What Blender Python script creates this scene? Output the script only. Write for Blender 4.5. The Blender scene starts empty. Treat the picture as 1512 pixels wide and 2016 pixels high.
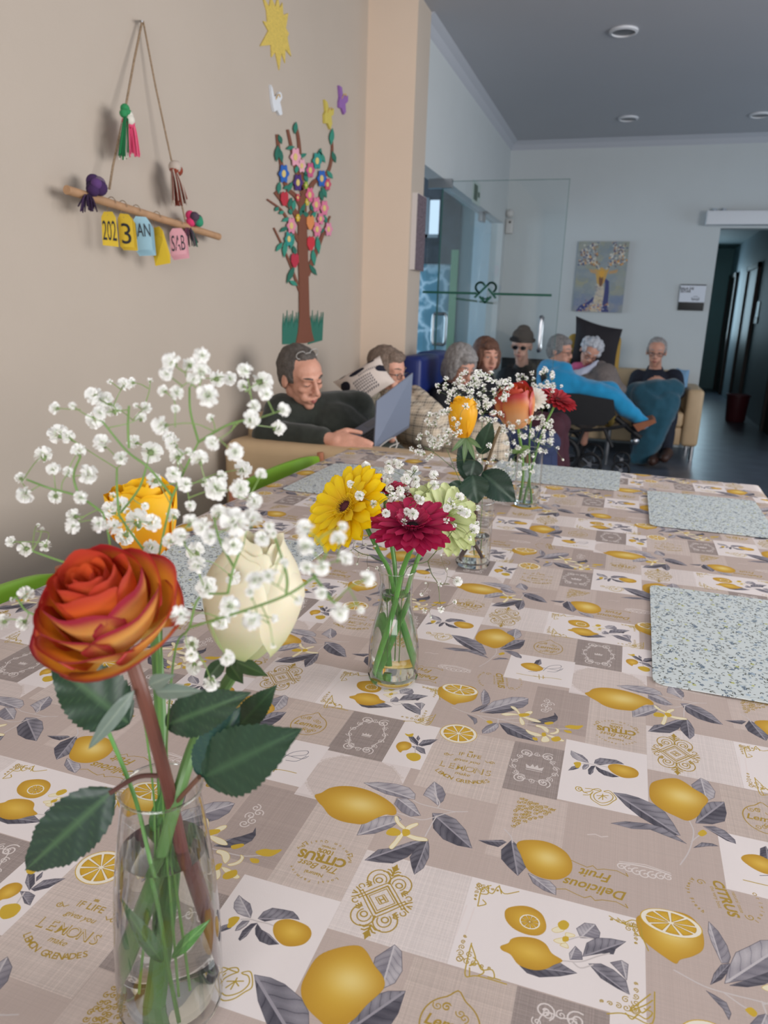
import bpy, bmesh, math, random
import numpy as np
from mathutils import Vector, Matrix, Euler
from mathutils import noise as mnoise

# ------------------------------------------------------------------ camera, world, lights
SC = bpy.context.scene
COL = SC.collection
H = 1.24                      # camera height; the world origin is the floor under the camera
FPX = 1465.0
PITCH, ROLL, YAW = math.radians(15.0), math.radians(1.95), math.radians(17.5)
_Fh = Vector((-math.sin(YAW), math.cos(YAW), 0)); _Rt = Vector((math.cos(YAW), math.sin(YAW), 0)); _Z = Vector((0, 0, 1))
CF = _Fh * math.cos(PITCH) - _Z * math.sin(PITCH)
_U = _Rt.cross(CF)
CR = _Rt * math.cos(ROLL) + _U * math.sin(ROLL)
CU = -_Rt * math.sin(ROLL) + _U * math.cos(ROLL)
cam = bpy.data.cameras.new('camera')
cam.sensor_fit = 'HORIZONTAL'; cam.sensor_width = 36; cam.lens = FPX / 1512 * 36
cam.clip_start = 0.02; cam.clip_end = 100
cam.dof.use_dof = True; cam.dof.focus_distance = 0.85; cam.dof.aperture_fstop = 12
camo = bpy.data.objects.new('camera', cam); COL.objects.link(camo)
M = Matrix((CR, CU, -CF)).transposed().to_4x4(); M.translation = (0, 0, H)
camo.matrix_world = M
SC.camera = camo
SC.view_settings.view_transform = 'Standard'; SC.view_settings.look = 'None'
SC.view_settings.gamma = 1; SC.view_settings.use_curve_mapping = False
SC.view_settings.exposure = 0.0
SC.cycles.max_bounces = 10; SC.cycles.transmission_bounces = 10; SC.cycles.transparent_max_bounces = 12
SC.cycles.diffuse_bounces = 4; SC.cycles.glossy_bounces = 4
SC.cycles.sample_clamp_indirect = 4.0
w = bpy.data.worlds.new('world'); SC.world = w; w.use_nodes = True
bg = w.node_tree.nodes['Background']; bg.inputs[0].default_value = (0.62, 0.80, 1.0, 1); bg.inputs[1].default_value = 1.15

def area(name, loc, direction, sx, sy, power, color):
    l = bpy.data.lights.new(name, 'AREA'); l.shape = 'RECTANGLE'; l.size = sx; l.size_y = sy
    l.energy = power; l.color = color
    o = bpy.data.objects.new(name, l); COL.objects.link(o); o.location = loc
    o.rotation_euler = Vector(direction).to_track_quat('-Z', 'Y').to_euler()
    return o
# daylight through the dining room's side and rear windows (both stand outside the view)
area('daylight_fill', (3.32, 2.1, 1.75), (-1, 0.04, -0.16), 3.2, 1.5, 150, (1.0, 0.95, 0.92))
area('daylight_fill', (0.4, -2.35, 1.55), (-0.1, 1, -0.12), 2.6, 1.4, 78, (1.0, 0.95, 0.92))
# daylight of the far lounge (window in its right wall) and a fill lamp added to brighten the glazed hall on the left
area('daylight_fill', (3.32, 6.6, 1.5), (-1, 0.0, -0.2), 1.6, 1.3, 15, (0.70, 0.86, 1.0))
area('daylight_fill', (-4.85, 7.2, 1.4), (1, 0, 0), 3.5, 1.6, 85, (0.72, 0.88, 1.0))
area('daylight_fill', (1.15, 15.3, 1.6), (0, -1, 0), 0.7, 1.2, 16, (0.6, 0.85, 1.0))  # lamp added to brighten the corridor, whose end wall has no window

# ------------------------------------------------------------------ helpers
def ray(px, py): return CR * ((px - 756) / FPX) - CU * ((py - 1008) / FPX) + CF
def at(px, py, ax, val):
    """real-world point seen at a photo position, at depth/side/height val on axis ax"""
    d = ray(px, py); v = val - (H if ax == 2 else 0)
    p = d * (v / d[ax]); p.z += H
    return p
def srgb(c):
    if isinstance(c, str): c = [int(c[i:i + 2], 16) / 255 for i in (0, 2, 4)]
    elif max(c) > 1: c = [x / 255 for x in c]
    return tuple(x / 12.92 if x <= .04045 else ((x + .055) / 1.055) ** 2.4 for x in c)
MATS = {}
def mat(name, c, rough=.6, metal=0, noise=0.0, nscale=40, bump=0.0, bscale=200, sheen=0, sss=0, trans=0, ior=1.45, spec=.5, emit=0, coat=0):
    if name in MATS: return MATS[name]
    m = bpy.data.materials.new(name); m.use_nodes = True; nt = m.node_tree
    b = nt.nodes['Principled BSDF']; col = srgb(c)
    b.inputs['Base Color'].default_value = (*col, 1)
    b.inputs['Roughness'].default_value = rough; b.inputs['Metallic'].default_value = metal
    b.inputs['Specular IOR Level'].default_value = spec; b.inputs['IOR'].default_value = ior
    b.inputs['Transmission Weight'].default_value = trans
    b.inputs['Coat Weight'].default_value = coat
    if sheen: b.inputs['Sheen Weight'].default_value = sheen
    if sss:
        b.inputs['Subsurface Weight'].default_value = sss; b.inputs['Subsurface Scale'].default_value = .01
    if emit:
        b.inputs['Emission Color'].default_value = (*col, 1); b.inputs['Emission Strength'].default_value = emit
    if noise or bump:
        tc = nt.nodes.new('ShaderNodeTexCoord')
        if noise:
            n = nt.nodes.new('ShaderNodeTexNoise'); n.inputs['Scale'].default_value = nscale; n.inputs['Detail'].default_value = 4
            nt.links.new(tc.outputs['Object'], n.inputs['Vector'])
            r = nt.nodes.new('ShaderNodeValToRGB')
            r.color_ramp.elements[0].position = .3; r.color_ramp.elements[1].position = .7
            r.color_ramp.elements[0].color = (*[x * (1 - noise) for x in col], 1)
            r.color_ramp.elements[1].color = (*[min(1, x * (1 + noise)) for x in col], 1)
            nt.links.new(n.outputs['Fac'], r.inputs[0]); nt.links.new(r.outputs[0], b.inputs['Base Color'])
        if bump:
            n = nt.nodes.new('ShaderNodeTexNoise'); n.inputs['Scale'].default_value = bscale; n.inputs['Detail'].default_value = 3
            nt.links.new(tc.outputs['Object'], n.inputs['Vector'])
            bp = nt.nodes.new('ShaderNodeBump'); bp.inputs['Strength'].default_value = bump; bp.inputs['Distance'].default_value = .01
            nt.links.new(n.outputs['Fac'], bp.inputs['Height']); nt.links.new(bp.outputs[0], b.inputs['Normal'])
    MATS[name] = m
    return m
def vcol_mat(name, rough=.5, sss=.1, back=None, backmix=.6, tr=0.0, bump=0):
    """colour comes from the mesh's painted attribute; petals and leaves may have another tone on the reverse"""
    if name in MATS: return MATS[name]
    m = bpy.data.materials.new(name); m.use_nodes = True; nt = m.node_tree; b = nt.nodes['Principled BSDF']
    a = nt.nodes.new('ShaderNodeAttribute'); a.attribute_name = 'Col'
    out = a.outputs['Color']
    if back:
        g = nt.nodes.new('ShaderNodeNewGeometry'); mx = nt.nodes.new('ShaderNodeMix'); mx.data_type = 'RGBA'
        ml = nt.nodes.new('ShaderNodeMath'); ml.operation = 'MULTIPLY'; ml.inputs[1].default_value = backmix
        nt.links.new(g.outputs['Backfacing'], ml.inputs[0]); nt.links.new(ml.outputs[0], mx.inputs['Factor'])
        nt.links.new(a.outputs['Color'], mx.inputs['A'])
        if back == 'attr':
            a2 = nt.nodes.new('ShaderNodeAttribute'); a2.attribute_name = 'ColB'; nt.links.new(a2.outputs['Color'], mx.inputs['B'])
        else: mx.inputs['B'].default_value = (*srgb(back), 1)
        out = mx.outputs['Result']
    nt.links.new(out, b.inputs['Base Color']); b.inputs['Roughness'].default_value = rough
    b.inputs['Subsurface Weight'].default_value = sss; b.inputs['Subsurface Scale'].default_value = .004
    if tr:
        t = nt.nodes.new('ShaderNodeBsdfTranslucent'); nt.links.new(out, t.inputs['Color'])
        mxs = nt.nodes.new('ShaderNodeMixShader'); mxs.inputs[0].default_value = tr
        nt.links.new(b.outputs[0], mxs.inputs[1]); nt.links.new(t.outputs[0], mxs.inputs[2])
        nt.links.new(mxs.outputs[0], nt.nodes['Material Output'].inputs[0])
    MATS[name] = m
    return m
def glass_pane(name, tint, refl=.5, power=4.5):
    if name in MATS: return MATS[name]
    m = bpy.data.materials.new(name); m.use_nodes = True; nt = m.node_tree; nt.nodes.remove(nt.nodes['Principled BSDF'])
    t = nt.nodes.new('ShaderNodeBsdfTransparent'); t.inputs[0].default_value = (*tint, 1)
    g = nt.nodes.new('ShaderNodeBsdfGlossy'); g.inputs['Roughness'].default_value = .02
    f = nt.nodes.new('ShaderNodeLayerWeight'); f.inputs['Blend'].default_value = .5; pw = nt.nodes.new('ShaderNodeMath'); pw.operation = 'POWER'; pw.inputs[1].default_value = power
    ml = nt.nodes.new('ShaderNodeMath'); ml.operation = 'MULTIPLY_ADD'; ml.inputs[1].default_value = refl; ml.inputs[2].default_value = .04
    mx = nt.nodes.new('ShaderNodeMixShader'); nt.links.new(f.outputs['Facing'], pw.inputs[0]); nt.links.new(pw.outputs[0], ml.inputs[0]); nt.links.new(ml.outputs[0], mx.inputs[0])
    nt.links.new(t.outputs[0], mx.inputs[1]); nt.links.new(g.outputs[0], mx.inputs[2])
    nt.links.new(mx.outputs[0], nt.nodes['Material Output'].inputs[0]); MATS[name] = m
    return m
def clear_glass(name, color, rough=0.0, ior=1.45):
    if name in MATS: return MATS[name]
    m = bpy.data.materials.new(name); m.use_nodes = True; nt = m.node_tree; nt.nodes.remove(nt.nodes['Principled BSDF'])
    g = nt.nodes.new('ShaderNodeBsdfGlass'); g.inputs['Color'].default_value = (*color, 1); g.inputs['Roughness'].default_value = rough; g.inputs['IOR'].default_value = ior
    nt.links.new(g.outputs[0], nt.nodes['Material Output'].inputs[0]); MATS[name] = m
    return m

class MB:
    def __init__(s): s.v = []; s.f = []; s.c = []; s.cb = None
    def add(s, vs, fs, cs=None):
        n = len(s.v); s.v += [tuple(x) for x in vs]; s.f += [tuple(i + n for i in f) for f in fs]
        s.c += list(cs) if cs is not None else [(1, 1, 1)] * len(vs)
        return s
    def box(s, lo, hi, rot=None, bev=0):
        x0, y0, z0 = lo; x1, y1, z1 = hi
        if bev > 0:
            b = min(bev, (x1 - x0) * .45, (y1 - y0) * .45, (z1 - z0) * .45)
            bm = bmesh.new(); bmesh.ops.create_cube(bm, size=1)
            for v in bm.verts: v.co = Vector(((v.co.x + .5) * (x1 - x0) + x0, (v.co.y + .5) * (y1 - y0) + y0, (v.co.z + .5) * (z1 - z0) + z0))
            bmesh.ops.bevel(bm, geom=bm.edges[:], offset=b, segments=3, profile=.5, affect='EDGES')
            bm.verts.index_update(); vs = [v.co.copy() for v in bm.verts]; fs = [[v.index for v in f.verts] for f in bm.faces]; bm.free()
        else:
            vs = [Vector(p) for p in ((x0, y0, z0), (x1, y0, z0), (x1, y1, z0), (x0, y1, z0), (x0, y0, z1), (x1, y0, z1), (x1, y1, z1), (x0, y1, z1))]
            fs = [(0, 3, 2, 1), (4, 5, 6, 7), (0, 1, 5, 4), (1, 2, 6, 5), (2, 3, 7, 6), (3, 0, 4, 7)]
        if rot is not None: vs = [rot @ v for v in vs]
        return s.add(vs, fs)
    def tube(s, pts, r, n=8, r2=None, cols=None, cap=True):
        pts = [Vector(p) for p in pts]; m = len(pts); vs = []; cs = []; fs = []
        rs = r if isinstance(r, (list, tuple)) else [r + ((r2 if r2 is not None else r) - r) * i / max(1, m - 1) for i in range(m)]
        up = None
        for i, p in enumerate(pts):
            t = (pts[min(i + 1, m - 1)] - pts[max(i - 1, 0)])
            t = t.normalized() if t.length > 1e-9 else Vector((0, 0, 1))
            if up is None: up = t.orthogonal().normalized()
            up = (up - t * up.dot(t)); up = up.normalized() if up.length > 1e-6 else t.orthogonal().normalized()
            sd = t.cross(up)
            for k in range(n):
                a = 2 * math.pi * k / n; vs.append(p + (up * math.cos(a) + sd * math.sin(a)) * rs[i])
                cs.append(cols[i] if cols else (1, 1, 1))
        for i in range(m - 1):
            for k in range(n): fs.append((i * n + k, i * n + (k + 1) % n, (i + 1) * n + (k + 1) % n, (i + 1) * n + k))
        if cap: fs.append(tuple(range(n))[::-1]); fs.append(tuple((m - 1) * n + k for k in range(n)))
        return s.add(vs, fs, cs)
    def cyl(s, a, b, r, n=16, r2=None): return s.tube([a, b], r, n, r2)
    def ball(s, c, r, rot=None, seg=12, rings=8, col=(1, 1, 1)):
        r = Vector(r) if not isinstance(r, (int, float)) else Vector((r, r, r)); c = Vector(c); vs = [Vector((0, 0, r.z))]; fs = []
        for i in range(1, rings):
            ph = math.pi * i / rings
            for k in range(seg): th = 2 * math.pi * k / seg; vs.append(Vector((r.x * math.sin(ph) * math.cos(th), r.y * math.sin(ph) * math.sin(th), r.z * math.cos(ph))))
        vs.append(Vector((0, 0, -r.z))); L = len(vs) - 1
        for k in range(seg):
            fs.append((0, 1 + k, 1 + (k + 1) % seg)); b = 1 + (rings - 2) * seg; fs.append((L, b + (k + 1) % seg, b + k))
        for i in range(rings - 2):
            for k in range(seg): a = 1 + i * seg; fs.append((a + k, a + seg + k, a + seg + (k + 1) % seg, a + (k + 1) % seg))
        if rot is not None: vs = [rot @ v for v in vs]
        return s.add([v + c for v in vs], fs, [col] * len(vs))
    def lathe(s, prof, c=(0, 0, 0), n=32, closed=False):
        c = Vector(c); vs = []; fs = []; m = len(prof)
        for r, z in prof:
            for k in range(n): a = 2 * math.pi * k / n; vs.append(c + Vector((r * math.cos(a), r * math.sin(a), z)))
        for i in range(m - 1 if not closed else m):
            j = (i + 1) % m
            for k in range(n): fs.append((i * n + k, i * n + (k + 1) % n, j * n + (k + 1) % n, j * n + k))
        if not closed:
            if prof[0][0] > 1e-6: fs.append(tuple(range(n))[::-1])
            if prof[-1][0] > 1e-6: fs.append(tuple((m - 1) * n + k for k in range(n)))
        return s.add(vs, fs)
    def prism(s, pts, d):
        """polygon (list of 3-D points) pushed along vector d"""
        pts = [Vector(p) for p in pts]; d = Vector(d); n = len(pts)
        nrm = sum(((pts[i]).cross(pts[(i + 1) % n]) for i in range(n)), Vector())
        if nrm.dot(d) < 0: pts = pts[::-1]
        return s.add(pts + [p + d for p in pts], [tuple(range(n))[::-1], tuple(range(n, 2 * n))] + [(i, (i + 1) % n, n + (i + 1) % n, n + i) for i in range(n)])
    def mesh(s, name, org=(0, 0, 0), smooth=True, sharp=35):
        me = bpy.data.meshes.new(name); o = Vector(org)
        me.from_pydata([tuple(Vector(v) - o) for v in s.v], [], s.f); me.update()
        if any(c != (1, 1, 1) for c in s.c):
            a = me.color_attributes.new('Col', 'FLOAT_COLOR', 'POINT')
            a.data.foreach_set('color', [x for c in s.c for x in (c[0], c[1], c[2], 1)])
        if s.cb:
            a = me.color_attributes.new('ColB', 'FLOAT_COLOR', 'POINT'); a.data.foreach_set('color', [x for c in s.cb for x in (c[0], c[1], c[2], 1)])
        if smooth:
            me.polygons.foreach_set('use_smooth', [True] * len(me.polygons))
            if sharp: me.set_sharp_from_angle(angle=math.radians(sharp))
        return me
def wl(o):
    v = Vector()
    while o is not None: v = v + o.location; o = o.parent
    return v
def put(name, me, m, parent=None, loc=(0, 0, 0)):
    if m is not None and not me.materials: me.materials.append(m)
    o = bpy.data.objects.new(name, me); COL.objects.link(o); o.location = loc
    if parent is not None: o.parent = parent
    return o
def tag(o, label, cat, group=None):
    o['label'] = label; o['category'] = cat
    if group: o['group'] = group
    return o
def empty(name, loc, label, cat, group=None):
    o = bpy.data.objects.new(name, None); COL.objects.link(o); o.location = loc; o.empty_display_size = .05
    return tag(o, label, cat, group)
def part(name, mb, m, parent, smooth=True, sharp=35):
    """one mesh object built in world coordinates, hung under its thing"""
    return put(name, mb.mesh(name, wl(parent), smooth, sharp), m, parent)
def solo(name, mb, m, loc, label, cat, group=None, smooth=True):
    return tag(put(name, mb.mesh(name, loc, smooth), m, None, loc), label, cat, group)
def struct(name, mb, m, smooth=False, parent=None):
    o = put(name, mb.mesh(name, wl(parent) if parent else (0, 0, 0), smooth), m, parent)
    if parent is None: o['kind'] = 'structure'
    return o
def catmull(P, n=6):
    P = [Vector(p) for p in P]; Q = [P[0] * 2 - P[1]] + P + [P[-1] * 2 - P[-2]]; out = []
    for i in range(1, len(Q) - 2):
        for k in range(n):
            t = k / n; a, b, c, d = Q[i - 1:i + 3]
            out.append(.5 * ((2 * b) + (c - a) * t + (2 * a - 5 * b + 4 * c - d) * t * t + (3 * b - a - 3 * c + d) * t ** 3))
    out.append(P[-1]); return out
_txt = {}
def text_tris(body, bold=0):
    """outline of the built-in font as triangles, centred, cap height about .7"""
    if (body, bold) in _txt: return _txt[(body, bold)]
    c = bpy.data.curves.new('lettering', 'FONT'); c.body = body; c.size = 1; c.align_x = 'CENTER'; c.offset = bold; c.resolution_u = 3
    o = bpy.data.objects.new('lettering', c); COL.objects.link(o)
    me = o.to_mesh(); me.calc_loop_triangles()
    v = np.array([x.co[:2] for x in me.vertices]).reshape(-1, 2); t = np.array([x.vertices[:] for x in me.loop_triangles]).reshape(-1, 3)
    o.to_mesh_clear(); bpy.data.objects.remove(o); bpy.data.curves.remove(c)
    _txt[(body, bold)] = (v, t); return v, t
def lettering(body, org, xdir, ydir, size, m, parent, name='lettering', bold=0, depth=.0006, shear=0):
    v, t = text_tris(body, bold); mb = MB(); X = Vector(xdir).normalized(); Y = Vector(ydir).normalized(); N = X.cross(Y)
    P = [Vector(org) + X * (a[0] + shear * a[1]) * size + Y * a[1] * size + N * depth for a in v]
    mb.add(P, [tuple(int(k) for k in f) for f in t])
    return part(name, mb, m, parent, smooth=False)

def fit_text(body, quad, u0, u1, v0, v1, m, parent, name='writing', bold=0, off=.0008, shear=0, squeeze=0):
    """lettering stretched into a field of a flat card given by its corners BL BR TR TL"""
    v, t = text_tris(body, bold); a, b = v.min(0), v.max(0); A, B, C_, D_ = [Vector(q) for q in quad]; nn = (B - A).cross(D_ - A).normalized(); nn = nn if nn.dot(Vector((0, 0, H)) - A) > 0 else -nn; P = []
    for x, y in v:
        u = u0 + (u1 - u0) * (x - a[0]) / (b[0] - a[0]); w_ = v0 + (v1 - v0) * (y - a[1]) / (b[1] - a[1])
        P.append(A * (1 - u) * (1 - w_) + B * u * (1 - w_) + C_ * u * w_ + D_ * (1 - u) * w_ + nn * off)
    return part(name, MB().add(P, [tuple(int(k) for k in f) for f in t]), m, parent, smooth=False)

# ------------------------------------------------------------------ printed textures (flat print only)
class Canvas:
    def __init__(s, wmm, hmm, ppm, base, lat=None):
        s.W, s.H = int(round(wmm * ppm)), int(round(hmm * ppm)); s.k = ppm
        s.a = np.empty((s.H, s.W, 3), np.float32); s.a[:] = base; s.lat = lat if lat else [(0, 0)]
        s.rs = np.random.RandomState(7)
    def _put(s, bb, maskf, colf, alpha=1):
        x0, y0, x1, y1 = bb
        for ox, oy in s.lat:
            ix = np.arange(int((x0 + ox) * s.k) - 1, int((x1 + ox) * s.k) + 2); iy = np.arange(int((y0 + oy) * s.k) - 1, int((y1 + oy) * s.k) + 2)
            if len(s.lat) == 1 and not getattr(s, 'wrap', False):
                ix = ix[(ix >= 0) & (ix < s.W)]; iy = iy[(iy >= 0) & (iy < s.H)]
            if not len(ix) or not len(iy): continue
            X, Y = np.meshgrid((ix + .5) / s.k - ox, (iy + .5) / s.k - oy)
            m = maskf(X, Y) * alpha
            c = colf(X, Y) if callable(colf) else np.asarray(colf, np.float32)
            sel = np.ix_(iy % s.H, ix % s.W)
            s.a[sel] = s.a[sel] * (1 - m[..., None]) + c * m[..., None]
    def poly(s, P, col, alpha=1):
        P = np.asarray(P, float); n = len(P)
        def mk(X, Y):
            ins = np.zeros(X.shape, bool)
            for i in range(n):
                xa, ya = P[i]; xb, yb = P[(i + 1) % n]
                if ya == yb: continue
                ins ^= ((Y < ya) != (Y < yb)) & (X < (xb - xa) * (Y - ya) / (yb - ya) + xa)
            return ins.astype(np.float32)
        s._put((*P.min(0), *P.max(0)), mk, col, alpha)
    def stroke(s, P, wd, col, alpha=1):
        P = np.asarray(P, float); r = wd / 2
        def mk(X, Y):
            d = np.full(X.shape, 1e9)
            for i in range(len(P) - 1):
                a = P[i]; b = P[i + 1]; ab = b - a; L = ab @ ab + 1e-9
                t = np.clip(((X - a[0]) * ab[0] + (Y - a[1]) * ab[1]) / L, 0, 1)
                d = np.minimum(d, (X - a[0] - t * ab[0]) ** 2 + (Y - a[1] - t * ab[1]) ** 2)
            return np.clip((r - np.sqrt(d)) * s.k + .5, 0, 1).astype(np.float32)
        s._put((P[:, 0].min() - r, P[:, 1].min() - r, P[:, 0].max() + r, P[:, 1].max() + r), mk, col, alpha)
    def tri(s, V, T, col):
        for t in T:
            s.poly(V[t], col)
    def text(s, body, cx, cy, size, col, rot=0, bold=0, shear=0, sx=1):
        v, t = text_tris(body, bold); v = v - np.array([0, .36]); v = np.stack([(v[:, 0] + shear * v[:, 1]) * sx, v[:, 1]], 1) * size
        c, q = math.cos(rot), math.sin(rot); v = v @ np.array([[c, q], [-q, c]]) + np.array([cx, cy]); s.tri(v, t, col)
    def arc(s, body, cx, cy, R, a0, a1, size, col, bold=0, flip=1):
        n = len(body)
        for i, ch in enumerate(body):
            if ch == ' ': continue
            a = math.radians(a0 + (a1 - a0) * i / max(1, n - 1))
            s.text(ch, cx + R * math.cos(a), cy + R * math.sin(a), size, col, a - math.pi / 2 * flip, bold)
    def rect(s, x0, y0, x1, y1, col, linen=0.0):
        col = np.asarray(col, np.float32); rs = np.random.RandomState(int(abs(x0 * 7 + y0 * 13)) % 1000)
        nx = rs.rand(4096).astype(np.float32) - .5; ny = rs.rand(4096).astype(np.float32) - .5
        def cf(X, Y):
            if not linen: return np.broadcast_to(col, X.shape + (3,))
            f = 1 + linen * (nx[(X * s.k * .7).astype(int) % 4096] + ny[(Y * s.k * .7).astype(int) % 4096] + (rs.rand(*X.shape) - .5) * .8)
            return col * f[..., None]
        s._put((x0, y0, x1, y1), lambda X, Y: ((X >= x0) & (X < x1) & (Y >= y0) & (Y < y1)).astype(np.float32), cf)
    def image(s, name):
        im = bpy.data.images.new(name, s.W, s.H, float_buffer=False)
        a = np.ones((s.H, s.W, 4), np.float32); a[..., :3] = np.clip(s.a, 0, 1); im.pixels.foreach_set(a.ravel()); im.update(); im.pack()
        return im
def image_mat(name, im, rough=.7, wx=None, wy=None, ox=0, oy=0, bump=0.0, spec=.3, uv=False, wave=0):
    m = bpy.data.materials.new(name); m.use_nodes = True; nt = m.node_tree; b = nt.nodes['Principled BSDF']
    b.inputs['Roughness'].default_value = rough; b.inputs['Specular IOR Level'].default_value = spec
    tc = nt.nodes.new('ShaderNodeTexCoord'); mp = nt.nodes.new('ShaderNodeMapping'); tx = nt.nodes.new('ShaderNodeTexImage'); tx.image = im; tx.interpolation = 'Linear'
    if uv: nt.links.new(tc.outputs['UV'], tx.inputs[0])
    else:
        mp.inputs['Scale'].default_value = (1 / wx, 1 / wy, 1); mp.inputs['Location'].default_value = (-ox / wx, -oy / wy, 0)
        nt.links.new(tc.outputs['Object'], mp.inputs[0]); nt.links.new(mp.outputs[0], tx.inputs[0])
    nt.links.new(tx.outputs[0], b.inputs['Base Color'])
    if bump:
        n = nt.nodes.new('ShaderNodeTexNoise'); n.inputs['Scale'].default_value = 900
        bp = nt.nodes.new('ShaderNodeBump'); bp.inputs['Strength'].default_value = bump; bp.inputs['Distance'].default_value = .001
        nt.links.new(tc.outputs['Object'], n.inputs['Vector']); nt.links.new(n.outputs['Fac'], bp.inputs['Height']); nt.links.new(bp.outputs[0], b.inputs['Normal'])
    return m
def C(*c): return np.array(c, np.float32) / 255
# ------------------------------------------------------------------ the lemon print of the tablecloth
def make_cloth_print():
    taupe, white, linen, dark = C(193, 176, 168), C(233, 224, 222), C(205, 190, 182), C(158, 145, 140)
    gold, wh = C(172, 142, 62), C(222, 212, 208)
    cv = Canvas(520, 680, 4, taupe, [(0, 0), (260, 340)]); cv.wrap = True
    cv.rect(-140, -200, 380, 480, taupe, .03)
    for r in ((-298, 5, -195, 106, C(222, 211, 207), .06), (-195, 5, -44, 106, white, 0), (-139, -93, -70, 4, dark, .10), (-222, -88, -139, 3, C(198, 182, 173), .07),
              (-70, -92, -24, 5, white, 0), (-24, -121, 69, 6, linen, .08), (69, -91, 128, 8, dark, .10), (128, -89, 222, 36, white, 0),
              (150, 36, 222, 158, linen, .07), (-139, -182, -35, -92, C(209, 195, 189), .06), (78, 50, 150, 162, C(176, 160, 153), .05),
              (-232, -169, -137, -85, white, 0), (70, -200, 140, -92, C(203, 187, 179), .05)):
        cv.rect(*r)
    # faint fold-like print of crosses in the white band
    for i in range(7): cv.stroke([(-190 + i * 7 - 40, 30 + i), (-190 + i * 7 - 38, 70)], 1.4, C(228, 216, 212), .7)
    def frame(cx, cy, a, b, col, wd=1.1):
        P = [(cx + a * math.cos(t) * (1 + .08 * math.cos(6 * t)), cy + b * math.sin(t) * (1 + .08 * math.cos(6 * t))) for t in np.linspace(0, 2 * math.pi, 50)]
        cv.stroke(P, wd, col)
        for i in range(14):
            t = 2 * math.pi * i / 14 + .2; p = np.array((cx + a * math.cos(t), cy + b * math.sin(t))); spiral(p[0], p[1], 4.2, t, col, .9, 1.4)
        for sx in (-1, 1):
            for sy in (-1, 1): spiral(cx + sx * a * .55, cy + sy * b * .98, 8, sx * sy, col, 1.3, 1.6)
    def spiral(cx, cy, R, a0, col, wd=1.0, turns=1.5, sgn=1):
        n = int(14 * turns); P = [(cx + R * (1 - i / n * .85) * math.cos(a0 + sgn * 2 * math.pi * turns * i / n), cy + R * (1 - i / n * .85) * math.sin(a0 + sgn * 2 * math.pi * turns * i / n)) for i in range(n + 1)]
        cv.stroke(P, wd, col)
    def crown(cx, cy, q, col, up=1):
        P = [(-1, -.6), (-1.15, .5), (-.55, -.05), (-.3, .8), (0, 0), (.3, .8), (.55, -.05), (1.15, .5), (1, -.6)]
        cv.poly([(cx + a * q, cy + up * b * q * .8) for a, b in P], col, .9); cv.stroke([(cx - q, cy - up * q * .75), (cx + q, cy - up * q * .75)], 1, col)
    frame(-105, -43, 21, 33, wh); crown(-105, -43, 5.5, wh, 1)
    frame(98, -40, 24, 27, wh, .6); crown(98, -40, 9, wh, 1)
    for k in range(5): spiral(97 + (k % 2) * 6 - 3, 98 + k * 6.5, 5.5, k * 2, wh, 1.2, 1.3, 1 if k % 2 else -1)
    # lace corners of the pale square
    for (x, y, sx, sy) in ((-139, -92, 1, -1), (-35, -92, -1, -1), (-139, -182, 1, 1)):
        cv.poly([(x, y), (x + sx * 36, y), (x + sx * 20, y + sy * 7), (x + sx * 8, y + sy * 20), (x, y + sy * 32)], C(232, 222, 220), .75)
        for k in range(6): spiral(x + sx * (5 + k * 3.3), y + sy * (22 - k * 3.4), 2.4, k, linen, .6)
    # white crown, printed upside down
    for i in range(-3, 4): spiral(-43 + i * 7, 165 + abs(i) * 1.2, 6 - abs(i) * .5, 1.5, wh, 1.2, 1.2)
    cv.stroke([(-66, 172), (-55, 175), (-43, 176), (-31, 175), (-20, 172)], 1.6, wh); cv.stroke([(-66, 175), (-43, 179), (-20, 175)], .9, wh)
    cv.stroke([(-97, 204), (-90, 207), (-84, 205), (-78, 208)], 1.6, wh, .7)
    # gold damask
    cx, cy = -5, -289
    def sym(P, wd=1.1):
        for sx in (-1, 1):
            for sy in (-1, 1): cv.stroke([(cx + sx * a, cy + sy * b) for a, b in P], wd, gold)
    sym([(0, 17), (15, 0)], 1.5); sym([(0, 13.5), (12, 0)], .9); sym([(0, 22), (9, 12), (19, 0), (24, -5)], 1.1); sym([(15, 0), (20, 5)], 1)
    def arcp(x, y, rx, ry, a0, a1, n=14): return [(x + rx * math.cos(math.radians(a0 + (a1 - a0) * i / n)), y + ry * math.sin(math.radians(a0 + (a1 - a0) * i / n))) for i in range(n + 1)]
    sym(arcp(10, 22, 10.5, 12, -60, 190), 1.2); sym(arcp(9, 22, 6, 7, 190, -60), 1.1); sym(arcp(9.5, 21, 3, 3, 190, -160), 1.3)
    for a in (-55, -35, -15, 5): sym([(12 + 3.5 * math.cos(math.radians(a)), 16 + 3.5 * math.sin(math.radians(a))), (12 + 7.5 * math.cos(math.radians(a)), 16 + 7.5 * math.sin(math.radians(a)))], 1.3)
    sym([(0, 31), (0, 42)], 1.7); sym([(0, 33), (3.5, 37), (6, 37)], 1.4); sym([(0, 36), (3, 41)], 1.3); sym([(0, 30), (5, 34), (9, 33)], 1.1)
    for sy in (-1, 1): cv.poly([(cx - 2.6, cy + sy * 41), (cx, cy + sy * 46.5), (cx + 2.6, cy + sy * 41), (cx, cy + sy * 38)], gold)
    sym([(19, 0), (22, 2.5), (19, 5)], .9); sym([(21, 3), (26, 6)], 1.3); sym([(23, 0), (27, 1.5)], 1.3); sym(arcp(22, 9, 2.5, 2.5, -90, 180), 1.1)
    cv.text('H', cx, cy, 9, gold, .8, .03); cv.stroke([(cx - 6, cy), (cx, cy + 6), (cx + 6, cy), (cx, cy - 6), (cx - 6, cy)], .9, gold)
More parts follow.
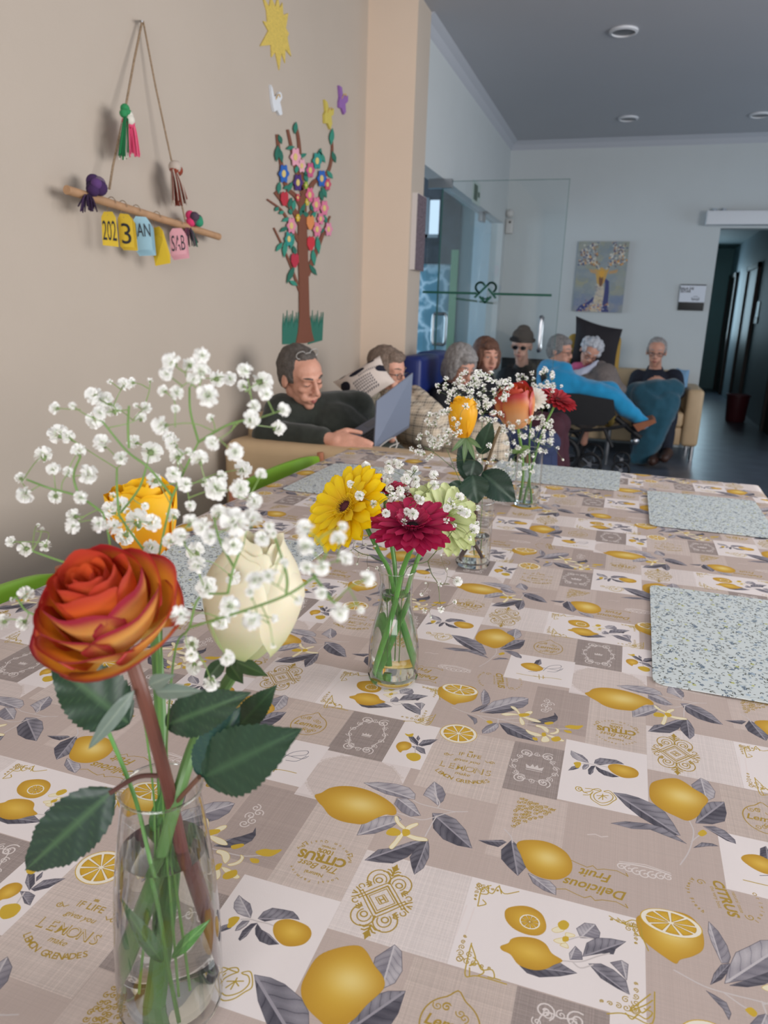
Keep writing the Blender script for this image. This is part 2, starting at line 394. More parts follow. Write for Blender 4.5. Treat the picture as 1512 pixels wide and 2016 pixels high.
    for qx, qy, sx, sy, sc_ in ((-190, 100, 1, -1, .8), (-190, 10, 1, 1, 1.1), (-49, 100, -1, -1, .9), (-49, 10, -1, 1, 1.1)):
        for i in range(5):
            r_ = (3.4 - .5 * i) * sc_; spiral(qx + sx * (3 + 5.4 * i) * sc_, qy + sy * 2.6, r_, i, gold, .7, 1.3, sx); spiral(qx + sx * 2.6, qy + sy * (3 + 5.4 * i) * sc_, r_, i + 2, gold, .7, 1.3, -sx)
        spiral(qx + sx * 9 * sc_, qy + sy * 9 * sc_, 3, 1, gold, .7, 1.3)
    # gold triangular damask beside the leaning lemon
    rs = random.Random(3)
    for i in range(9):
        for j in range(i + 1):
            x = 127 - (i) * 4.6 + rs.uniform(-1.6, 1.6); y = rs.uniform(-1.6, 1.6) + -100 - 46 * (j + .5) / (i + 1.0) * (i / 8 + .12) - (8 - i) * .8
            spiral(x, y, 2.6, rs.random() * 6, gold, .8, 1.2, rs.choice((-1, 1))); cv.stroke([(x, y), (x + 2.4, y + 2)], .8, gold)
    # gold medallion in the shape of a lemon
    mx, my = 79, 293
    cv.stroke([(mx + 22 * math.cos(t), my + 24 * math.sin(t) + (7 * math.exp(-((t - 1.57) / .22) ** 2))) for t in np.linspace(0, 2 * math.pi, 60)], 1.1, gold)
    cv.text('Lemon', mx, my + 1, 13, gold, 0, .02, .25)
    for k in range(11): spiral(mx + 14 * math.cos(k * 2.4) * (.5 + .05 * k), my + (12 if k % 2 else -13) + 3 * math.sin(k), 3.8, k, gold, .8, 1.3)
    # lettering
    t = math.pi
    cv.text('CITRUS', -74, -260, 15, gold, t, .045, 0, .95); cv.text('100%', -74, -250.5, 8, gold, t, .03); cv.text('organic', -74, -244.5, 5, gold, t, .02)
    cv.text('The Best', -74, -271.5, 11, gold, t, .01, .35); cv.text('Natural', -74, -281, 6, gold, t, .02)
    cv.arc('Premium Quality', -74, -265, 28, 20, 160, 4.6, gold, .02, -1); cv.arc('Local Farming', -74, -262, 29, 322, 218, 4.6, gold, .02, 1)
    for sx in (-1, 1): cv.stroke([(-74 + sx * 20, -247), (-74 + sx * 24, -244), (-74 + sx * 26, -248), (-74 + sx * 22, -250), (-74 + sx * 27, -254)], .8, gold)
    cv.text('IF LIFE', 23, -42, 10, gold, 0, .01); cv.text('gives you', 23, -54, 8, gold, 0, .01, .3)
    v = 'LEMONS'
    for q, ch in enumerate(v):
        cv.text(ch, -3.5 + q * 10.6, -69.5, 15, gold, 0, .02); cv.text(ch, -3.5 + q * 10.6 - .5, -69, 14.6, linen, 0, -.012)
    cv.text('make', 23, -81, 8, gold, 0, .01, .3); cv.arc('LEMON GRENADES', 23, -48, 46, 232, 308, 8.5, gold, .015, -1)
    for sx in (-1, 1): spiral(23 + sx * 27, -49, 3, 0, gold, .9, 1.2, sx); cv.stroke([(23 + sx * 27, -46), (23 + sx * 22, -50), (23 + sx * 19, -47)], .8, gold)
    crown(23, -34, 2.2, gold)
    cv.text('Delicious', -88, 129, 16, gold, t, .02, .35, .92); cv.text('Fruit', -88, 147, 16, gold, t, .02, .35, .92)
    for yy in (117, 158): cv.stroke([(-120, yy), (-112, yy + 3), (-103, yy), (-95, yy - 2), (-90, yy + 2), (-86, yy - 2), (-80, yy + 1), (-68, yy + 3), (-58, yy - 1), (-60, yy + 3)], .8, gold)
    cv.text('CITRUS', 26, 158, 13, gold, -math.pi / 2 + .25, .035, .2); cv.text('the very best', 18, 157, 5, gold, -math.pi / 2 + .2, 0); cv.text('natural taste', 36, 157, 5, gold, -math.pi / 2 + .2, 0)
    cv.arc('Always Fresh', 26, 158, 31, 150, 228, 5, gold, .02, -1); cv.arc('Original', 26, 158, 30, 30, -40, 5, gold, .02, 1)
    spiral(6, 172, 4, 0, gold, .8, 1.2); spiral(44, 142, 4, 3, gold, .8, 1.2)
    # slices
    def slice_(cx, cy, rx, ry, tilt=0, rind=1):
        def ell(k): return [(cx + k * rx * math.cos(a), cy + k * ry * math.sin(a)) for a in np.linspace(0, 2 * math.pi, 40)]
        cv.poly(ell(1.0), C(205, 168, 60)); cv.poly(ell(.965), C(238, 230, 214))
        def pulp(X, Y):
            r = np.hypot((X - cx) / rx, (Y - cy) / ry); n = cv.rs.rand(*X.shape).astype(np.float32)
            g = np.clip(r[..., None] * 1.1, 0, 1); c = C(226, 190, 84) * (1 - g) + C(206, 160, 50) * g
            return c * (0.93 + .12 * n[..., None])
        for i in range(9):
            a0 = 2 * math.pi * i / 9 + .09 + tilt; a1 = 2 * math.pi * (i + 1) / 9 - .06 + tilt
            P = [(cx + .1 * rx * math.cos((a0 + a1) / 2), cy + .1 * ry * math.sin((a0 + a1) / 2))] + [(cx + rx * .80 * math.cos(a0 + (a1 - a0) * k / 6), cy + ry * .80 * math.sin(a0 + (a1 - a0) * k / 6)) for k in range(7)]
            cv.poly(P, pulp); cv.stroke(P + [P[0]], .5, C(176, 134, 40))
    slice_(0, 0, 23, 21.5)
    def leaf_col(P, dk):
        P = np.asarray(P, float); d = ((P[:, None] - P[None]) ** 2).sum(-1); i, j = np.unravel_index(d.argmax(), d.shape)
        a, b = P[i], P[j]; L = math.sqrt(d[i, j]); u = (b - a) / L; nn = np.array([-u[1], u[0]])
        lo, hi = (C(74, 72, 82), C(150, 146, 154)) if dk else (C(122, 118, 128), C(190, 184, 188))
        wd = np.abs((P - a) @ nn).max() + 1e-6
        def cf(X, Y):
            s = ((X - a[0]) * u[0] + (Y - a[1]) * u[1]) / L; q = ((X - a[0]) * nn[0] + (Y - a[1]) * nn[1]) / wd
            vn = np.abs(((s * 6 - np.abs(q) * 1.5 + .06 * np.sin(q * 9)) % 1) - .5) * 2; v = .42 + .24 * np.sign(q) + .20 * vn - .35 * (vn < .09) + .15 * np.sin(s * 7 + q * 4 + a[0]) + .16 * (cv.rs.rand(*X.shape) - .5)
            v = np.where(np.abs(q) < .06, 1.1, v); v = np.clip(v, 0, 1.1)[..., None]
            return (lo * (1 - v) + hi * v).astype(np.float32)
        return cf
    def lemon_col(P, mini):
        P = np.asarray(P, float); c = P.mean(0); Q = P - c; e, V = np.linalg.eigh(Q.T @ Q); ax = V[:, 1]; nx_ = V[:, 0]
        L = np.abs(Q @ ax).max(); Wd = np.abs(Q @ nx_).max()
        def cf(X, Y):
            x, y = X - c[0], Y - c[1]; s = (x * ax[0] + y * ax[1]) / L; q = (x * nx_[0] + y * nx_[1]) / Wd
            r = np.sqrt(s * s * .8 + q * q); hl = np.exp(-(((x / L - .12) ** 2 + (y / Wd - .12) ** 2) / .20))
            n = cv.rs.rand(*X.shape); g = np.clip(r * .95 + (n - .5) * .16 * r, 0, 1)[..., None]
            col = C(222, 180, 70) * (1 - g) + C(190, 144, 52) * g
            if mini: hl = hl * .25
            return (col * (1 - .75 * hl[..., None]) + C(238, 218, 150) * .75 * hl[..., None]).astype(np.float32)
        return cf
    def closed(P):
        n = len(P); out = []
        for i in range(n):
            a, b, c, d = [np.array(P[(i + q) % n], float) for q in (-1, 0, 1, 2)]
            for t_ in (0, .25, .5, .75): out.append(tuple(.5 * (2 * b + (c - a) * t_ + (2 * a - 5 * b + 4 * c - d) * t_ ** 2 + (3 * b - a - 3 * c + d) * t_ ** 3)))
        return out
    for k, P in PR:
        P = [(a / 10, b / 10) for a, b in P]
        if k in 'LhmHyp': P = closed(P)
        if k in 'LhmH':
            from_ = k in 'mH'
            cv.poly(P, lemon_col(P, from_))
            cv.stroke(P + [P[0]], .6, C(182, 138, 50), .5)
            if k == 'h':
                Q = np.array(P); x0, x1 = Q[:, 0].min(), Q[:, 0].max(); y1 = Q[:, 1].max()
                slice_((x0 + x1) / 2 + 1.5, y1 - 15.5, (x1 - x0) * .47, 15, .2)
            if k == 'H': slice_(np.mean(P, 0)[0] + 2.5, np.mean(P, 0)[1] - .5, 9, 8.2)
        elif k in 'fF': cv.poly(P, leaf_col(P, k == 'F')); cv.stroke(P + [P[0]], .5, C(84, 80, 90), .7)
        elif k == 's': cv.stroke(catm2(P), 1.3, C(205, 196, 194)); 
        elif k == 'k': cv.stroke(catm2(P), .8, C(120, 118, 128))
        elif k == 'g': cv.stroke(catm2(P), 1.0, C(184, 156, 66))
        elif k == 'p': cv.poly(P, C(236, 226, 196)); cv.stroke(P + [P[0]], .4, C(212, 184, 100))
        elif k == 'y': cv.poly(P, C(206, 172, 62))
    return cv.image('lemon print')
def catm2(P):
    if len(P) < 3: return P
    return [(v.x, v.y) for v in catmull([(a, b, 0) for a, b in P], 4)]
def make_mat_print():
    cv = Canvas(160, 160, 4, C(214, 222, 222)); cv.wrap = True; rs = random.Random(5)
    for i in range(520):
        x, y, a = rs.random() * 160, rs.random() * 160, rs.random() * 6.28; L = rs.uniform(1.8, 3.6)
        c = rs.choice([C(60, 64, 52), C(74, 78, 66), C(66, 68, 56), C(98, 116, 132)])
        ca, sa = math.cos(a), math.sin(a)
        cv.poly([(x - ca * L, y - sa * L), (x - sa, y + ca), (x + ca * L, y + sa * L), (x + sa, y - ca)], c)
    for i in range(95):
        x, y = rs.random() * 160, rs.random() * 160; c = rs.choice([C(88, 108, 128), C(104, 124, 142), C(160, 180, 198), C(160, 180, 198), C(188, 190, 84)])
        r = rs.uniform(1.6, 3.2)
        for k in range(5):
            t = k * 1.257 + x; cv.poly([(x, y), (x + r * math.cos(t - .5), y + r * math.sin(t - .5)), (x + 1.3 * r * math.cos(t), y + 1.3 * r * math.sin(t)), (x + r * math.cos(t + .5), y + r * math.sin(t + .5))], c)
    for i in range(40):
        x, y, a = rs.random() * 160, rs.random() * 160, rs.random() * 6.28
        cv.stroke([(x + t * 5 * math.cos(a + t * .25), y + t * 5 * math.sin(a + t * .25)) for t in range(4)], .5, C(120, 128, 120))
    return cv.image('sprig print')
def make_deer_print():
    cv = Canvas(100, 140, 4, C(140, 148, 150)); rs = random.Random(11)
    for i in range(260):
        x, y = rs.random() * 100, rs.random() * 140; r = rs.uniform(4, 13); c = rs.choice([C(140, 150, 156), C(150, 156, 158), C(126, 140, 150), C(158, 156, 132), C(148, 154, 146)] if y > 30 else [C(112, 128, 156), C(128, 138, 160), C(150, 150, 148)])
        cv.poly([(x + r * math.cos(t) * 1.4, y + r * math.sin(t)) for t in np.linspace(0, 6.28, 10)], c, .45)
    cv.poly([(6, 0), (14, 12), (30, 20), (40, 30), (60, 26), (70, 10), (72, 0)], C(58, 66, 120)); cv.poly([(22, 0), (32, 14), (42, 24), (58, 24), (66, 12), (70, 0)], C(150, 140, 140))
    cv.poly([(36, 0), (40, 22), (44, 40), (45, 58), (56, 60), (60, 44), (62, 28), (60, 12), (66, 0)], C(196, 184, 164))
    for i in range(60): cv.stroke([(rs.uniform(40, 60), y_) for y_ in (i * .9, i * .9 + 5)], .8, rs.choice([C(150, 132, 110), C(216, 206, 188), C(120, 126, 160)]), .6)
    cv.poly([(58, 0), (60, 30), (61, 55), (57, 70), (68, 62), (70, 40), (70, 10), (74, 0)], C(66, 72, 118))
    cv.poly([(44, 58), (41, 72), (36, 86), (44, 84), (50, 90), (60, 84), (66, 88), (62, 74), (58, 58), (51, 52)], C(196, 156, 88))
    cv.poly([(49, 54), (47, 66), (51, 82), (56, 66), (55, 54), (52, 50)], C(120, 86, 66)); cv.poly([(48, 72), (46, 80), (52, 84), (58, 80), (56, 72), (52, 68)], C(214, 160, 70))
    for sx, ex in ((42, 26), (66, 84)):
        cv.poly([(sx, 82), (ex, 86), (ex + 3 * (1 if ex < 50 else -1), 79), (sx, 76)], C(184, 150, 110))
    ant = [[(46, 86), (40, 96), (32, 100), (24, 108), (18, 124)], [(32, 100), (22, 98), (12, 100), (6, 96)], [(36, 98), (36, 112), (30, 126), (32, 136)], [(24, 108), (14, 112), (8, 122)],
           [(60, 86), (68, 96), (78, 100), (86, 108), (92, 120)], [(78, 100), (88, 98), (96, 102)], [(72, 98), (70, 112), (76, 126), (72, 136)], [(86, 108), (84, 120), (90, 132)]]
    for a in ant:
        cv.stroke(catm2(a), 1.8, C(206, 196, 180))
        for p in catm2(a)[3:]:
            for k in range(4):
                x, y = p[0] + rs.gauss(0, 3.6), p[1] + rs.gauss(0, 3.4); r = rs.uniform(.8, 2.2)
                cv.poly([(x + r * math.cos(t), y + r * math.sin(t)) for t in np.linspace(0, 6.28, 7)], rs.choice([C(206, 152, 88), C(74, 84, 124), C(212, 206, 196), C(96, 90, 104), C(150, 112, 84)]))
    for i in range(70):
        x, y = rs.uniform(8, 72), rs.uniform(0, 24) * (1 if rs.random() < .5 else .6); r = rs.uniform(.7, 1.8)
        cv.poly([(x + r * math.cos(t), y + r * math.sin(t)) for t in np.linspace(0, 6.28, 7)], rs.choice([C(208, 180, 130), C(84, 100, 160), C(204, 200, 200), C(180, 100, 70)]))
    return cv.image('deer print')
# ------------------------------------------------------------------ room shell
CZ = H + 1.69
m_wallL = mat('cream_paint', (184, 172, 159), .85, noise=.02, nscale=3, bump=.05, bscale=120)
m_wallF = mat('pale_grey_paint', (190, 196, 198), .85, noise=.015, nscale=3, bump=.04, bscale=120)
m_warm_lit = mat('warm_lit_paint', (228, 208, 188), .85, noise=.015, nscale=3, bump=.04, bscale=120)  # pillar paint with the warm light on its front put into the colour
m_ceil = mat('ceiling_paint', (176, 178, 184), .55, noise=.01, nscale=2)
m_trim = mat('white_trim', (214, 217, 222), .5)
m_floor = mat('floor_vinyl', (86, 92, 104), .32, noise=.22, nscale=5, bump=.03, bscale=60)
m_steel = mat('brushed_steel', (176, 178, 182), .28, metal=1)
m_darkwood = mat('dark_door_frame', (44, 34, 32), .5, noise=.2, nscale=8)
struct('floor', MB().box((-5, -2.6, -.1), (3.5, 16.2, 0)), m_floor)
struct('ceiling', MB().box((-1.75, -2.6, CZ), (3.65, 8.3, CZ + .1)), m_ceil)
struct('wall_left', MB().box((-1.75, -2.6, 0), (-1.6, 4.74, CZ)), m_wallL)
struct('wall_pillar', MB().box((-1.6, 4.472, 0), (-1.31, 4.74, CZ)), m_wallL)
struct('wall_pillar_lit_skin', MB().box((-1.6, 4.468, 0), (-1.312, 4.472, CZ)), m_warm_lit)  # thin added skin carrying the lit tone of the pillar's front
struct('wall_side', MB().box((-1.48, 4.74, 2.15), (-1.36, 8.15, CZ)).box((-1.48, 8.0, 0), (-1.36, 8.15, 2.15)), m_wallF)
DX0, DX1, FY = .69, 1.66, 8.15
struct('wall_far', MB().box((-1.48, FY, 0), (DX0, FY + .15, CZ)).box((DX0, FY, 2.12), (DX1, FY + .15, CZ)).box((DX1, FY, 0), (3.65, FY + .15, CZ)), m_wallF)
struct('wall_right', MB().box((3.5, -2.6, 0), (3.65, 8.15, .75)).box((3.5, -2.6, 2.35), (3.65, 8.15, CZ)).box((3.5, -2.6, .75), (3.65, .4, 2.35)).box((3.5, 3.8, .75), (3.65, 5.7, 2.35)).box((3.5, 7.5, .75), (3.65, 8.15, 2.35)), m_wallF)
struct('wall_back', MB().box((-1.75, -2.75, 0), (3.65, -2.6, .75)).box((-1.75, -2.75, 2.35), (3.65, -2.6, CZ)).box((-1.75, -2.75, .75), (-1, -2.6, 2.35)).box((1.8, -2.75, .75), (3.65, -2.6, 2.35)), m_wallF)
# cornice: a small cove along the two lounge walls
def cove(a, b, inw):
    a, b, inw = Vector(a), Vector(b), Vector(inw); mb = MB(); pr = [(0, -.075), (.012, -.06), (.03, -.03), (.055, -.012), (.07, 0), (0, 0)]
    vs = [p + inw * x + Vector((0, 0, z)) for p in (a, b) for x, z in pr]; n = len(pr)
    mb.add(vs, [tuple(range(n)), tuple(range(n, 2 * n))[::-1]] + [(i, n + i, n + (i + 1) % n, (i + 1) % n) for i in range(n)]); return mb
struct('trim_1', cove((-1.36, 4.74, CZ), (-1.36, 8.15, CZ), (1, 0, 0)), mat('cove_white', (178, 182, 190), .6))
struct('trim_2', cove((-1.36, 8.15, CZ), (3.5, 8.15, CZ), (0, -1, 0)), mat('cove_white', (178, 182, 190), .6))
for px, py in ((1228, 60), (1237, 232), (1497, 225)):
    p = at(px, py, 2, CZ); t = empty('ceiling_light', p, '', 'ceiling light')
    t['label'] = {1228: 'round recessed ceiling light nearest the camera, switched off', 1237: 'small round ceiling light close to the far wall, left one', 1497: 'round ceiling light at the right edge of the photo'}[px]
    part('rim', MB().lathe([(.085, 0), (.085, -.012), (.07, -.016), (.07, 0)], p), m_trim, t)
    part('lamp_glass', MB().lathe([(.07, -.006), (0.02, -.010), (0, -.010)], p), mat('unlit_lamp', (92, 95, 102), .35), t)

# ------------------------------------------------------------------ glazed hall on the left of the lounge
struct('wall_hall', MB().box((-5, 4.6, 0), (-1.75, 4.75, 2.6)), m_wallF)
struct('ceiling_hall', MB().box((-5, 4.745, 2.62), (-1.485, 9.7, 2.7)), mat('dark_ceiling', (70, 76, 84), .7))
HY = 9.5
def hx(px, py=600): return at(px, py, 1, HY).x
def hz(px, py): return at(px, py, 1, HY).z
X = [-5, hx(812), hx(859), hx(884), hx(898), hx(926), -1.2]
z_win0, z_win1 = hz(846, 468), hz(846, 352); z_fr1 = hz(860, 520)
m_dg = mat('hall_dark_wall', (62, 70, 78), .7, noise=.35, nscale=9)
struct('wall_hall_end', MB().box((X[0], HY, 0), (X[1] - .35, HY + .1, 2.62)).box((X[1] - .35, HY, z_fr1), (X[2] - .02, HY + .1, z_win0)).box((X[1] - .35, HY, z_win1), (X[3], HY + .1, 2.7)).box((X[2] - .02, HY, z_fr1), (X[3], HY + .1, z_win1)), m_dg)
struct('wall_hall_green', MB().box((X[3], HY - .02, 0), (X[4], HY + .1, hz(890, 492))), mat('green_panel', (128, 170, 132), .6))
struct('wall_hall_lintel', MB().box((X[3], HY - .02, hz(890, 492)), (X[4], HY + .1, 2.7)), m_dg)
struct('wall_hall_grey', MB().box((X[4], HY, 0), (X[5], HY + .1, 2.7)), mat('hall_grey', (128, 146, 150), .7))
struct('wall_hall_pale', MB().box((X[5], HY - .05, 0), (X[6], HY + .1, 2.7)), mat('hall_pale', (206, 226, 236), .7))
wf = struct('window_1', MB().box((X[1] - .35, HY - .01, z_win0), (X[2] - .02, HY + .05, z_win0 + .04)).box((X[1] + .12, HY - .01, z_win0), (X[1] + .16, HY + .05, z_win1)), mat('window_frame', (150, 162, 170), .5))
# frosted pane with a scribbled relief, lit from outside
mf = bpy.data.materials.new('frosted_pane'); mf.use_nodes = True; nt = mf.node_tree; nt.nodes.remove(nt.nodes['Principled BSDF'])
tc = nt.nodes.new('ShaderNodeTexCoord'); v1 = nt.nodes.new('ShaderNodeTexVoronoi'); v1.feature = 'DISTANCE_TO_EDGE'; v1.inputs['Scale'].default_value = 5
nz = nt.nodes.new('ShaderNodeTexNoise'); nz.inputs['Scale'].default_value = 7; nz.inputs['Detail'].default_value = 5
mxv = nt.nodes.new('ShaderNodeMix'); mxv.data_type = 'VECTOR'; mxv.inputs['Factor'].default_value = .12
nt.links.new(tc.outputs['Object'], mxv.inputs['A']); nt.links.new(tc.outputs['Object'], nz.inputs['Vector']); nt.links.new(nz.outputs['Color'], mxv.inputs['B']); nt.links.new(mxv.outputs['Result'], v1.inputs['Vector'])
rp = nt.nodes.new('ShaderNodeValToRGB'); rp.color_ramp.elements[0].position = .02; rp.color_ramp.elements[0].color = (.85, .95, 1, 1); rp.color_ramp.elements[1].position = .12; rp.color_ramp.elements[1].color = (.30, .50, .58, 1)
nt.links.new(v1.outputs['Distance'], rp.inputs[0])
tl = nt.nodes.new('ShaderNodeBsdfTranslucent'); df = nt.nodes.new('ShaderNodeBsdfDiffuse'); ms = nt.nodes.new('ShaderNodeMixShader'); ms.inputs[0].default_value = .25
nt.links.new(rp.outputs[0], tl.inputs[0]); nt.links.new(rp.outputs[0], df.inputs[0]); nt.links.new(tl.outputs[0], ms.inputs[1]); nt.links.new(df.outputs[0], ms.inputs[2]); nt.links.new(ms.outputs[0], nt.nodes['Material Output'].inputs[0])
struct('window_2', MB().box((X[1] - .35, HY, 0), (X[3], HY + .03, z_fr1)), mf)
# glass doors between lounge and hall
m_pane = glass_pane('door_glass', (.95, .975, .98)); m_green = mat('green_film', (22, 84, 66), .6); m_edge = mat('glass_edge', (60, 104, 100), .3)
GY = 5.45
d1 = struct('door_1', MB().box((-1.46, GY - .005, .02), (-.505, GY + .005, 2.135)), m_pane)
def D(px, py, dy=-.008): return at(px, py, 1, GY + dy)
part('pane_edge', MB().box((-1.46, GY - .004, 2.134), (-.503, GY + .004, 2.1365)).box((-.5065, GY - .004, .02), (-.504, GY + .004, 2.135)), m_edge, d1)
pz = D(832, 575)
mb = MB()
for a, b in (((832, 575), (939, 577.5)), ((972, 578), (1086, 582))):
    p, q = D(*a), D(*b); mb.box((p.x, GY - .009, (p.z + q.z) / 2 - .008), (q.x, GY - .006, (p.z + q.z) / 2 + .008))
part('film_stripe', mb, m_green, d1)
lc = D(956, 573); k = .0049
def lg(P, cl=False):
    pts = [lc + Vector((x * k, 0, y * k)) for x, y in P]; return pts
mb = MB()
def flat(P, wd):
    P = lg(P)
    for i in range(len(P) - 1):
        u = (P[i + 1] - P[i]); n = Vector((-u.z, 0, u.x)).normalized() * wd * 1.25 * k / 2; e = u.normalized() * wd * k * .35
        mb.prism([P[i] - e + n, P[i] - e - n, P[i + 1] + e - n, P[i + 1] + e + n], (0, -.002, 0))
arc = lambda cx, cy, r, a0, a1, n=10: [(cx + r * math.cos(math.radians(a0 + (a1 - a0) * i / n)), cy + r * math.sin(math.radians(a0 + (a1 - a0) * i / n))) for i in range(n + 1)]
flat([(-15, -9), (3, 9)] + arc(8, 5, 6.8, 125, -60), 2.4); flat([(15, -9), (4, 3)], 2.4); flat([(-2, 8)] + arc(-8, 5, 6.8, 60, 240) + [(-9, -3)], 2.4)
flat([(-8, -8), (0, -16), (8, -8)], 2.6); flat(arc(0, -7, 4, 200, 340, 6), 1.5)
part('heart_emblem', mb, m_green, d1, smooth=False)
for nm, y0, y1 in (('bracket', 0, 0),):
    part('hinge_bracket', MB().box((-1.47, GY - .02, 2.09), (-1.30, GY + .02, 2.15)), m_steel, d1)
def d_handle(a, b, off, parent):
    a, b, off = Vector(a), Vector(b), Vector(off); u = (b - a).normalized(); mbb = MB()
    for s in (1, -1): mbb.tube(catmull([a + off * 0, a + off * s * .8 + u * .0, a + off * s + u * .04, (a + b) / 2 + off * s, b + off * s - u * .04, b + off * s * .8, b], 5), .0125, 10)
    part('door_handle', mbb, m_steel, parent)
a = D(1061, 690); b = D(1068, 625)
d_handle((a.x, GY, a.z), (a.x, GY, b.z), (0, -.055, 0), d1)
d2 = struct('door_2', MB().box((-1.425, 5.66, .02), (-1.415, 7.2, 2.135)), m_pane)
part('pane_edge', MB().box((-1.426, 5.657, .02), (-1.414, 5.662, 2.135)), m_edge, d2)
p = at(880, 692, 0, -1.36); q = at(893, 622, 0, -1.36)
d_handle((-1.42, 5.76, a.z), (-1.42, 5.76, b.z), (.05, 0, 0), d2)
part('hinge_bracket', MB().box((-1.44, 7.1, 2.07), (-1.40, 7.25, 2.15)), m_steel, d2)
s0 = at(899, 587, 0, -1.41); s1 = at(940, 594, 0, -1.41); s2 = at(944, 595, 0, -1.41); s3 = at(976, 601, 0, -1.41)
part('film_stripe', MB().box((-1.413, s0.y, s0.z - .012), (-1.41, s1.y, s0.z + .004)).box((-1.413, s2.y, s0.z - .012), (-1.41, s3.y, s0.z + .004)), m_green, d2)
d3 = struct('window_3', MB().box((-1.425, 7.22, .02), (-1.415, 8.0, 2.135)), m_pane)

# ------------------------------------------------------------------ corridor beyond the far wall
m_cor = mat('corridor_paint', (128, 138, 146), .6, noise=.03, nscale=2)
struct('wall_corridor_left', MB().box((DX0 - .12, FY + .15, 0), (DX0, 16.1, 2.75)), mat('corridor_green', (150, 180, 176), .6))
struct('wall_corridor_right', MB().box((DX1, FY + .15, 0), (DX1 + .12, 16.1, 2.75)), m_cor)
struct('wall_corridor_end', MB().box((DX0 - .12, 16.1, 0), (DX1 + .12, 16.2, 2.75)), mat('corridor_end', (128, 150, 152), .7))
struct('ceiling_corridor', MB().box((DX0 - .12, FY + .15, 2.62), (DX1 + .12, 16.2, 2.75)), mat('corridor_ceiling', (96, 108, 112), .7))
for i, (y0, y1, xs) in enumerate(((9.35, 10.0, 1), (12.4, 13.4, 1), (14.9, 15.8, 1))):
    d = struct('door_%d' % (4 + i), MB().box((DX1 - .02, y0, 0), (DX1 - .003, y1, 2.05)), m_darkwood)
    part('door_frame', MB().box((DX1 - .05, y0 - .08, 0), (DX1 - .003, y0, 2.12)).box((DX1 - .05, y1, 0), (DX1 - .003, y1 + .08, 2.12)).box((DX1 - .05, y0 - .08, 2.05), (DX1 - .003, y1 + .08, 2.12)), m_darkwood, d)
d = struct('door_7', MB().box((DX0, 13.2, 0), (DX0 + .02, 14.1, 2.05)), m_darkwood)
part('door_frame', MB().box((DX0, 13.12, 0), (DX0 + .05, 13.2, 2.12)).box((DX0, 14.1, 0), (DX0 + .05, 14.18, 2.12)).box((DX0, 13.12, 2.05), (DX0 + .05, 14.18, 2.12)), m_darkwood, d)
part('door_handle', MB().tube([(DX0 + .02, 13.3, 1.05), (DX0 + .07, 13.3, 1.05), (DX0 + .07, 13.42, 1.05)], .011), m_steel, d)
# small sign plate on the corridor wall
p = at(1491, 608, 0, DX1 - .012)
t = empty('corridor_sign', p, 'small pale sign plate on the corridor wall beside the dark door frame', 'sign')
part('plate', MB().box((DX1 - .012, p.y - .12, p.z - .11), (DX1 - .001, p.y + .12, p.z + .1)), mat('pale_plate', (186, 206, 216), .4), t)
part('holder', MB().box((DX1 - .016, p.y - .14, p.z - .2), (DX1 - .001, p.y + .14, p.z - .11)), mat('black_plastic', (22, 24, 26), .45), t)
# bin
b0 = at(1440, 829, 2, 0)
t = empty('waste_bin', (1.42, b0.y, 0), 'dark red waste bin standing on the corridor floor', 'bin')
part('body', MB().lathe([(.11, 0), (.12, .02), (.14, .34), (.13, .34), (.108, .02), (0, .02)], (1.42, b0.y, 0)), mat('dark_red_plastic', (84, 30, 38), .5), t)
part('rim', MB().lathe([(.138, .33), (.15, .335), (.15, .355), (.135, .355)], (1.42, b0.y, 0), closed=True), mat('dark_red_plastic', (84, 30, 38), .5), t)

# sliding door gear over the doorway
t = empty('door_pelmet', (.56, FY, 2.28), 'white boxed sliding door rail above the corridor doorway', 'pelmet')
v0 = at(1391, 442, 1, FY - .12); v1 = at(1396, 415, 1, FY - .12)
part('cover', MB().box((v0.x, FY - .13, v0.z), (2.7, FY, v1.z), bev=.004), m_trim, t)
part('end_cap', MB().box((v0.x - .006, FY - .13, v0.z - .004), (v0.x, FY, v1.z + .004)), m_trim, t)
part('fixing_clip', MB().cyl((v0.x + .06, FY - .05, v1.z), (v0.x + .06, FY - .05, v1.z + .03), .02).cyl((v0.x + .14, FY - .05, v1.z), (v0.x + .14, FY - .05, v1.z + .03), .02), mat('clear_clip', (170, 180, 190), .2), t)
# lounge sign
p0 = at(1340, 562, 1, FY - .02); p1 = at(1383, 613, 1, FY - .02); W = .235; Hh = p0.z - p1.z
x0 = p0.x; z0 = p1.z + .005
t = empty('room_sign', (x0, FY, z0), 'white and black room sign with sofa symbol beside the doorway', 'sign')
part('backplate', MB().box((x0, FY - .018, z0), (x0 + W, FY - .002, z0 + .245), bev=.003), mat('black_plastic', (22, 24, 26), .45), t)
part('face', MB().box((x0, FY - .024, z0 + .078), (x0 + W, FY - .018, z0 + .235)), mat('sign_white', (206, 212, 222), .5), t)
m_ink = mat('ink', (40, 42, 52), .6)
lettering('SALA DE', (x0 + .062, FY - .025, z0 + .195), (1, 0, 0), (0, 0, 1), .033, m_ink, t, bold=.02)
lettering('ESTAR', (x0 + .053, FY - .025, z0 + .168), (1, 0, 0), (0, 0, 1), .033, m_ink, t, bold=.02)
sx, sz = x0 + .15, z0 + .112
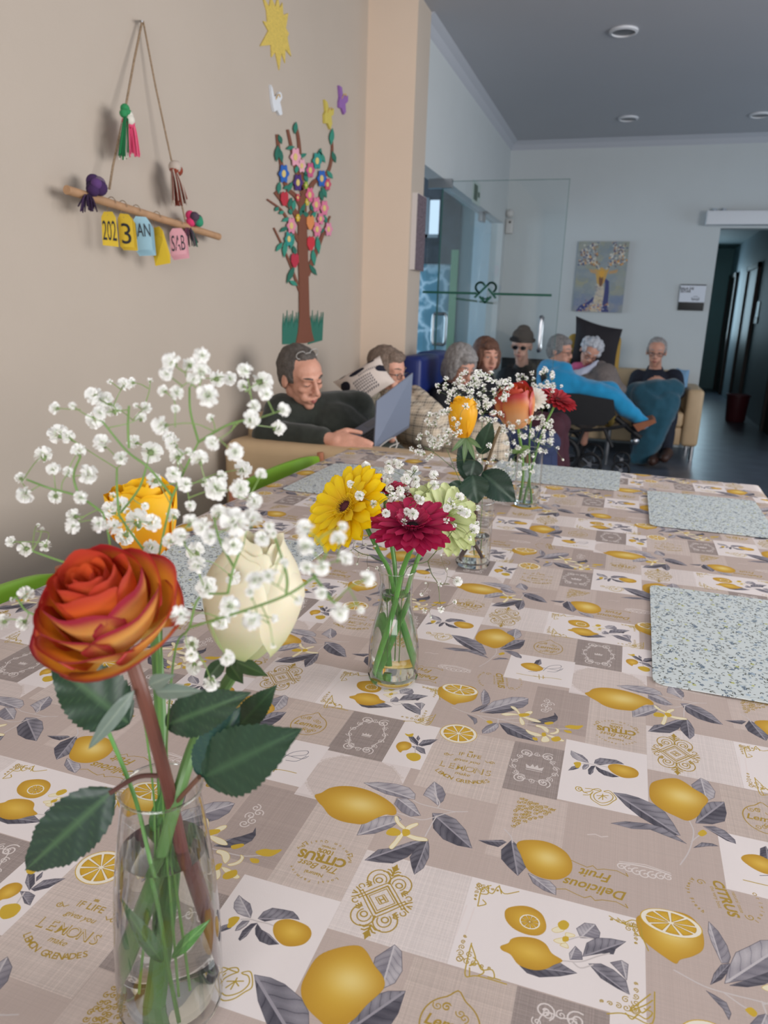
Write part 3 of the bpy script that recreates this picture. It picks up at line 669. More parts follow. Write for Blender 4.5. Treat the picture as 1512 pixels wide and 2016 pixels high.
part('sofa_symbol', MB().box((sx - .028, FY - .026, sz - .012), (sx + .028, FY - .024, sz - .006)).box((sx - .02, FY - .026, sz + .018), (sx + .02, FY - .024, sz + .022)).box((sx - .034, FY - .026, sz - .012), (sx - .029, FY - .024, sz + .012)).box((sx + .029, FY - .026, sz - .012), (sx + .034, FY - .024, sz + .012)).box((sx - .022, FY - .026, sz - .02), (sx - .018, FY - .024, sz - .01)).box((sx + .018, FY - .026, sz - .02), (sx + .022, FY - .024, sz - .01)).box((sx - .02, FY - .026, sz + .0), (sx + .02, FY - .024, sz + .003)), m_ink, t)
# deer canvas
q0 = at(1139, 475, 1, FY - .03); q1 = at(1239, 476, 1, FY - .03); q2 = at(1128, 613, 1, FY - .03); q3 = at(1225, 615, 1, FY - .03)
cx0 = (q0.x + q2.x) / 2; cx1 = (q1.x + q3.x) / 2; cz0 = (q2.z + q3.z) / 2; cz1 = (q0.z + q1.z) / 2
im = make_deer_print(); md = image_mat('deer_print', im, .6, uv=True)
t = empty('deer_canvas', (cx0, FY, cz0), 'unframed canvas of a deer with blossoming antlers on the far wall', 'painting')
part('stretcher', MB().box((cx0, FY - .028, cz0), (cx1, FY - .001, cz1)), mat('canvas_edge', (120, 128, 140), .8), t)
me = bpy.data.meshes.new('picture'); me.from_pydata([(cx0, FY - .0295, cz0), (cx1, FY - .0295, cz0), (cx1, FY - .0295, cz1), (cx0, FY - .0295, cz1)], [], [(0, 1, 2, 3)])
uv = me.uv_layers.new(name='UVMap')
for i, c in enumerate(((0, 0), (1, 0), (1, 1), (0, 1))): uv.data[i].uv = c
for v in me.vertices: v.co -= t.location
put('picture', me, md, t)
# exit sign and alarm in the corner of the lounge
p = at(937, 381, 0, -1.36)
t = empty('exit_sign', p, 'small green exit sign with running figure above the glass doors', 'sign')
part('plate', MB().box((-1.359, p.y - .15, p.z - .085), (-1.352, p.y + .15, p.z + .085)), mat('exit_white', (170, 186, 182), .5), t)
part('figure', MB().box((-1.352, p.y - .12, p.z - .06), (-1.350, p.y + .02, p.z + .06)).box((-1.352, p.y + .05, p.z - .02), (-1.350, p.y + .12, p.z + .02)), mat('exit_green', (30, 74, 58), .5), t)
p = at(1003, 438, 1, FY - .03)
t = empty('wall_sensor', p, 'white alarm sensor with round head in the lounge corner', 'sensor')
part('housing', MB().box((p.x - .035, FY - .06, p.z - .11), (p.x + .04, FY - .002, p.z + .03), bev=.012), mat('sensor_white', (196, 194, 192), .5), t)
part('dome', MB().ball((p.x + .0, FY - .05, p.z + .085), .04), mat('sensor_white', (196, 194, 192), .5), t)
part('lens', MB().ball((p.x + .01, FY - .062, p.z - .0), .012), mat('black_plastic', (22, 24, 26), .45), t)

# ------------------------------------------------------------------ things on the left wall
WX = -1.6
def L(px, py, off=.0): return at(px, py, 0, WX + off)
def T2(x, y, off=0.0): return L(480 + x / 2.88, y / 2.88, off)      # position read from an enlarged view of the mural
def wallpoly(pts, off, th, f=T2): return MB().prism([f(x, y, off) for x, y in pts], (th, 0, 0))
def foam(c): return mat('foam_' + (c if isinstance(c, str) else '%02x%02x%02x' % c), c, .8, noise=.03, nscale=60)
t = empty('paper_sun', T2(180, 180), 'glittery yellow foam sun high on the cream wall', 'wall decoration')
part('star', wallpoly([(95, -40), (140, 40), (150, -20), (175, 40), (190, -25), (200, 45), (215, 15), (220, 85), (248, 75), (240, 130), (235, 160), (252, 190), (243, 215), (265, 320), (232, 280), (230, 358), (210, 300), (197, 398), (175, 295), (153, 325), (150, 255), (88, 262), (135, 175), (105, 120), (130, 125), (125, 60)], .001, .004), mat('glitter_gold', (212, 186, 92), .5, noise=.25, nscale=300), t)
for nm, c, pts, lab in (('a', 'd9dde2', [(140, 480), (150, 500), (158, 545), (175, 560), (188, 520), (200, 530), (205, 555), (192, 580), (200, 610), (206, 650), (192, 655), (176, 625), (160, 635), (150, 590)], 'white foam butterfly between the sun and the tree'),
                   ('b', 'c9b85a', [(448, 565), (462, 580), (470, 615), (485, 625), (500, 615), (498, 650), (485, 660), (490, 700), (480, 735), (465, 700), (448, 700), (446, 650), (455, 630)], 'yellow foam butterfly just above the tree top'),
                   ('c', '8f64a8', [(530, 485), (545, 495), (550, 545), (565, 540), (580, 545), (580, 575), (565, 590), (568, 635), (558, 650), (545, 615), (530, 610), (530, 580), (535, 550)], 'purple foam butterfly, rightmost of the three on the wall')):
    cx = sum(p[0] for p in pts) / len(pts); cy = sum(p[1] for p in pts) / len(pts)
    t = empty('paper_butterfly', T2(cx, cy), lab, 'wall decoration', 'foam butterflies above the tree')
    part('wing', wallpoly(pts, .001, .012), foam(c), t, smooth=False)
    part('antenna', MB().tube([T2(cx + 4, cy - 10, .014), T2(cx + 14, cy - 35, .016), T2(cx + 26, cy - 38, .016), T2(cx + 28, cy - 22, .016)], .0022, 6), foam('c9a55a'), t)
t = empty('paper_tree', T2(330, 1945), 'tall brown foam tree with bright flowers and green leaves on the wall', 'wall decoration')
br = foam('7a4a38')
part('trunk', wallpoly([(293, 1945), (306, 1880), (313, 1780), (312, 1600), (305, 1400), (308, 1250), (314, 1130), (335, 1070), (358, 1085), (353, 1150), (353, 1250), (360, 1400), (365, 1600), (370, 1790), (382, 1880), (396, 1932), (345, 1946)], .004, .004), br, t, smooth=False)
def strip(pts, w0, w1, off):
    P = [(v.x, v.y) for v in catmull([(a, b, 0) for a, b in pts], 4)]; n = len(P); Lf = []; Rt = []
    for i in range(n):
        a = P[max(i - 1, 0)]; b = P[min(i + 1, n - 1)]; d = Vector((b[0] - a[0], (b[1] - a[1]), 0)).normalized(); w_ = (w0 + (w1 - w0) * i / (n - 1)) / 2
        Lf.append((P[i][0] - d.y * w_, P[i][1] + d.x * w_)); Rt.append((P[i][0] + d.y * w_, P[i][1] - d.x * w_))
    mb = MB()
    for i in range(n - 1): mb.prism([T2(*q, off) for q in (Lf[i], Lf[i + 1], Rt[i + 1], Rt[i])], (.003, 0, 0))
    return mb
for pts, a, b in (([(330, 1100), (320, 950), (310, 800), (292, 700)], 24, 13), ([(325, 1080), (290, 940), (265, 820), (247, 735)], 20, 13), ([(330, 1180), (290, 1110), (240, 1060), (215, 950), (197, 850), (187, 762)], 26, 15),
                  ([(345, 1150), (390, 1040), (440, 1010), (482, 960), (500, 860), (495, 760)], 30, 8), ([(320, 1270), (280, 1190), (220, 1140), (176, 1088)], 34, 20), ([(310, 1370), (260, 1270), (210, 1190), (130, 1130)], 20, 8),
                  ([(315, 1650), (270, 1520), (220, 1400), (168, 1292)], 14, 8), ([(355, 1560), (400, 1450), (450, 1320), (488, 1225)], 34, 8), ([(350, 1230), (395, 1180), (435, 1100), (470, 1030)], 16, 8)):
    part('branch', strip(pts, a, b, .003), br, t, smooth=False)
gr = foam('2f7060')
for x0g, x1g, d in ((217, 312, 1), (362, 452, -1)):
    pts = [(x0g, 1952)]; n = 9
    for i in range(n):
        x = x0g + (x1g - x0g) * i / n; hh = (1790 + 18 * math.sin(i * 2.3))
        pts += [(x, hh + 60), (x + (x1g - x0g) / n * .55, hh - 14)]
    pts += [(x1g, 1800), (x1g, 1952)] if d > 0 else [(x1g - 2, 1775), (x1g - 9, 1930)]
    part('grass', wallpoly(pts, .001, .003), gr, t, smooth=False)
def ell(cx, cy, a, b, n=12, rot=0, petal=0):
    P = []
    for i in range(n):
        th = 2 * math.pi * i / n; r = 1 + petal * math.cos(6 * th); x, y = a * r * math.cos(th), b * r * math.sin(th)
        P.append((cx + x * math.cos(rot) - y * math.sin(rot), cy + x * math.sin(rot) + y * math.cos(rot)))
    return P
for (x, y, s, rot) in ((188, 870, 1.5, .1), (208, 880, 1.4, -.2), (205, 790, .9, -.3), (263, 838, .8, 1.3), (333, 882, .8, 1.1), (292, 725, 1.1, .1), (498, 775, 1.5, .1), (510, 890, 1.1, -.3), (487, 990, .9, -.6), (428, 880, 1.3, .2), (443, 890, 1.2, -.5),
                       (198, 1065, 1.1, .1), (260, 1060, 1.0, .4), (240, 1062, .6, 1.0), (330, 1190, 1.4, .4), (350, 1215, 1.0, -.8), (352, 970, 1.0, .1), (298, 960, .7, .2), (455, 1090, 1.1, -.4), (440, 1110, 1.0, -.2), (388, 1180, .8, -.3), (395, 1220, .8, .5),
                       (262, 1150, 1.0, .3), (282, 1165, 1.0, .1), (186, 1185, .5, .6), (212, 1205, .5, 1.2), (238, 1245, .8, 1.1), (264, 1200, .6, -.2), (226, 1300, .9, 1.0), (232, 1410, 1.6, .1), (200, 1400, 1.0, .6), (272, 1370, 1.4, .2), (286, 1420, .9, -.2),
                       (265, 1555, 1.8, .4), (280, 1605, .9, -1.0), (395, 1460, 1.5, -.1), (420, 1390, 1.6, -.1), (392, 1530, 1.2, -.6), (440, 1308, .6, 1.1), (458, 1240, .9, -.5), (352, 1010, .8, -.3), (376, 1080, .7, .3), (470, 1060, .8, -.2)):
    w_ = 13 * (.8 + .2 * s); h_ = 32 * s
    part('leaf', wallpoly([(x - w_ * math.cos(rot) * q + h_ * math.sin(rot) * -r, y - w_ * math.sin(rot) * q + h_ * r * math.cos(rot)) for q, r in ((0, -1), (.8, -.35), (.9, .2), (0, 1), (-.9, .2), (-.8, -.35))], .007, .0025), foam(['2f7a68', '348a76', '2a6b5a'][int(x * 7 + y) % 3]), t, smooth=False)
for (x, y, c, s) in ((292, 890, 'e3a3b4', 1.2), (328, 940, 'e0aab6', .9), (376, 965, 'c45a84', 1), (415, 912, '2f8f88', 1.1), (226, 985, '2a62b4', 1.2), (306, 1035, '4a2f74', 1.1), (441, 1012, '2a62b4', 1.1), (474, 1045, 'c4506a', .8), (373, 1105, 'd6668a', 1), (410, 1160, 'd87a98', 1), (456, 1180, 'd87a98', 1),
                     (435, 1240, 'd87a98', .8), (269, 1280, 'd88aa0', 1.1), (255, 1355, '2f8f88', 1), (415, 1300, 'd87a98', 1), (480, 1300, 'dc8ca8', .9), (305, 1120, 'c44a58', .5), (358, 1145, 'c8b83a', .5), (352, 1050, '8fae3a', .5), (305, 1235, 'd0b030', .5)):
    f_ = part('flower', wallpoly(ell(x, y, 21 * s, 41 * s, 36, 0, .16), .010, .003), foam(c), t, smooth=False)
    c_ = wallpoly(ell(x, y, 9 * s, 18 * s, 10), .0132, .002); put('flower_eye', c_.mesh('flower_eye', wl(t)), foam('d9c27a'), f_)
for (x, y, c) in ((229, 1125, 'b8313f'), (376, 1260, 'd98a52'), (379, 1378, 'c8323f'), (288, 1475, 'b52e44')):
    part('tulip', wallpoly([(x - 20, y - 25), (x - 8, y - 40), (x, y - 28), (x + 10, y - 40), (x + 20, y - 25), (x + 21, y + 10), (x + 6, y + 42), (x - 8, y + 42), (x - 21, y + 10)], .010, .003), foam(c), t, smooth=False)
# small panel on the pillar's narrow face
PX = -1.31
a = at(812, 378, 0, PX + .02); b = at(835, 530, 0, PX + .02)
y0 = 4.50; y1 = 4.70; z1 = at(812, 375, 0, PX + .02).z; z0_ = at(810, 530, 0, PX + .02).z
t = empty('pillar_panel', (PX, y0, z0_), 'narrow canvas of small dark mauve crackle on the pillar edge', 'painting')
part('stretcher', MB().box((PX, y0, z0_), (PX + .03, y1, z1)), mat('white_canvas', (214, 206, 202), .8), t)
part('picture', MB().box((PX + .03, y0 + .004, z0_), (PX + .0325, y1, z1 - .003)), mat('crackle', (104, 92, 100), .9, noise=.6, nscale=90), t)

# ------------------------------------------------------------------ hanging calendar on a rod
def K(x, y, off=.06): return L(100 + x / 3.6, y / 3.6, off)       # read from an enlarged view
t = empty('rod_calendar', L(281, 42), 'wooden rod hung on twine with yarn tassels and day cards', 'wall calendar')
twine = mat('twine', (150, 128, 104), .9, noise=.3, nscale=200, bump=.4, bscale=500); rod = mat('rod_wood', (176, 138, 104), .6, noise=.12, nscale=30)
part('rod', MB().tube([K(112, 1345), K(1190, 1678)], .0125, 16), rod, t)
part('nail', MB().cyl(K(648, 150, 0), K(648, 150, .035), .003, 8), m_steel, t)
part('twine', MB().tube([K(648, 150, .02), K(590, 430, .03), K(530, 760, .045), K(440, 1180, .055), K(415, 1340, .062)], .0035, 6).tube([K(655, 150, .02), K(740, 600, .035), K(860, 1160, .055), K(935, 1480, .06), K(960, 1600, .06)], .003, 6), twine, t)
def yarn(cols, top, bot, wpx, n, r=.0022, bow=0):
    mb = MB(); rs = random.Random(int(top[0])); 
    for i in range(n):
        u = rs.uniform(-1, 1); c = srgb(rs.choice(cols)); x0_ = top[0] + u * wpx * .3; x1_ = bot[0] + u * wpx; o0 = .06 + rs.uniform(-.012, .02)
        pts = [K(x0_, top[1], o0), K(x0_ * .5 + x1_ * .5 + rs.uniform(-4, 4) + u * bow, (top[1] * .6 + bot[1] * .4), o0 + .008), K(x1_, bot[1] + rs.uniform(-30, 25), o0)]
        mb.tube(catmull(pts, 3), r, 5, cols=[c] * 7)
    return mb
ym = vcol_mat('yarn', .95, 0)
def tassel(label, cols, knot, bot, wpx, n, kr, kc):
    tt = empty('yarn_tassel', K(*knot), label, 'tassel', 'yarn tassels on the hanging rod')
    k_ = MB(); rs = random.Random(int(knot[1]))
    for i in range(5): k_.ball(K(knot[0] + rs.uniform(-.5, .5) * kr * 2, knot[1] + rs.uniform(-.5, .5) * kr * 2, .065 + rs.uniform(0, .015)), kr * .00055 * rs.uniform(.9, 1.4), seg=10, rings=7, col=srgb(kc[i % len(kc)]))
    part('knot', k_, ym, tt); part('strand', yarn(cols, knot, bot, wpx, n), ym, tt)
tassel('green yarn tassel on the left twine', ['1f7a45', '17643a', 'd8d4c8'], (535, 790), (515, 1110), 34, 34, 22, ['2f8a55'])
tassel('pink yarn tassel hanging beside the green one', ['e0527a', 'd8486f', 'ea6a8c'], (565, 840), (595, 1090), 38, 30, 26, ['e0527a', 'd8d4c8'])
tassel('rust and grey yarn tassel on the right twine', ['7a3524', '6d2d20', 'b9aca0'], (870, 1200), (915, 1440), 60, 50, 28, ['8a3c28', 'b9aca0', '7a3524'])
def bird(label, c, R, cols, col2):
    tt = empty('yarn_bird', K(*c), label, 'ornament', 'yarn birds perched on the rod'); rs = random.Random(int(c[0])); mb = MB(); p = K(*c, .075)
    for i in range(9): mb.ball(p + Vector((rs.uniform(-.4, .6) * R, rs.uniform(-.8, .8) * R, rs.uniform(-.35, .45) * R)), R * rs.uniform(.4, .62), seg=12, rings=8, col=srgb(cols[i % len(cols)]))
    part('body', mb, ym, tt); part('beak', MB().tube([p + Vector((.0, R * 1.0, .1 * R)), p + Vector((.0, R * 1.6, 0))], R * .2, 8, r2=.001), mat('beak', (70, 60, 70), .6), tt)
    part('tail', yarn(col2, (c[0] - 40, c[1] + 60), (c[0] - 40, c[1] + 170), 70, 26, .002), ym, tt)
bird('purple yarn bird on the left end of the rod', (300, 1318), .037, ['3d2450', '5a3a70', '2e1c3e', '6a5a6e'], ['3a2448', '2e1c3a'])
bird('pink, green and grey yarn bird on the right end of the rod', (1015, 1555), .032, ['d03a6a', '2f8a68', '4a3a4a', 'd03a6a', '5a4450'], ['4a3a4a', '6a3448', '2f6a58'])
def card(label, pts, col, texts, n=1, off=.075, ring=None, skew=(0, 0)):
    """stack of tag cards; pts: four corners in the enlarged view, TL TR BR BL"""
    P = [K(*pts[0], off), K(*pts[1], off + .045), K(*pts[2], off + .045), K(*pts[3], off)]
    c = sum(P, Vector()) / 4; tt = empty('tag_card', c, label, 'card', 'hanging calendar cards')
    nn = (P[1] - P[0]).cross(P[3] - P[0]).normalized(); nn = nn if nn.y < 0 or nn.x > 0 else -nn
    for i in range(n):
        q = [p - nn * .004 * i + Vector((0, .004 * i, -.004 * i)) for p in P]; ch = .2
        o = [q[0] + (q[1] - q[0]) * ch, q[0] + (q[1] - q[0]) * (1 - ch), q[1] + (q[2] - q[1]) * .16, q[2], q[3], q[0] + (q[3] - q[0]) * .16]
        part('sheet', MB().prism(o, -nn * .0012), mat('card_' + col, col, .75), tt, smooth=False)
    X_ = (P[1] - P[0]).normalized(); Y_ = (P[0] - P[3]).normalized()
    for body, u0_, u1_, v0_, v1_ in texts: fit_text(body, (P[3], P[2], P[1], P[0]), u0_, u1_, v0_, v1_, m_ink, tt, off=.0016)
    tp = (P[0] + P[1]) / 2; r_ = MB(); cR = K(ring, 1345 + (ring - 112) * .309, .06)
    r_.tube([cR + Vector((.016 * math.cos(a), 0, .0)) + Vector((0, 0, .019 * math.sin(a))) for a in np.linspace(0, 3.14, 9)] + [tp + Vector((-.002, 0, -.01))], .0013, 5)
    part('string', r_, twine, tt)
card('yellow tag card reading 202, first from the left', [(355, 1500), (455, 1500), (480, 1750), (368, 1738)], 'e3c23c', [('202', .06, .96, .16, .74)], 1, .065, 430)
card('yellow tag card with a 3 beside the 202 card', [(470, 1510), (570, 1520), (595, 1755), (490, 1750)], 'e3c23c', [('3', .2, .85, .10, .72)], 3, .085, 510)
card('stack of pale blue tag cards reading JAN', [(575, 1530), (700, 1540), (722, 1770), (600, 1775)], '9cc4d4', [('JAN', .04, .97, .28, .80)], 5, .07, 605)
card('fanned pile of narrow yellow number cards', [(705, 1620), (785, 1600), (848, 1810), (740, 1830)], 'd8b830', [('14', .35, .75, .1, .45)], 6, .07, 750)
card('pink tag card reading SAB, last on the right', [(840, 1620), (945, 1615), (965, 1800), (850, 1815)], 'dba0aa', [('SAB', .1, .95, .16, .74)], 4, .07, 905)
# ------------------------------------------------------------------ tables, cloth, place mats
TX0, TX1, TY0, TY1, TZ = -.975, .445, -.25, 2.625, .74
m_tabletop = mat('table_laminate', (170, 140, 110), .5, noise=.1, nscale=12)
m_leg = mat('grey_metal', (120, 122, 126), .4, metal=.6)
for i, (ya, yb, lab) in enumerate(((TY0 + .01, 1.17, 'near dining table under the lemon print cloth'), (1.19, TY1 - .01, 'far dining table under the lemon print cloth'))):
    t = empty('dining_table', ((TX0 + TX1) / 2, (ya + yb) / 2, 0), lab, 'table', 'dining tables pushed together')
    part('tabletop', MB().box((TX0 + .01, ya, TZ - .03), (TX1 - .01, yb, TZ - .003), bev=.004), m_tabletop, t)
    for x in (TX0 + .08, TX1 - .08):
        for y in (ya + .08, yb - .08): part('leg', MB().cyl((x, y, 0), (x, y, TZ - .03), .022, 12), m_leg, t)
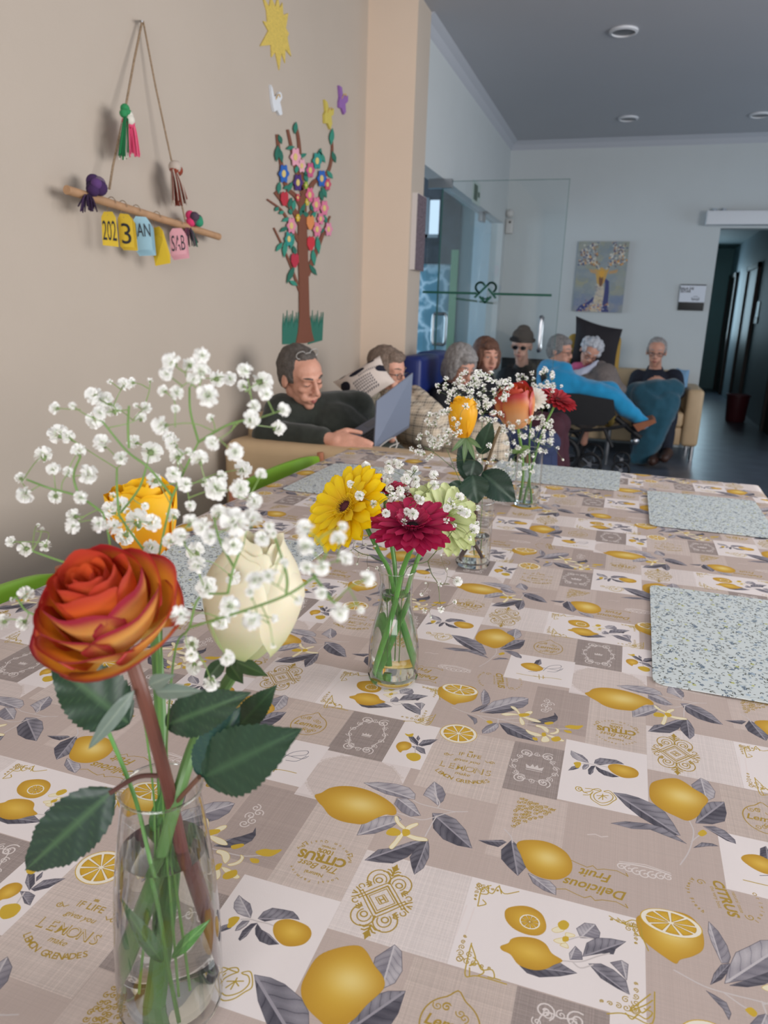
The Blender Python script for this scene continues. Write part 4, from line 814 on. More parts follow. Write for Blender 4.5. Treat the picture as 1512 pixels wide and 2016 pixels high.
PR = [('F',[(-355,-2483),(-280,-2304),(-157,-2232),(-17,-2085),(106,-1998),(128,-2045),(68,-2162),(9,-2302),(-95,-2430),(-226,-2466)]),('F',[(131,-1989),(60,-2098),(34,-2293),(83,-2403),(135,-2494),(192,-2387),(204,-2230),(169,-2084)]),('f',[(-542,-2183),(-550,-2014),(-491,-1904),(-363,-1820),(-241,-1774),(-193,-1807),(-259,-1964),(-385,-2102)]),('f',[(-759,-1367),(-615,-1299),(-417,-1266),(-269,-1279),(-175,-1360),(-155,-1451),(-312,-1478),(-475,-1473),(-636,-1423)]),('f',[(-335,-1599),(-336,-1497),(-235,-1465),(-138,-1525),(-28,-1677),(-120,-1729),(-226,-1698)]),('f',[(98,-1452),(-22,-1369),(-89,-1345),(-80,-1224),(-38,-1071),(69,-1134),(132,-1245),(134,-1359)]),('F',[(76,-1595),(183,-1561),(325,-1599),(456,-1727),(569,-1963),(428,-1975),(274,-1936),(142,-1815)]),('s',[(-164,-1471),(-67,-1498),(109,-1496),(281,-1487),(414,-1438)]),('s',[(-287,-1721),(-137,-1735),(-2,-1736),(109,-1650),(201,-1554),(316,-1474)]),('s',[(130,-1618),(111,-1768),(96,-1960)]),('s',[(109,-1496),(105,-1402),(13,-1273)]),('L',[(-1175,-1760),(-1125,-1695),(-1075,-1589),(-961,-1505),(-807,-1468),(-635,-1484),(-450,-1552),(-322,-1641),(-274,-1732),(-299,-1778),(-372,-1793),(-455,-1896),(-534,-2003),(-640,-2033),(-774,-2039),(-908,-1999),(-1019,-1902),(-1091,-1851)]),('p',[(-116,-1939),(-178,-1919),(-245,-1857),(-273,-1786),(-243,-1781),(-198,-1854),(-130,-1902)]),('p',[(-123,-1928),(-100,-1861),(-33,-1798),(-18,-1831),(-68,-1907),(-87,-1972)]),('p',[(-82,-1990),(12,-1991),(111,-1983),(129,-2017),(28,-2049),(-81,-2026)]),('p',[(-113,-2010),(-121,-2110),(-153,-2244),(-193,-2232),(-171,-2128),(-151,-2010)]),('y',[(-163,-1971),(-242,-1958),(-281,-2015),(-273,-2069),(-207,-2072),(-145,-2030)]),('y',[(-141,-1949),(-82,-1927),(-54,-1988),(-106,-2035)]),('h',[(-494,930),(-510,1054),(-465,1122),(-388,1185),(-277,1239),(-144,1265),(-47,1237),(16,1131),(31,1009),(8,891),(-76,797),(-171,729),(-203,677),(-259,695),(-380,770),(-466,846)]),('F',[(43,560),(79,677),(144,792),(210,826),(184,732),(130,638)]),('f',[(148,808),(92,1002),(74,1121),(89,1241),(157,1154),(211,1017),(225,899),(202,829)]),('f',[(150,608),(192,765),(272,963),(386,1070),(487,1172),(625,1227),(699,1224),(715,1075),(663,949),(563,851),(436,757),(279,681)]),('F',[(187,602),(305,692),(456,809),(596,923),(568,823),(445,702),(316,632)]),('F',[(6,489),(64,468),(143,428),(167,340),(145,277),(114,361),(59,424)]),('f',[(421,425),(359,387),(293,293),(261,174),(281,103),(349,134),(415,220),(443,337)]),('F',[(434,430),(538,470),(651,445),(766,395),(887,284),(954,156),(849,166),(717,167),(579,204),(494,317)]),('F',[(821,593),(902,722),(1003,804),(1083,893),(1077,962),(1127,866),(1128,782),(1059,657),(954,617)]),('s',[(-223,604),(-5,527),(195,519),(391,524),(585,516),(799,557),(1122,559),(1315,634)]),('s',[(408,503),(521,575),(648,652),(748,734)]),('s',[(404,529),(421,425)]),('s',[(140,512),(236,450),(298,418)]),('p',[(656,698),(605,808),(532,868),(510,920),(569,912),(632,819),(674,719)]),('p',[(637,733),(559,689),(482,645),(423,665),(485,718),(593,745)]),('p',[(664,687),(725,598),(742,521),(711,496),(673,577)]),('p',[(678,735),(732,858),(790,895),(797,839),(733,742)]),('p',[(682,708),(778,717),(877,699),(937,652),(871,632),(772,658)]),('y',[(646,766),(751,821),(771,771),(697,700),(655,706)]),('y',[(272,408),(321,447),(356,405),(322,364)]),('y',[(978,654),(1066,716),(1090,683),(1022,616)]),('p',[(893,566),(988,562),(1047,504),(1049,425),(1014,438),(953,508),(891,524)]),('p',[(772,397),(849,374),(944,358),(981,320),(926,286),(830,314)]),('p',[(1121,572),(1169,551),(1170,471),(1110,409),(1069,419),(1124,467),(1145,528)]),('p',[(1011,345),(1077,280),(1077,216),(1016,180),(986,219)]),('p',[(1035,367),(1114,371),(1249,320),(1226,281),(1120,309)]),('y',[(974,382),(1017,412),(1032,339),(995,312)]),('y',[(1106,316),(1178,383),(1216,320),(1164,250),(1112,255)]),('y',[(879,242),(930,249),(944,190),(899,185)]),('y',[(-1366,-2743),(-1305,-2678),(-1225,-2662),(-1148,-2626),(-1158,-2676),(-1206,-2749),(-1298,-2771)]),('y',[(1228,560),(1306,577),(1330,533),(1272,516)]),('f',[(-1034,-3472),(-1051,-3409),(-1111,-3335),(-1188,-3310),(-1246,-3284),(-1245,-3368),(-1217,-3428),(-1158,-3467),(-1094,-3474)]),('F',[(-971,-3457),(-961,-3375),(-909,-3311),(-817,-3294),(-726,-3285),(-671,-3316),(-639,-3347),(-715,-3359),(-814,-3405),(-903,-3465)]),('F',[(-955,3298),(-999,3273),(-1031,3185),(-1022,3098),(-1003,3088),(-975,3148),(-970,3233)]),('F',[(-950,3291),(-890,3247),(-809,3228),(-755,3199),(-692,3165),(-762,3131),(-850,3138),(-914,3188),(-944,3243)]),('f',[(-1028,3296),(-1081,3276),(-1096,3211),(-1088,3163),(-1058,3183),(-1030,3244)]),('F',[(-1245,3082),(-1211,3175),(-1168,3209),(-1128,3224),(-1138,3170),(-1189,3117)]),('y',[(-1199,3257),(-1165,3295),(-1119,3296),(-1119,3227),(-1139,3178),(-1170,3174),(-1183,3220)]),('s',[(-1100,3286),(-1029,3313),(-956,3315),(-866,3324),(-812,3319)]),('m',[(-812,3319),(-808,3362),(-778,3400),(-715,3429),(-634,3429),(-544,3412),(-491,3365),(-478,3304),(-500,3238),(-561,3191),(-640,3169),(-719,3196),(-783,3254)]),('g',[(-1072,2755),(-1111,2763),(-1109,2787),(-1078,2788),(-1084,2743),(-1118,2730),(-1142,2764),(-1131,2802),(-1088,2803),(-1058,2738),(-1014,2724)]),('g',[(-1040,2805),(-985,2818),(-916,2814),(-873,2815)]),('g',[(-1049,2726),(-983,2773),(-951,2824),(-900,2850),(-873,2822),(-914,2776),(-946,2719),(-925,2638),(-857,2606),(-775,2665),(-744,2751),(-779,2812),(-831,2816),(-839,2827),(-789,2854),(-745,2810),(-710,2734),(-742,2678),(-790,2602),(-855,2563),(-906,2587),(-967,2637),(-979,2707),(-957,2776)]),('g',[(-1054,2679),(-996,2701),(-964,2743)]),('g',[(-853,2739),(-912,2717)]),('g',[(-853,2739),(-893,2665)]),('g',[(-853,2739),(-851,2666)]),('g',[(-853,2739),(-810,2711)]),('g',[(-853,2739),(-795,2761)]),('g',[(-853,2739),(-854,2769)]),('f',[(89,3311),(199,3484),(272,3441),(330,3264),(308,3140),(228,3053),(159,3103),(103,3197)]),('F',[(81,2604),(158,2952),(280,3054),(404,3100),(407,2900),(371,2746),(243,2647)]),('F',[(149,2578),(260,2620),(355,2588),(438,2471),(440,2408),(357,2425),(268,2489)]),('F',[(-743,2840),(-613,2858),(-485,2842),(-317,2774),(-217,2685),(-142,2520),(-82,2343),(-171,2326),(-326,2418),(-466,2503),(-611,2646)]),('F',[(-754,2299),(-609,2381),(-406,2422),(-246,2414),(-113,2315),(-31,2234),(-173,2277),(-368,2336),(-548,2285)]),('F',[(33,2195),(117,2305),(214,2325),(269,2307),(172,2271)]),('s',[(23,2616),(51,2458),(18,2252),(-31,2079),(-106,1903)]),('s',[(20,2284),(85,2389),(150,2478)]),('y',[(89,2439),(144,2519),(179,2473),(125,2404)]),('L',[(-366,2982),(-340,3169),(-216,3298),(-82,3369),(4,3340),(106,3238),(206,3158),(239,3057),(163,2881),(111,2736),(3,2616),(-116,2652),(-256,2724),(-347,2837)]),('F',[(609,-1830),(695,-1798),(829,-1742),(872,-1757),(807,-1856),(706,-1856)]),('F',[(916,-1709),(842,-1883),(863,-2011),(945,-2097),(1044,-2179),(1101,-2039),(1050,-1882),(973,-1757)]),('f',[(1130,-2114),(1238,-2144),(1332,-2150),(1393,-2209),(1402,-2305),(1291,-2286),(1191,-2229)]),('s',[(822,-1572),(901,-1657),(931,-1742)]),('L',[(973,-1757),(1022,-1676),(1177,-1619),(1318,-1629),(1444,-1706),(1508,-1832),(1503,-1976),(1419,-2091),(1292,-2132),(1177,-2110),(1101,-2039),(1032,-1889)]),('f',[(-808,724),(-956,682),(-995,770),(-932,856),(-848,871),(-802,794)]),('f',[(-926,464),(-1021,430),(-1033,489),(-991,580),(-938,534)]),('F',[(-927,495),(-903,645),(-825,729),(-709,760),(-594,768),(-674,662),(-689,602),(-785,578)]),('F',[(-876,440),(-781,474),(-685,447),(-590,380),(-562,255),(-651,280),(-776,333)]),('f',[(-711,510),(-624,562),(-573,539),(-583,383),(-638,443)]),('F',[(-1399,231),(-1308,223),(-1186,287),(-1097,371),(-1030,343),(-961,317),(-1085,242),(-1238,177),(-1335,182)]),('s',[(-1091,394),(-940,438),(-816,535),(-721,601)]),('s',[(-1003,415),(-936,377),(-844,441)]),('s',[(-1052,624),(-956,693),(-857,706)]),('m',[(1025,-3031),(1081,-2978),(1099,-2927),(1169,-2879),(1286,-2855),(1373,-2883),(1431,-2960),(1520,-3002),(1458,-3066),(1400,-3129),(1308,-3172),(1192,-3162),(1115,-3085),(1045,-3067)]),('H',[(1016,-2726),(1008,-2619),(1105,-2546),(1210,-2528),(1305,-2572),(1354,-2674),(1351,-2756),(1298,-2817),(1198,-2835),(1090,-2805)]),('p',[(-1193,687),(-1130,745),(-1093,712),(-1157,665)]),('p',[(-1166,583),(-1087,634),(-1074,583),(-1131,562)]),('p',[(-1113,547),(-1066,586),(-1045,538)]),('p',[(-1075,695),(-1007,697),(-1014,672),(-1071,651)]),('y',[(-1150,773),(-1103,826),(-1057,795),(-1078,729),(-1128,718)]),('y',[(-1096,642),(-1055,657),(-1051,613),(-1092,594)]),('g',[(831,-2388),(761,-2467),(763,-2671)]),('g',[(774,-2436),(857,-2484),(895,-2378),(962,-2446),(1081,-2376)]),('g',[(752,-2522),(822,-2497),(804,-2398)]),('g',[(902,-2362),(936,-2455)]),('g',[(792,-2585),(827,-2623),(771,-2668)]),('g',[(792,-3083),(793,-3254),(810,-3411),(901,-3378),(1127,-3376)]),('g',[(796,-3103),(856,-3231),(821,-3306),(879,-3265),(940,-3324),(901,-3378)]),('g',[(836,-3217),(875,-3245),(921,-3311),(998,-3283),(1027,-3353),(979,-3360)]),('g',[(825,-3325),(840,-3400)]),('g',[(1027,-3353),(1076,-3355)]),('g',[(-733,1008),(-630,962),(-545,1028),(-478,1005),(-462,872),(-416,733)]),('g',[(-630,962),(-545,957),(-512,876),(-462,872)]),('g',[(-664,1009),(-579,945),(-495,975)]),('g',[(-719,29),(-617,69),(-529,64),(-398,58),(-377,340)]),('g',[(-408,310),(-469,231),(-529,155),(-558,108),(-514,142),(-440,205),(-394,258)]),('g',[(-588,79),(-543,42),(-500,93),(-441,78),(-397,147),(-455,163)]),('g',[(-499,165),(-470,121),(-410,197)]),('F',[(-402,-445),(-502,-385),(-559,-294),(-504,-272),(-416,-366)]),('F',[(-399,-429),(-372,-307),(-294,-257),(-211,-225),(-266,-365),(-351,-439)]),('F',[(-467,-483),(-390,-462),(-311,-478),(-268,-583),(-328,-579),(-402,-526)]),('F',[(-458,-298),(-455,-225),(-417,-282),(-423,-341)]),('s',[(-422,-480),(-388,-602)]),('m',[(-639,-549),(-632,-463),(-571,-412),(-498,-426),(-467,-497),(-493,-575),(-541,-612),(-551,-656),(-588,-630)]),('y',[(-474,-688),(-458,-642),(-380,-604),(-312,-639),(-302,-726),(-360,-779),(-434,-751)]),('y',[(-622,-239),(-574,-242),(-524,-202),(-518,-278),(-577,-286)]),('F',[(643,2292),(665,2423),(723,2478),(752,2335),(710,2258)]),('m',[(464,2190),(517,2272),(640,2309),(750,2244),(795,2173),(743,2082),(646,2055),(540,2101)]),('k',[(753,2216),(880,2207),(1029,2207),(1072,2283)]),('k',[(802,2117),(871,2292),(1014,2379),(1033,2298),(880,2207)]),('k',[(602,2009),(721,2056)]),('k',[(864,2113),(985,2143),(1048,2274)]),('g',[(444,1888),(593,1890),(764,1901),(933,1929),(1078,1930)]),('g',[(756,1972),(779,1834)]),('g',[(690,1900),(849,1907)]),('g',[(819,1963),(829,1865)])]
im = make_cloth_print()
m_cloth = image_mat('lemon_print_cotton', im, .82, bump=.08, spec=.2, uv=True)
def cloth():
    sk = .24; ss = sorted(set([TX0 - sk + i * sk / 6 for i in range(7)] + [TX0 + i * (TX1 - TX0) / 120 for i in range(121)] + [TX1 + i * sk / 6 for i in range(7)]))
    tt = sorted(set([TY0 - sk + i * sk / 6 for i in range(7)] + [TY0 + i * (TY1 - TY0) / 240 for i in range(241)] + [TY1 + i * sk / 6 for i in range(7)]))
    vs = []
    for t in tt:
        for s in ss:
            dx = max(TX0 - s, s - TX1, 0); dy = max(TY0 - t, t - TY1, 0); x = min(max(s, TX0), TX1); y = min(max(t, TY0), TY1); d = dx + dy
            z = TZ - d
            if d == 0:
                e = min(x - TX0, TX1 - x, y - TY0, TY1 - y)
                z += .0019 * mnoise.noise((x * 5, y * 5, 0)) + .0009 * mnoise.noise((x * 14 + 3, y * 7, 4)) + .0012 * math.exp(-((x + y * .35 + .05) / .02) ** 2) * (1 if x < -.35 else 0)
                z += .0016 * math.exp(-((y - 1.33 - .05 * math.sin(x * 5)) / .03) ** 2)
                z -= .004 * math.exp(-e / .004)
            else:
                f = .018 * min(1, d / .15) * math.sin((s + t) * 26); x += (dx > 0) * (f + .01) * (1 if s > TX1 else -1); y += (dy > 0) * (f + .01) * (1 if t > TY1 else -1)
            vs.append((x, y, z))
    n = len(ss); fs = [(j * n + i, j * n + i + 1, (j + 1) * n + i + 1, (j + 1) * n + i) for j in range(len(tt) - 1) for i in range(n - 1)]
    me = bpy.data.meshes.new('tablecloth'); me.from_pydata(vs, [], fs); me.polygons.foreach_set('use_smooth', [True] * len(fs))
    uv = me.uv_layers.new(name='UVMap'); SL = (-.1497, .8124); st = [((s - SL[0]) / .52, (t - SL[1]) / .68) for t in tt for s in ss]
    a = np.array(st, np.float32)[np.array([l.vertex_index for l in me.loops])]; uv.data.foreach_set('uv', a.ravel())
    return me
tc_ = put('tablecloth', cloth(), m_cloth); tag(tc_, 'beige patchwork cotton cloth printed with lemons, leaves and gold lettering', 'tablecloth')
im = make_mat_print(); m_mat = image_mat('sprig_print', im, .5, .16, .16, bump=.02, spec=.4)
def place_mat(x0, y0, x1, y1, rot, lab):
    w_, h_ = (x1 - x0) / 2, (y1 - y0) / 2; r = .018; P = []
    for cx, cy, a0 in ((w_ - r, h_ - r, 0), (-w_ + r, h_ - r, 90), (-w_ + r, -h_ + r, 180), (w_ - r, -h_ + r, 270)):
        for k in range(5): a = math.radians(a0 + k * 22.5); P.append((cx + r * math.cos(a), cy + r * math.sin(a), 0))
    mb = MB().prism(P, (0, 0, .0016)); o = put('place_mat', mb.mesh('place_mat', (0, 0, 0), False), m_mat, None, ((x0 + x1) / 2, (y0 + y1) / 2, TZ + .0018)); o.rotation_euler.z = rot
    tag(o, lab, 'place mat', 'sprig print place mats')
place_mat(.085, 1.036, .39, 1.468, -.010, 'pale sprig print place mat nearest on the right side')
place_mat(.096, 1.937, .395, 2.353, 0, 'pale sprig print place mat second on the right side')
place_mat(-.40, 2.31, .015, 2.615, 0, 'pale sprig print place mat at the far end of the table')
place_mat(-.905, 1.885, -.600, 2.310, 0, 'pale sprig print place mat by the green chair back')
place_mat(-.885, 1.03, -.575, 1.45, 0.0, 'pale sprig print place mat behind the nearest bouquet')

# ------------------------------------------------------------------ green chairs on the left side
m_grn = mat('green_plastic', (132, 184, 52), .38, noise=.03, nscale=10); m_beech = mat('beech_wood', (176, 112, 84), .5, noise=.12, nscale=25)
def chair(y0, y1, zt, lab):
    x = -1.10; yc = (y0 + y1) / 2; t = empty('dining_chair', (x + .2, yc, 0), lab, 'chair', 'green backed chairs along the table')
    mb = MB(); n = 12; vs = []; 
    for j, (zz, dx) in enumerate(((zt - .26, .015), (zt - .2, 0), (zt - .05, -.012), (zt - .008, -.018), (zt, -.022), (zt, -.034), (zt - .008, -.04), (zt - .05, -.034), (zt - .2, -.022), (zt - .26, -.01))):
        for i in range(n + 1):
            u = i / n; vs.append((x + dx - .03 * (1 - (2 * u - 1) ** 2), y0 + (y1 - y0) * u, zz - .012 * (abs(2 * u - 1) ** 6)))
    fs = [(j * (n + 1) + i, j * (n + 1) + i + 1, ((j + 1) % 10) * (n + 1) + i + 1, ((j + 1) % 10) * (n + 1) + i) for j in range(10) for i in range(n)]
    fs += [tuple(j * (n + 1) for j in range(10))[::-1], tuple(j * (n + 1) + n for j in range(10))]
    mb.add(vs, fs); part('backrest', mb, m_grn, t)
    for y in (y0 - .012, y1 + .012): part('leg', MB().tube([(x - .02, y, zt + .002), (x - .005, y, .42), (x + .0, y, 0)], [.013, .017, .014], 10), m_beech, t)
    for y in (y0 + .01, y1 - .01): part('leg', MB().tube([(x + .38, y, .42), (x + .4, y, 0)], [.017, .014], 10), m_beech, t)
    part('seat', MB().box((x, y0, .43), (x + .40, y1, .46), bev=.012), m_grn, t)
    part('seat_frame', MB().box((x, y0 - .01, .38), (x + .39, y0 + .01, .43)).box((x, y1 - .01, .38), (x + .39, y1 + .01, .43)).box((x, y0, .38), (x + .02, y1, .43)), m_beech, t)
a = at(628, 897, 0, -1.12); b = at(462, 962, 0, -1.12)
chair(b.y, a.y, (a.z + b.z) / 2 + .004, 'green backed wooden chair at the far left of the table')
a = at(92, 1120, 0, -1.12)
chair(a.y - .38, a.y + .03, a.z - .01, 'green backed chair at the left edge of the photo')

# ------------------------------------------------------------------ vases
m_glass = clear_glass('vase_glass', (.985, .995, .99)); m_shell = glass_pane('vase_shell', (.965, .98, .975), 1.3, 2.6); m_water = clear_glass('vase_water', (.985, .995, .985), 0, 1.33)
def strip_caps(me):
    bm = bmesh.new(); bm.from_mesh(me); bmesh.ops.delete(bm, geom=[f for f in bm.faces if len(f.verts) > 8], context='FACES_ONLY'); bm.to_mesh(me); bm.free()
def vase(px, py, prof, wall, level, label):
    p = at(px, py, 2, TZ + .0022); t = empty('glass_vase', p, label, 'vase', 'glass vases down the middle of the table')
    outer = [(r, z) for r, z in prof]; inner = [(max(.001, r - wall), z) for r, z in prof if z > .006]; inner = [(inner[0][0] * .92, .009)] + [q for q in inner[1:]]
    o = part('body', MB().lathe([q for q in outer if q[1] > .006], p, 64), m_shell, t, sharp=0); o.data.polygons.foreach_get
    strip_caps(o.data)
    part('base', MB().lathe([(0, 0), (prof[0][0] * .93, 0), prof[0], (prof[1][0], prof[1][1]), (prof[1][0] + .0005, .0078), (0, .0074)], p, 48), m_glass, t, sharp=60)
    rr, rz = prof[-1]; part('rim', MB().lathe([(rr + .0008 * math.cos(a), rz + .0009 * math.sin(a)) for a in np.linspace(0, 2 * math.pi, 9)[:-1]], p, 64, closed=True), m_glass, t)
    wi = [(r - .0004, z) for r, z in inner if z < level]; f = lambda zz: float(np.interp(zz, [q[1] for q in inner], [q[0] for q in inner])) - .0004
    wp = [(0, .0085)] + [(wi[0][0] * .97, .0093)] + wi[1:] + [(f(level), level + .0008), (f(level) - .002, level), (0, level - .0003)]
    part('water', MB().lathe(wp, p, 48), m_water, t, sharp=60); return p
V1 = vase(338, 1972, [(.0345, 0), (.0365, .004), (.0375, .012), (.0375, .03), (.0372, .06), (.0362, .085), (.0345, .11), (.0318, .135), (.0288, .158), (.0268, .172), (.0264, .178), (.0275, .183)], .0022, .134, 'clear glass carafe vase with roses, nearest on the table')
V2 = vase(773, 1335, [(.0325, 0), (.0345, .004), (.0352, .012), (.0352, .04), (.034, .06), (.030, .08), (.026, .096), (.0232, .110), (.0222, .120), (.0222, .142), (.0228, .150), (.0248, .158), (.0258, .162)], .002, .127, 'clear glass bottle vase with gerberas, second on the table')
V3 = vase(930, 1110, [(.0335, 0), (.0350, .003), (.0352, .01), (.0352, .135)], .0022, .062, 'straight glass tumbler vase with a yellow rose, third on the table')
V4 = vase(1036, 993, [(.0330, 0), (.0345, .003), (.0347, .01), (.0347, .155)], .0022, .05, 'straight glass vase with orange rose and red gerbera, farthest on the table')

# ------------------------------------------------------------------ flowers
def ppm(p): return FPX / ((p - Vector((0, 0, H))).dot(CF))
def sm(a, b, x): x = min(1, max(0, (x - a) / (b - a))); return x * x * (3 - 2 * x)
def mixc(a, b, t): return tuple(a[i] * (1 - t) + b[i] * t for i in range(3))
def frame_of(ax, spin=0):
    q = Vector((0, 0, 1)).rotation_difference(Vector(ax).normalized()); return q.to_matrix() @ Matrix.Rotation(spin, 3, 'Z')
m_petal = vcol_mat('rose_petal', .45, .15, tr=.22, back='attr', backmix=1)
m_petal_y = vcol_mat('yellow_petal', .5, .15, tr=.25)
m_leafm = vcol_mat('leaf_green', .38, .0, tr=.08, back='5c7a58', backmix=.5)
m_stem = vcol_mat('stem_green', .45, .05)
SG, SBr, SLt = srgb('587f44'), srgb('5b3230'), srgb('7aa84e')
def rose_petal(r, h, a, th, fl, droop, pal, K_, ph=0, nu=12, nv=14, z0=0, rnd=.20, close=0):
    mb = MB(); vs = []; cs = []; cb = []; pin = pal
    if pal is pal_orange: pal = pal_out
    if pal is pal_red: pin = pal_orange; pal = lambda v, u, k: mixc(pal_out(v, u, k), srgb('c0462c'), .55)
    for j in range(nv + 1):
        v = j / nv
        for i in range(nu + 1):
            u = 2 * i / nu - 1; au = abs(u)
            rr = r * math.sin(math.pi / 2 * min(1, .12 + v * 1.15)) ** (.8 if close < .115 else .36) + fl * sm(.55, 1, v) * (1 - .25 * au) + .035 * r * math.sin(u * 4 + ph) * v * v
            zz = z0 + h * v * (1 - rnd * au ** 4 * .9) - droop * sm(.72, 1, v) ** 1.5 + .02 * h * math.sin(u * 7 + ph * 2) * v ** 3
            wd = a * (.30 + .70 * math.sin(math.pi * .5 * min(1, v * 1.5 + .1)))
            if v > .85: wd *= 1 - .10 * sm(.85, 1.0, v)
            an = th + u * wd; rr *= (1 + .10 * (1 - au) * (v - .5)) * (1 - close * sm(.55, 1, v))
            vs.append((rr * math.cos(an), rr * math.sin(an), zz)); cs.append(pal(v, u, K_)); cb.append(pin(v, u, K_))
    mb.cb = cb; n = nu + 1
    mb.add(vs, [(j * n + i, j * n + i + 1, (j + 1) * n + i + 1, (j + 1) * n + i) for j in range(nv) for i in range(nu)], cs); return mb
def pal_orange(v, u, k):
    yel, org, red, crm = srgb('ffbe42'), srgb('f4762c'), srgb('bc3034'), srgb('ffe08c')
    base = mixc(yel, org, (sm(.25, .8, v) * .8 + .2) if k < 2 else sm(.55, .95, v) * .7)
    if k >= 2: base = mixc(crm, base, sm(.1, .6, v + .25 * abs(u)))
    e = max(sm(.66, .97, v) if k < 2 else sm(.60, .95, v), sm(.55 if k > 1 else .62, .98, abs(u)) * sm(.1, .5, v)); return mixc(base, red if k < 3 else srgb('a82c40'), e * (.5 if k == 0 else .8 if k == 1 else 1))
def pal_out(v, u, k):
    crm, gold, org, red, pk = srgb('f8e4a4'), srgb('f6b850'), srgb('f07a34'), srgb('b82c34'), srgb('a82a44')
    if k < 2: return mixc(mixc(gold, org, sm(.2, .75, v)), red, max(sm(.72, 1, v), .8 * sm(.6, 1, abs(u)) * sm(.2, .6, v)) * .8)
    base = mixc(crm, gold, sm(.3, .75, v) * .8 + .2 * abs(u)); return mixc(base, pk, max(sm(.62, .95, v), sm(.50, .95, abs(u)) * sm(.15, .55, v)))
def pal_red(v, u, k): return mixc(pal_orange(v, u, k), srgb('b8402f'), .45 if k < 3 else .55)
def pal_yellow(v, u, k): return mixc(srgb('f0a412'), srgb('fbc81c'), sm(.2, .9, v))
def pal_white(v, u, k): return mixc(srgb('d8e0a8'), srgb('f3ecd2'), sm(.0, .45, v))
def rose(name_lab, c, axis, R, Hh, pal, m, layers, spin=0, group='roses in the vases', close=0):
    t = empty('rose', c, name_lab, 'flower', group); Q = frame_of(axis, spin)
    for k, (n, rf, hf, a, fl, dr, z0) in enumerate(layers):
        for i in range(n):
            kk = 0 if rf < .34 else 1 if rf < .62 else 2 if rf < .82 else 3; ph = i * 2.1 + k
            mb = rose_petal(R * rf * (1 + .05 * math.sin(ph)), Hh * hf * (1 + .04 * math.cos(ph * 1.7)), a, 2 * math.pi * i / n + k * 1.1 + .25 * math.sin(ph), R * fl * (1 + .25 * math.sin(ph * 1.3)), Hh * dr * (1 + .3 * math.sin(ph)), pal, kk, ph, z0=z0 * Hh, close=close)
            mb.v = [tuple(Q @ (Vector(v) - Vector((0, 0, Hh * .5))) + Vector(c)) for v in mb.v]
            part('petal', mb, m, t, sharp=0)
    return t, Vector(c) - Q @ Vector((0, 0, Hh * .5))
OPEN = ((2, .10, .90, 2.3, .0, 0, .05), (3, .18, .93, 1.7, .0, 0, .05), (3, .27, .96, 1.6, .01, .0, .04), (3, .38, .98, 1.45, .02, .01, .03), (4, .50, .96, 1.2, .05, .04, .02), (4, .62, .90, 1.15, .10, .08, .01), (4, .72, .80, 1.1, .17, .10, 0), (5, .80, .66, 1.0, .24, .10, -.04), (3, .84, .50, 1.05, .30, .06, -.08))
BUD = ((2, .25, .98, 2.4, 0, 0, 0), (3, .42, 1.0, 1.5, .02, 0, 0), (3, .60, 1.0, 1.35, .05, .0, 0), (4, .78, .98, 1.15, .08, .02, 0), (4, .88, .93, 1.0, .12, .06, 0))
def tubepart(t, pts, r, cols, name='stem', n=10, r2=None):
    P = catmull(pts, 8); m_ = len(P); cc = [mixc(cols[0], cols[-1], i / (m_ - 1)) for i in range(m_)]
    return part(name, MB().tube(P, r, n, r2, cols=cc), m_stem, t)
def leaf(t, base, tip, wpx, up=None, col='2e4a38', col2='4a6a48', serr=17, fold=.22, droop=.1, name='leaf', ns=68, side=None):
    base, tip = Vector(base), Vector(tip); ax = tip - base; Ln = ax.length; ax.normalize(); wd = wpx / ppm((base + tip) / 2) / 2
    view = (Vector((0, 0, H)) - (base + tip) / 2).normalized(); up = Vector(up).normalized() if up is not None else view
    nr = (up - ax * up.dot(ax)).normalized(); sd = ax.cross(nr); mb = MB(); vs = []; cs = []; c0, c1 = srgb(col), srgb(col2); nu = 5
    for j in range(ns + 1):
        t_ = j / ns; w_ = wd * (math.sin(math.pi * min(1, t_ ** .70)) ** .92 * 1.04 if t_ < 1 else 0)
        if serr: w_ *= 1 + .10 * (((t_ * serr) % 1.0) - .5)
        for i in range(-nu, nu + 1):
            u = i / nu; b = abs(u)
            q = base + ax * (Ln * (t_ + .035 * b * math.sin(math.pi * t_))) + sd * (u * w_) + nr * (b * w_ * fold - droop * Ln * (t_ - .5) ** 2 * 2 + .012 * Ln * math.sin(t_ * 22 - b * 5) * b)
            vein = max(0, 1 - b * 9) + .5 * max(0, 1 - abs(((t_ * 8 - b * 1.6) % 1) - .5) * 9) * (b > .05)
            vs.append(q); cs.append(mixc(c0, c1, min(1, vein * .8)))
    n = 2 * nu + 1; mb.add(vs, [(j * n + i, j * n + i + 1, (j + 1) * n + i + 1, (j + 1) * n + i) for j in range(ns) for i in range(n - 1)], cs)
    return part(name, mb, m_leafm, t, sharp=0)
def Pp(px, py, Y): return at(px, py, 1, Y)
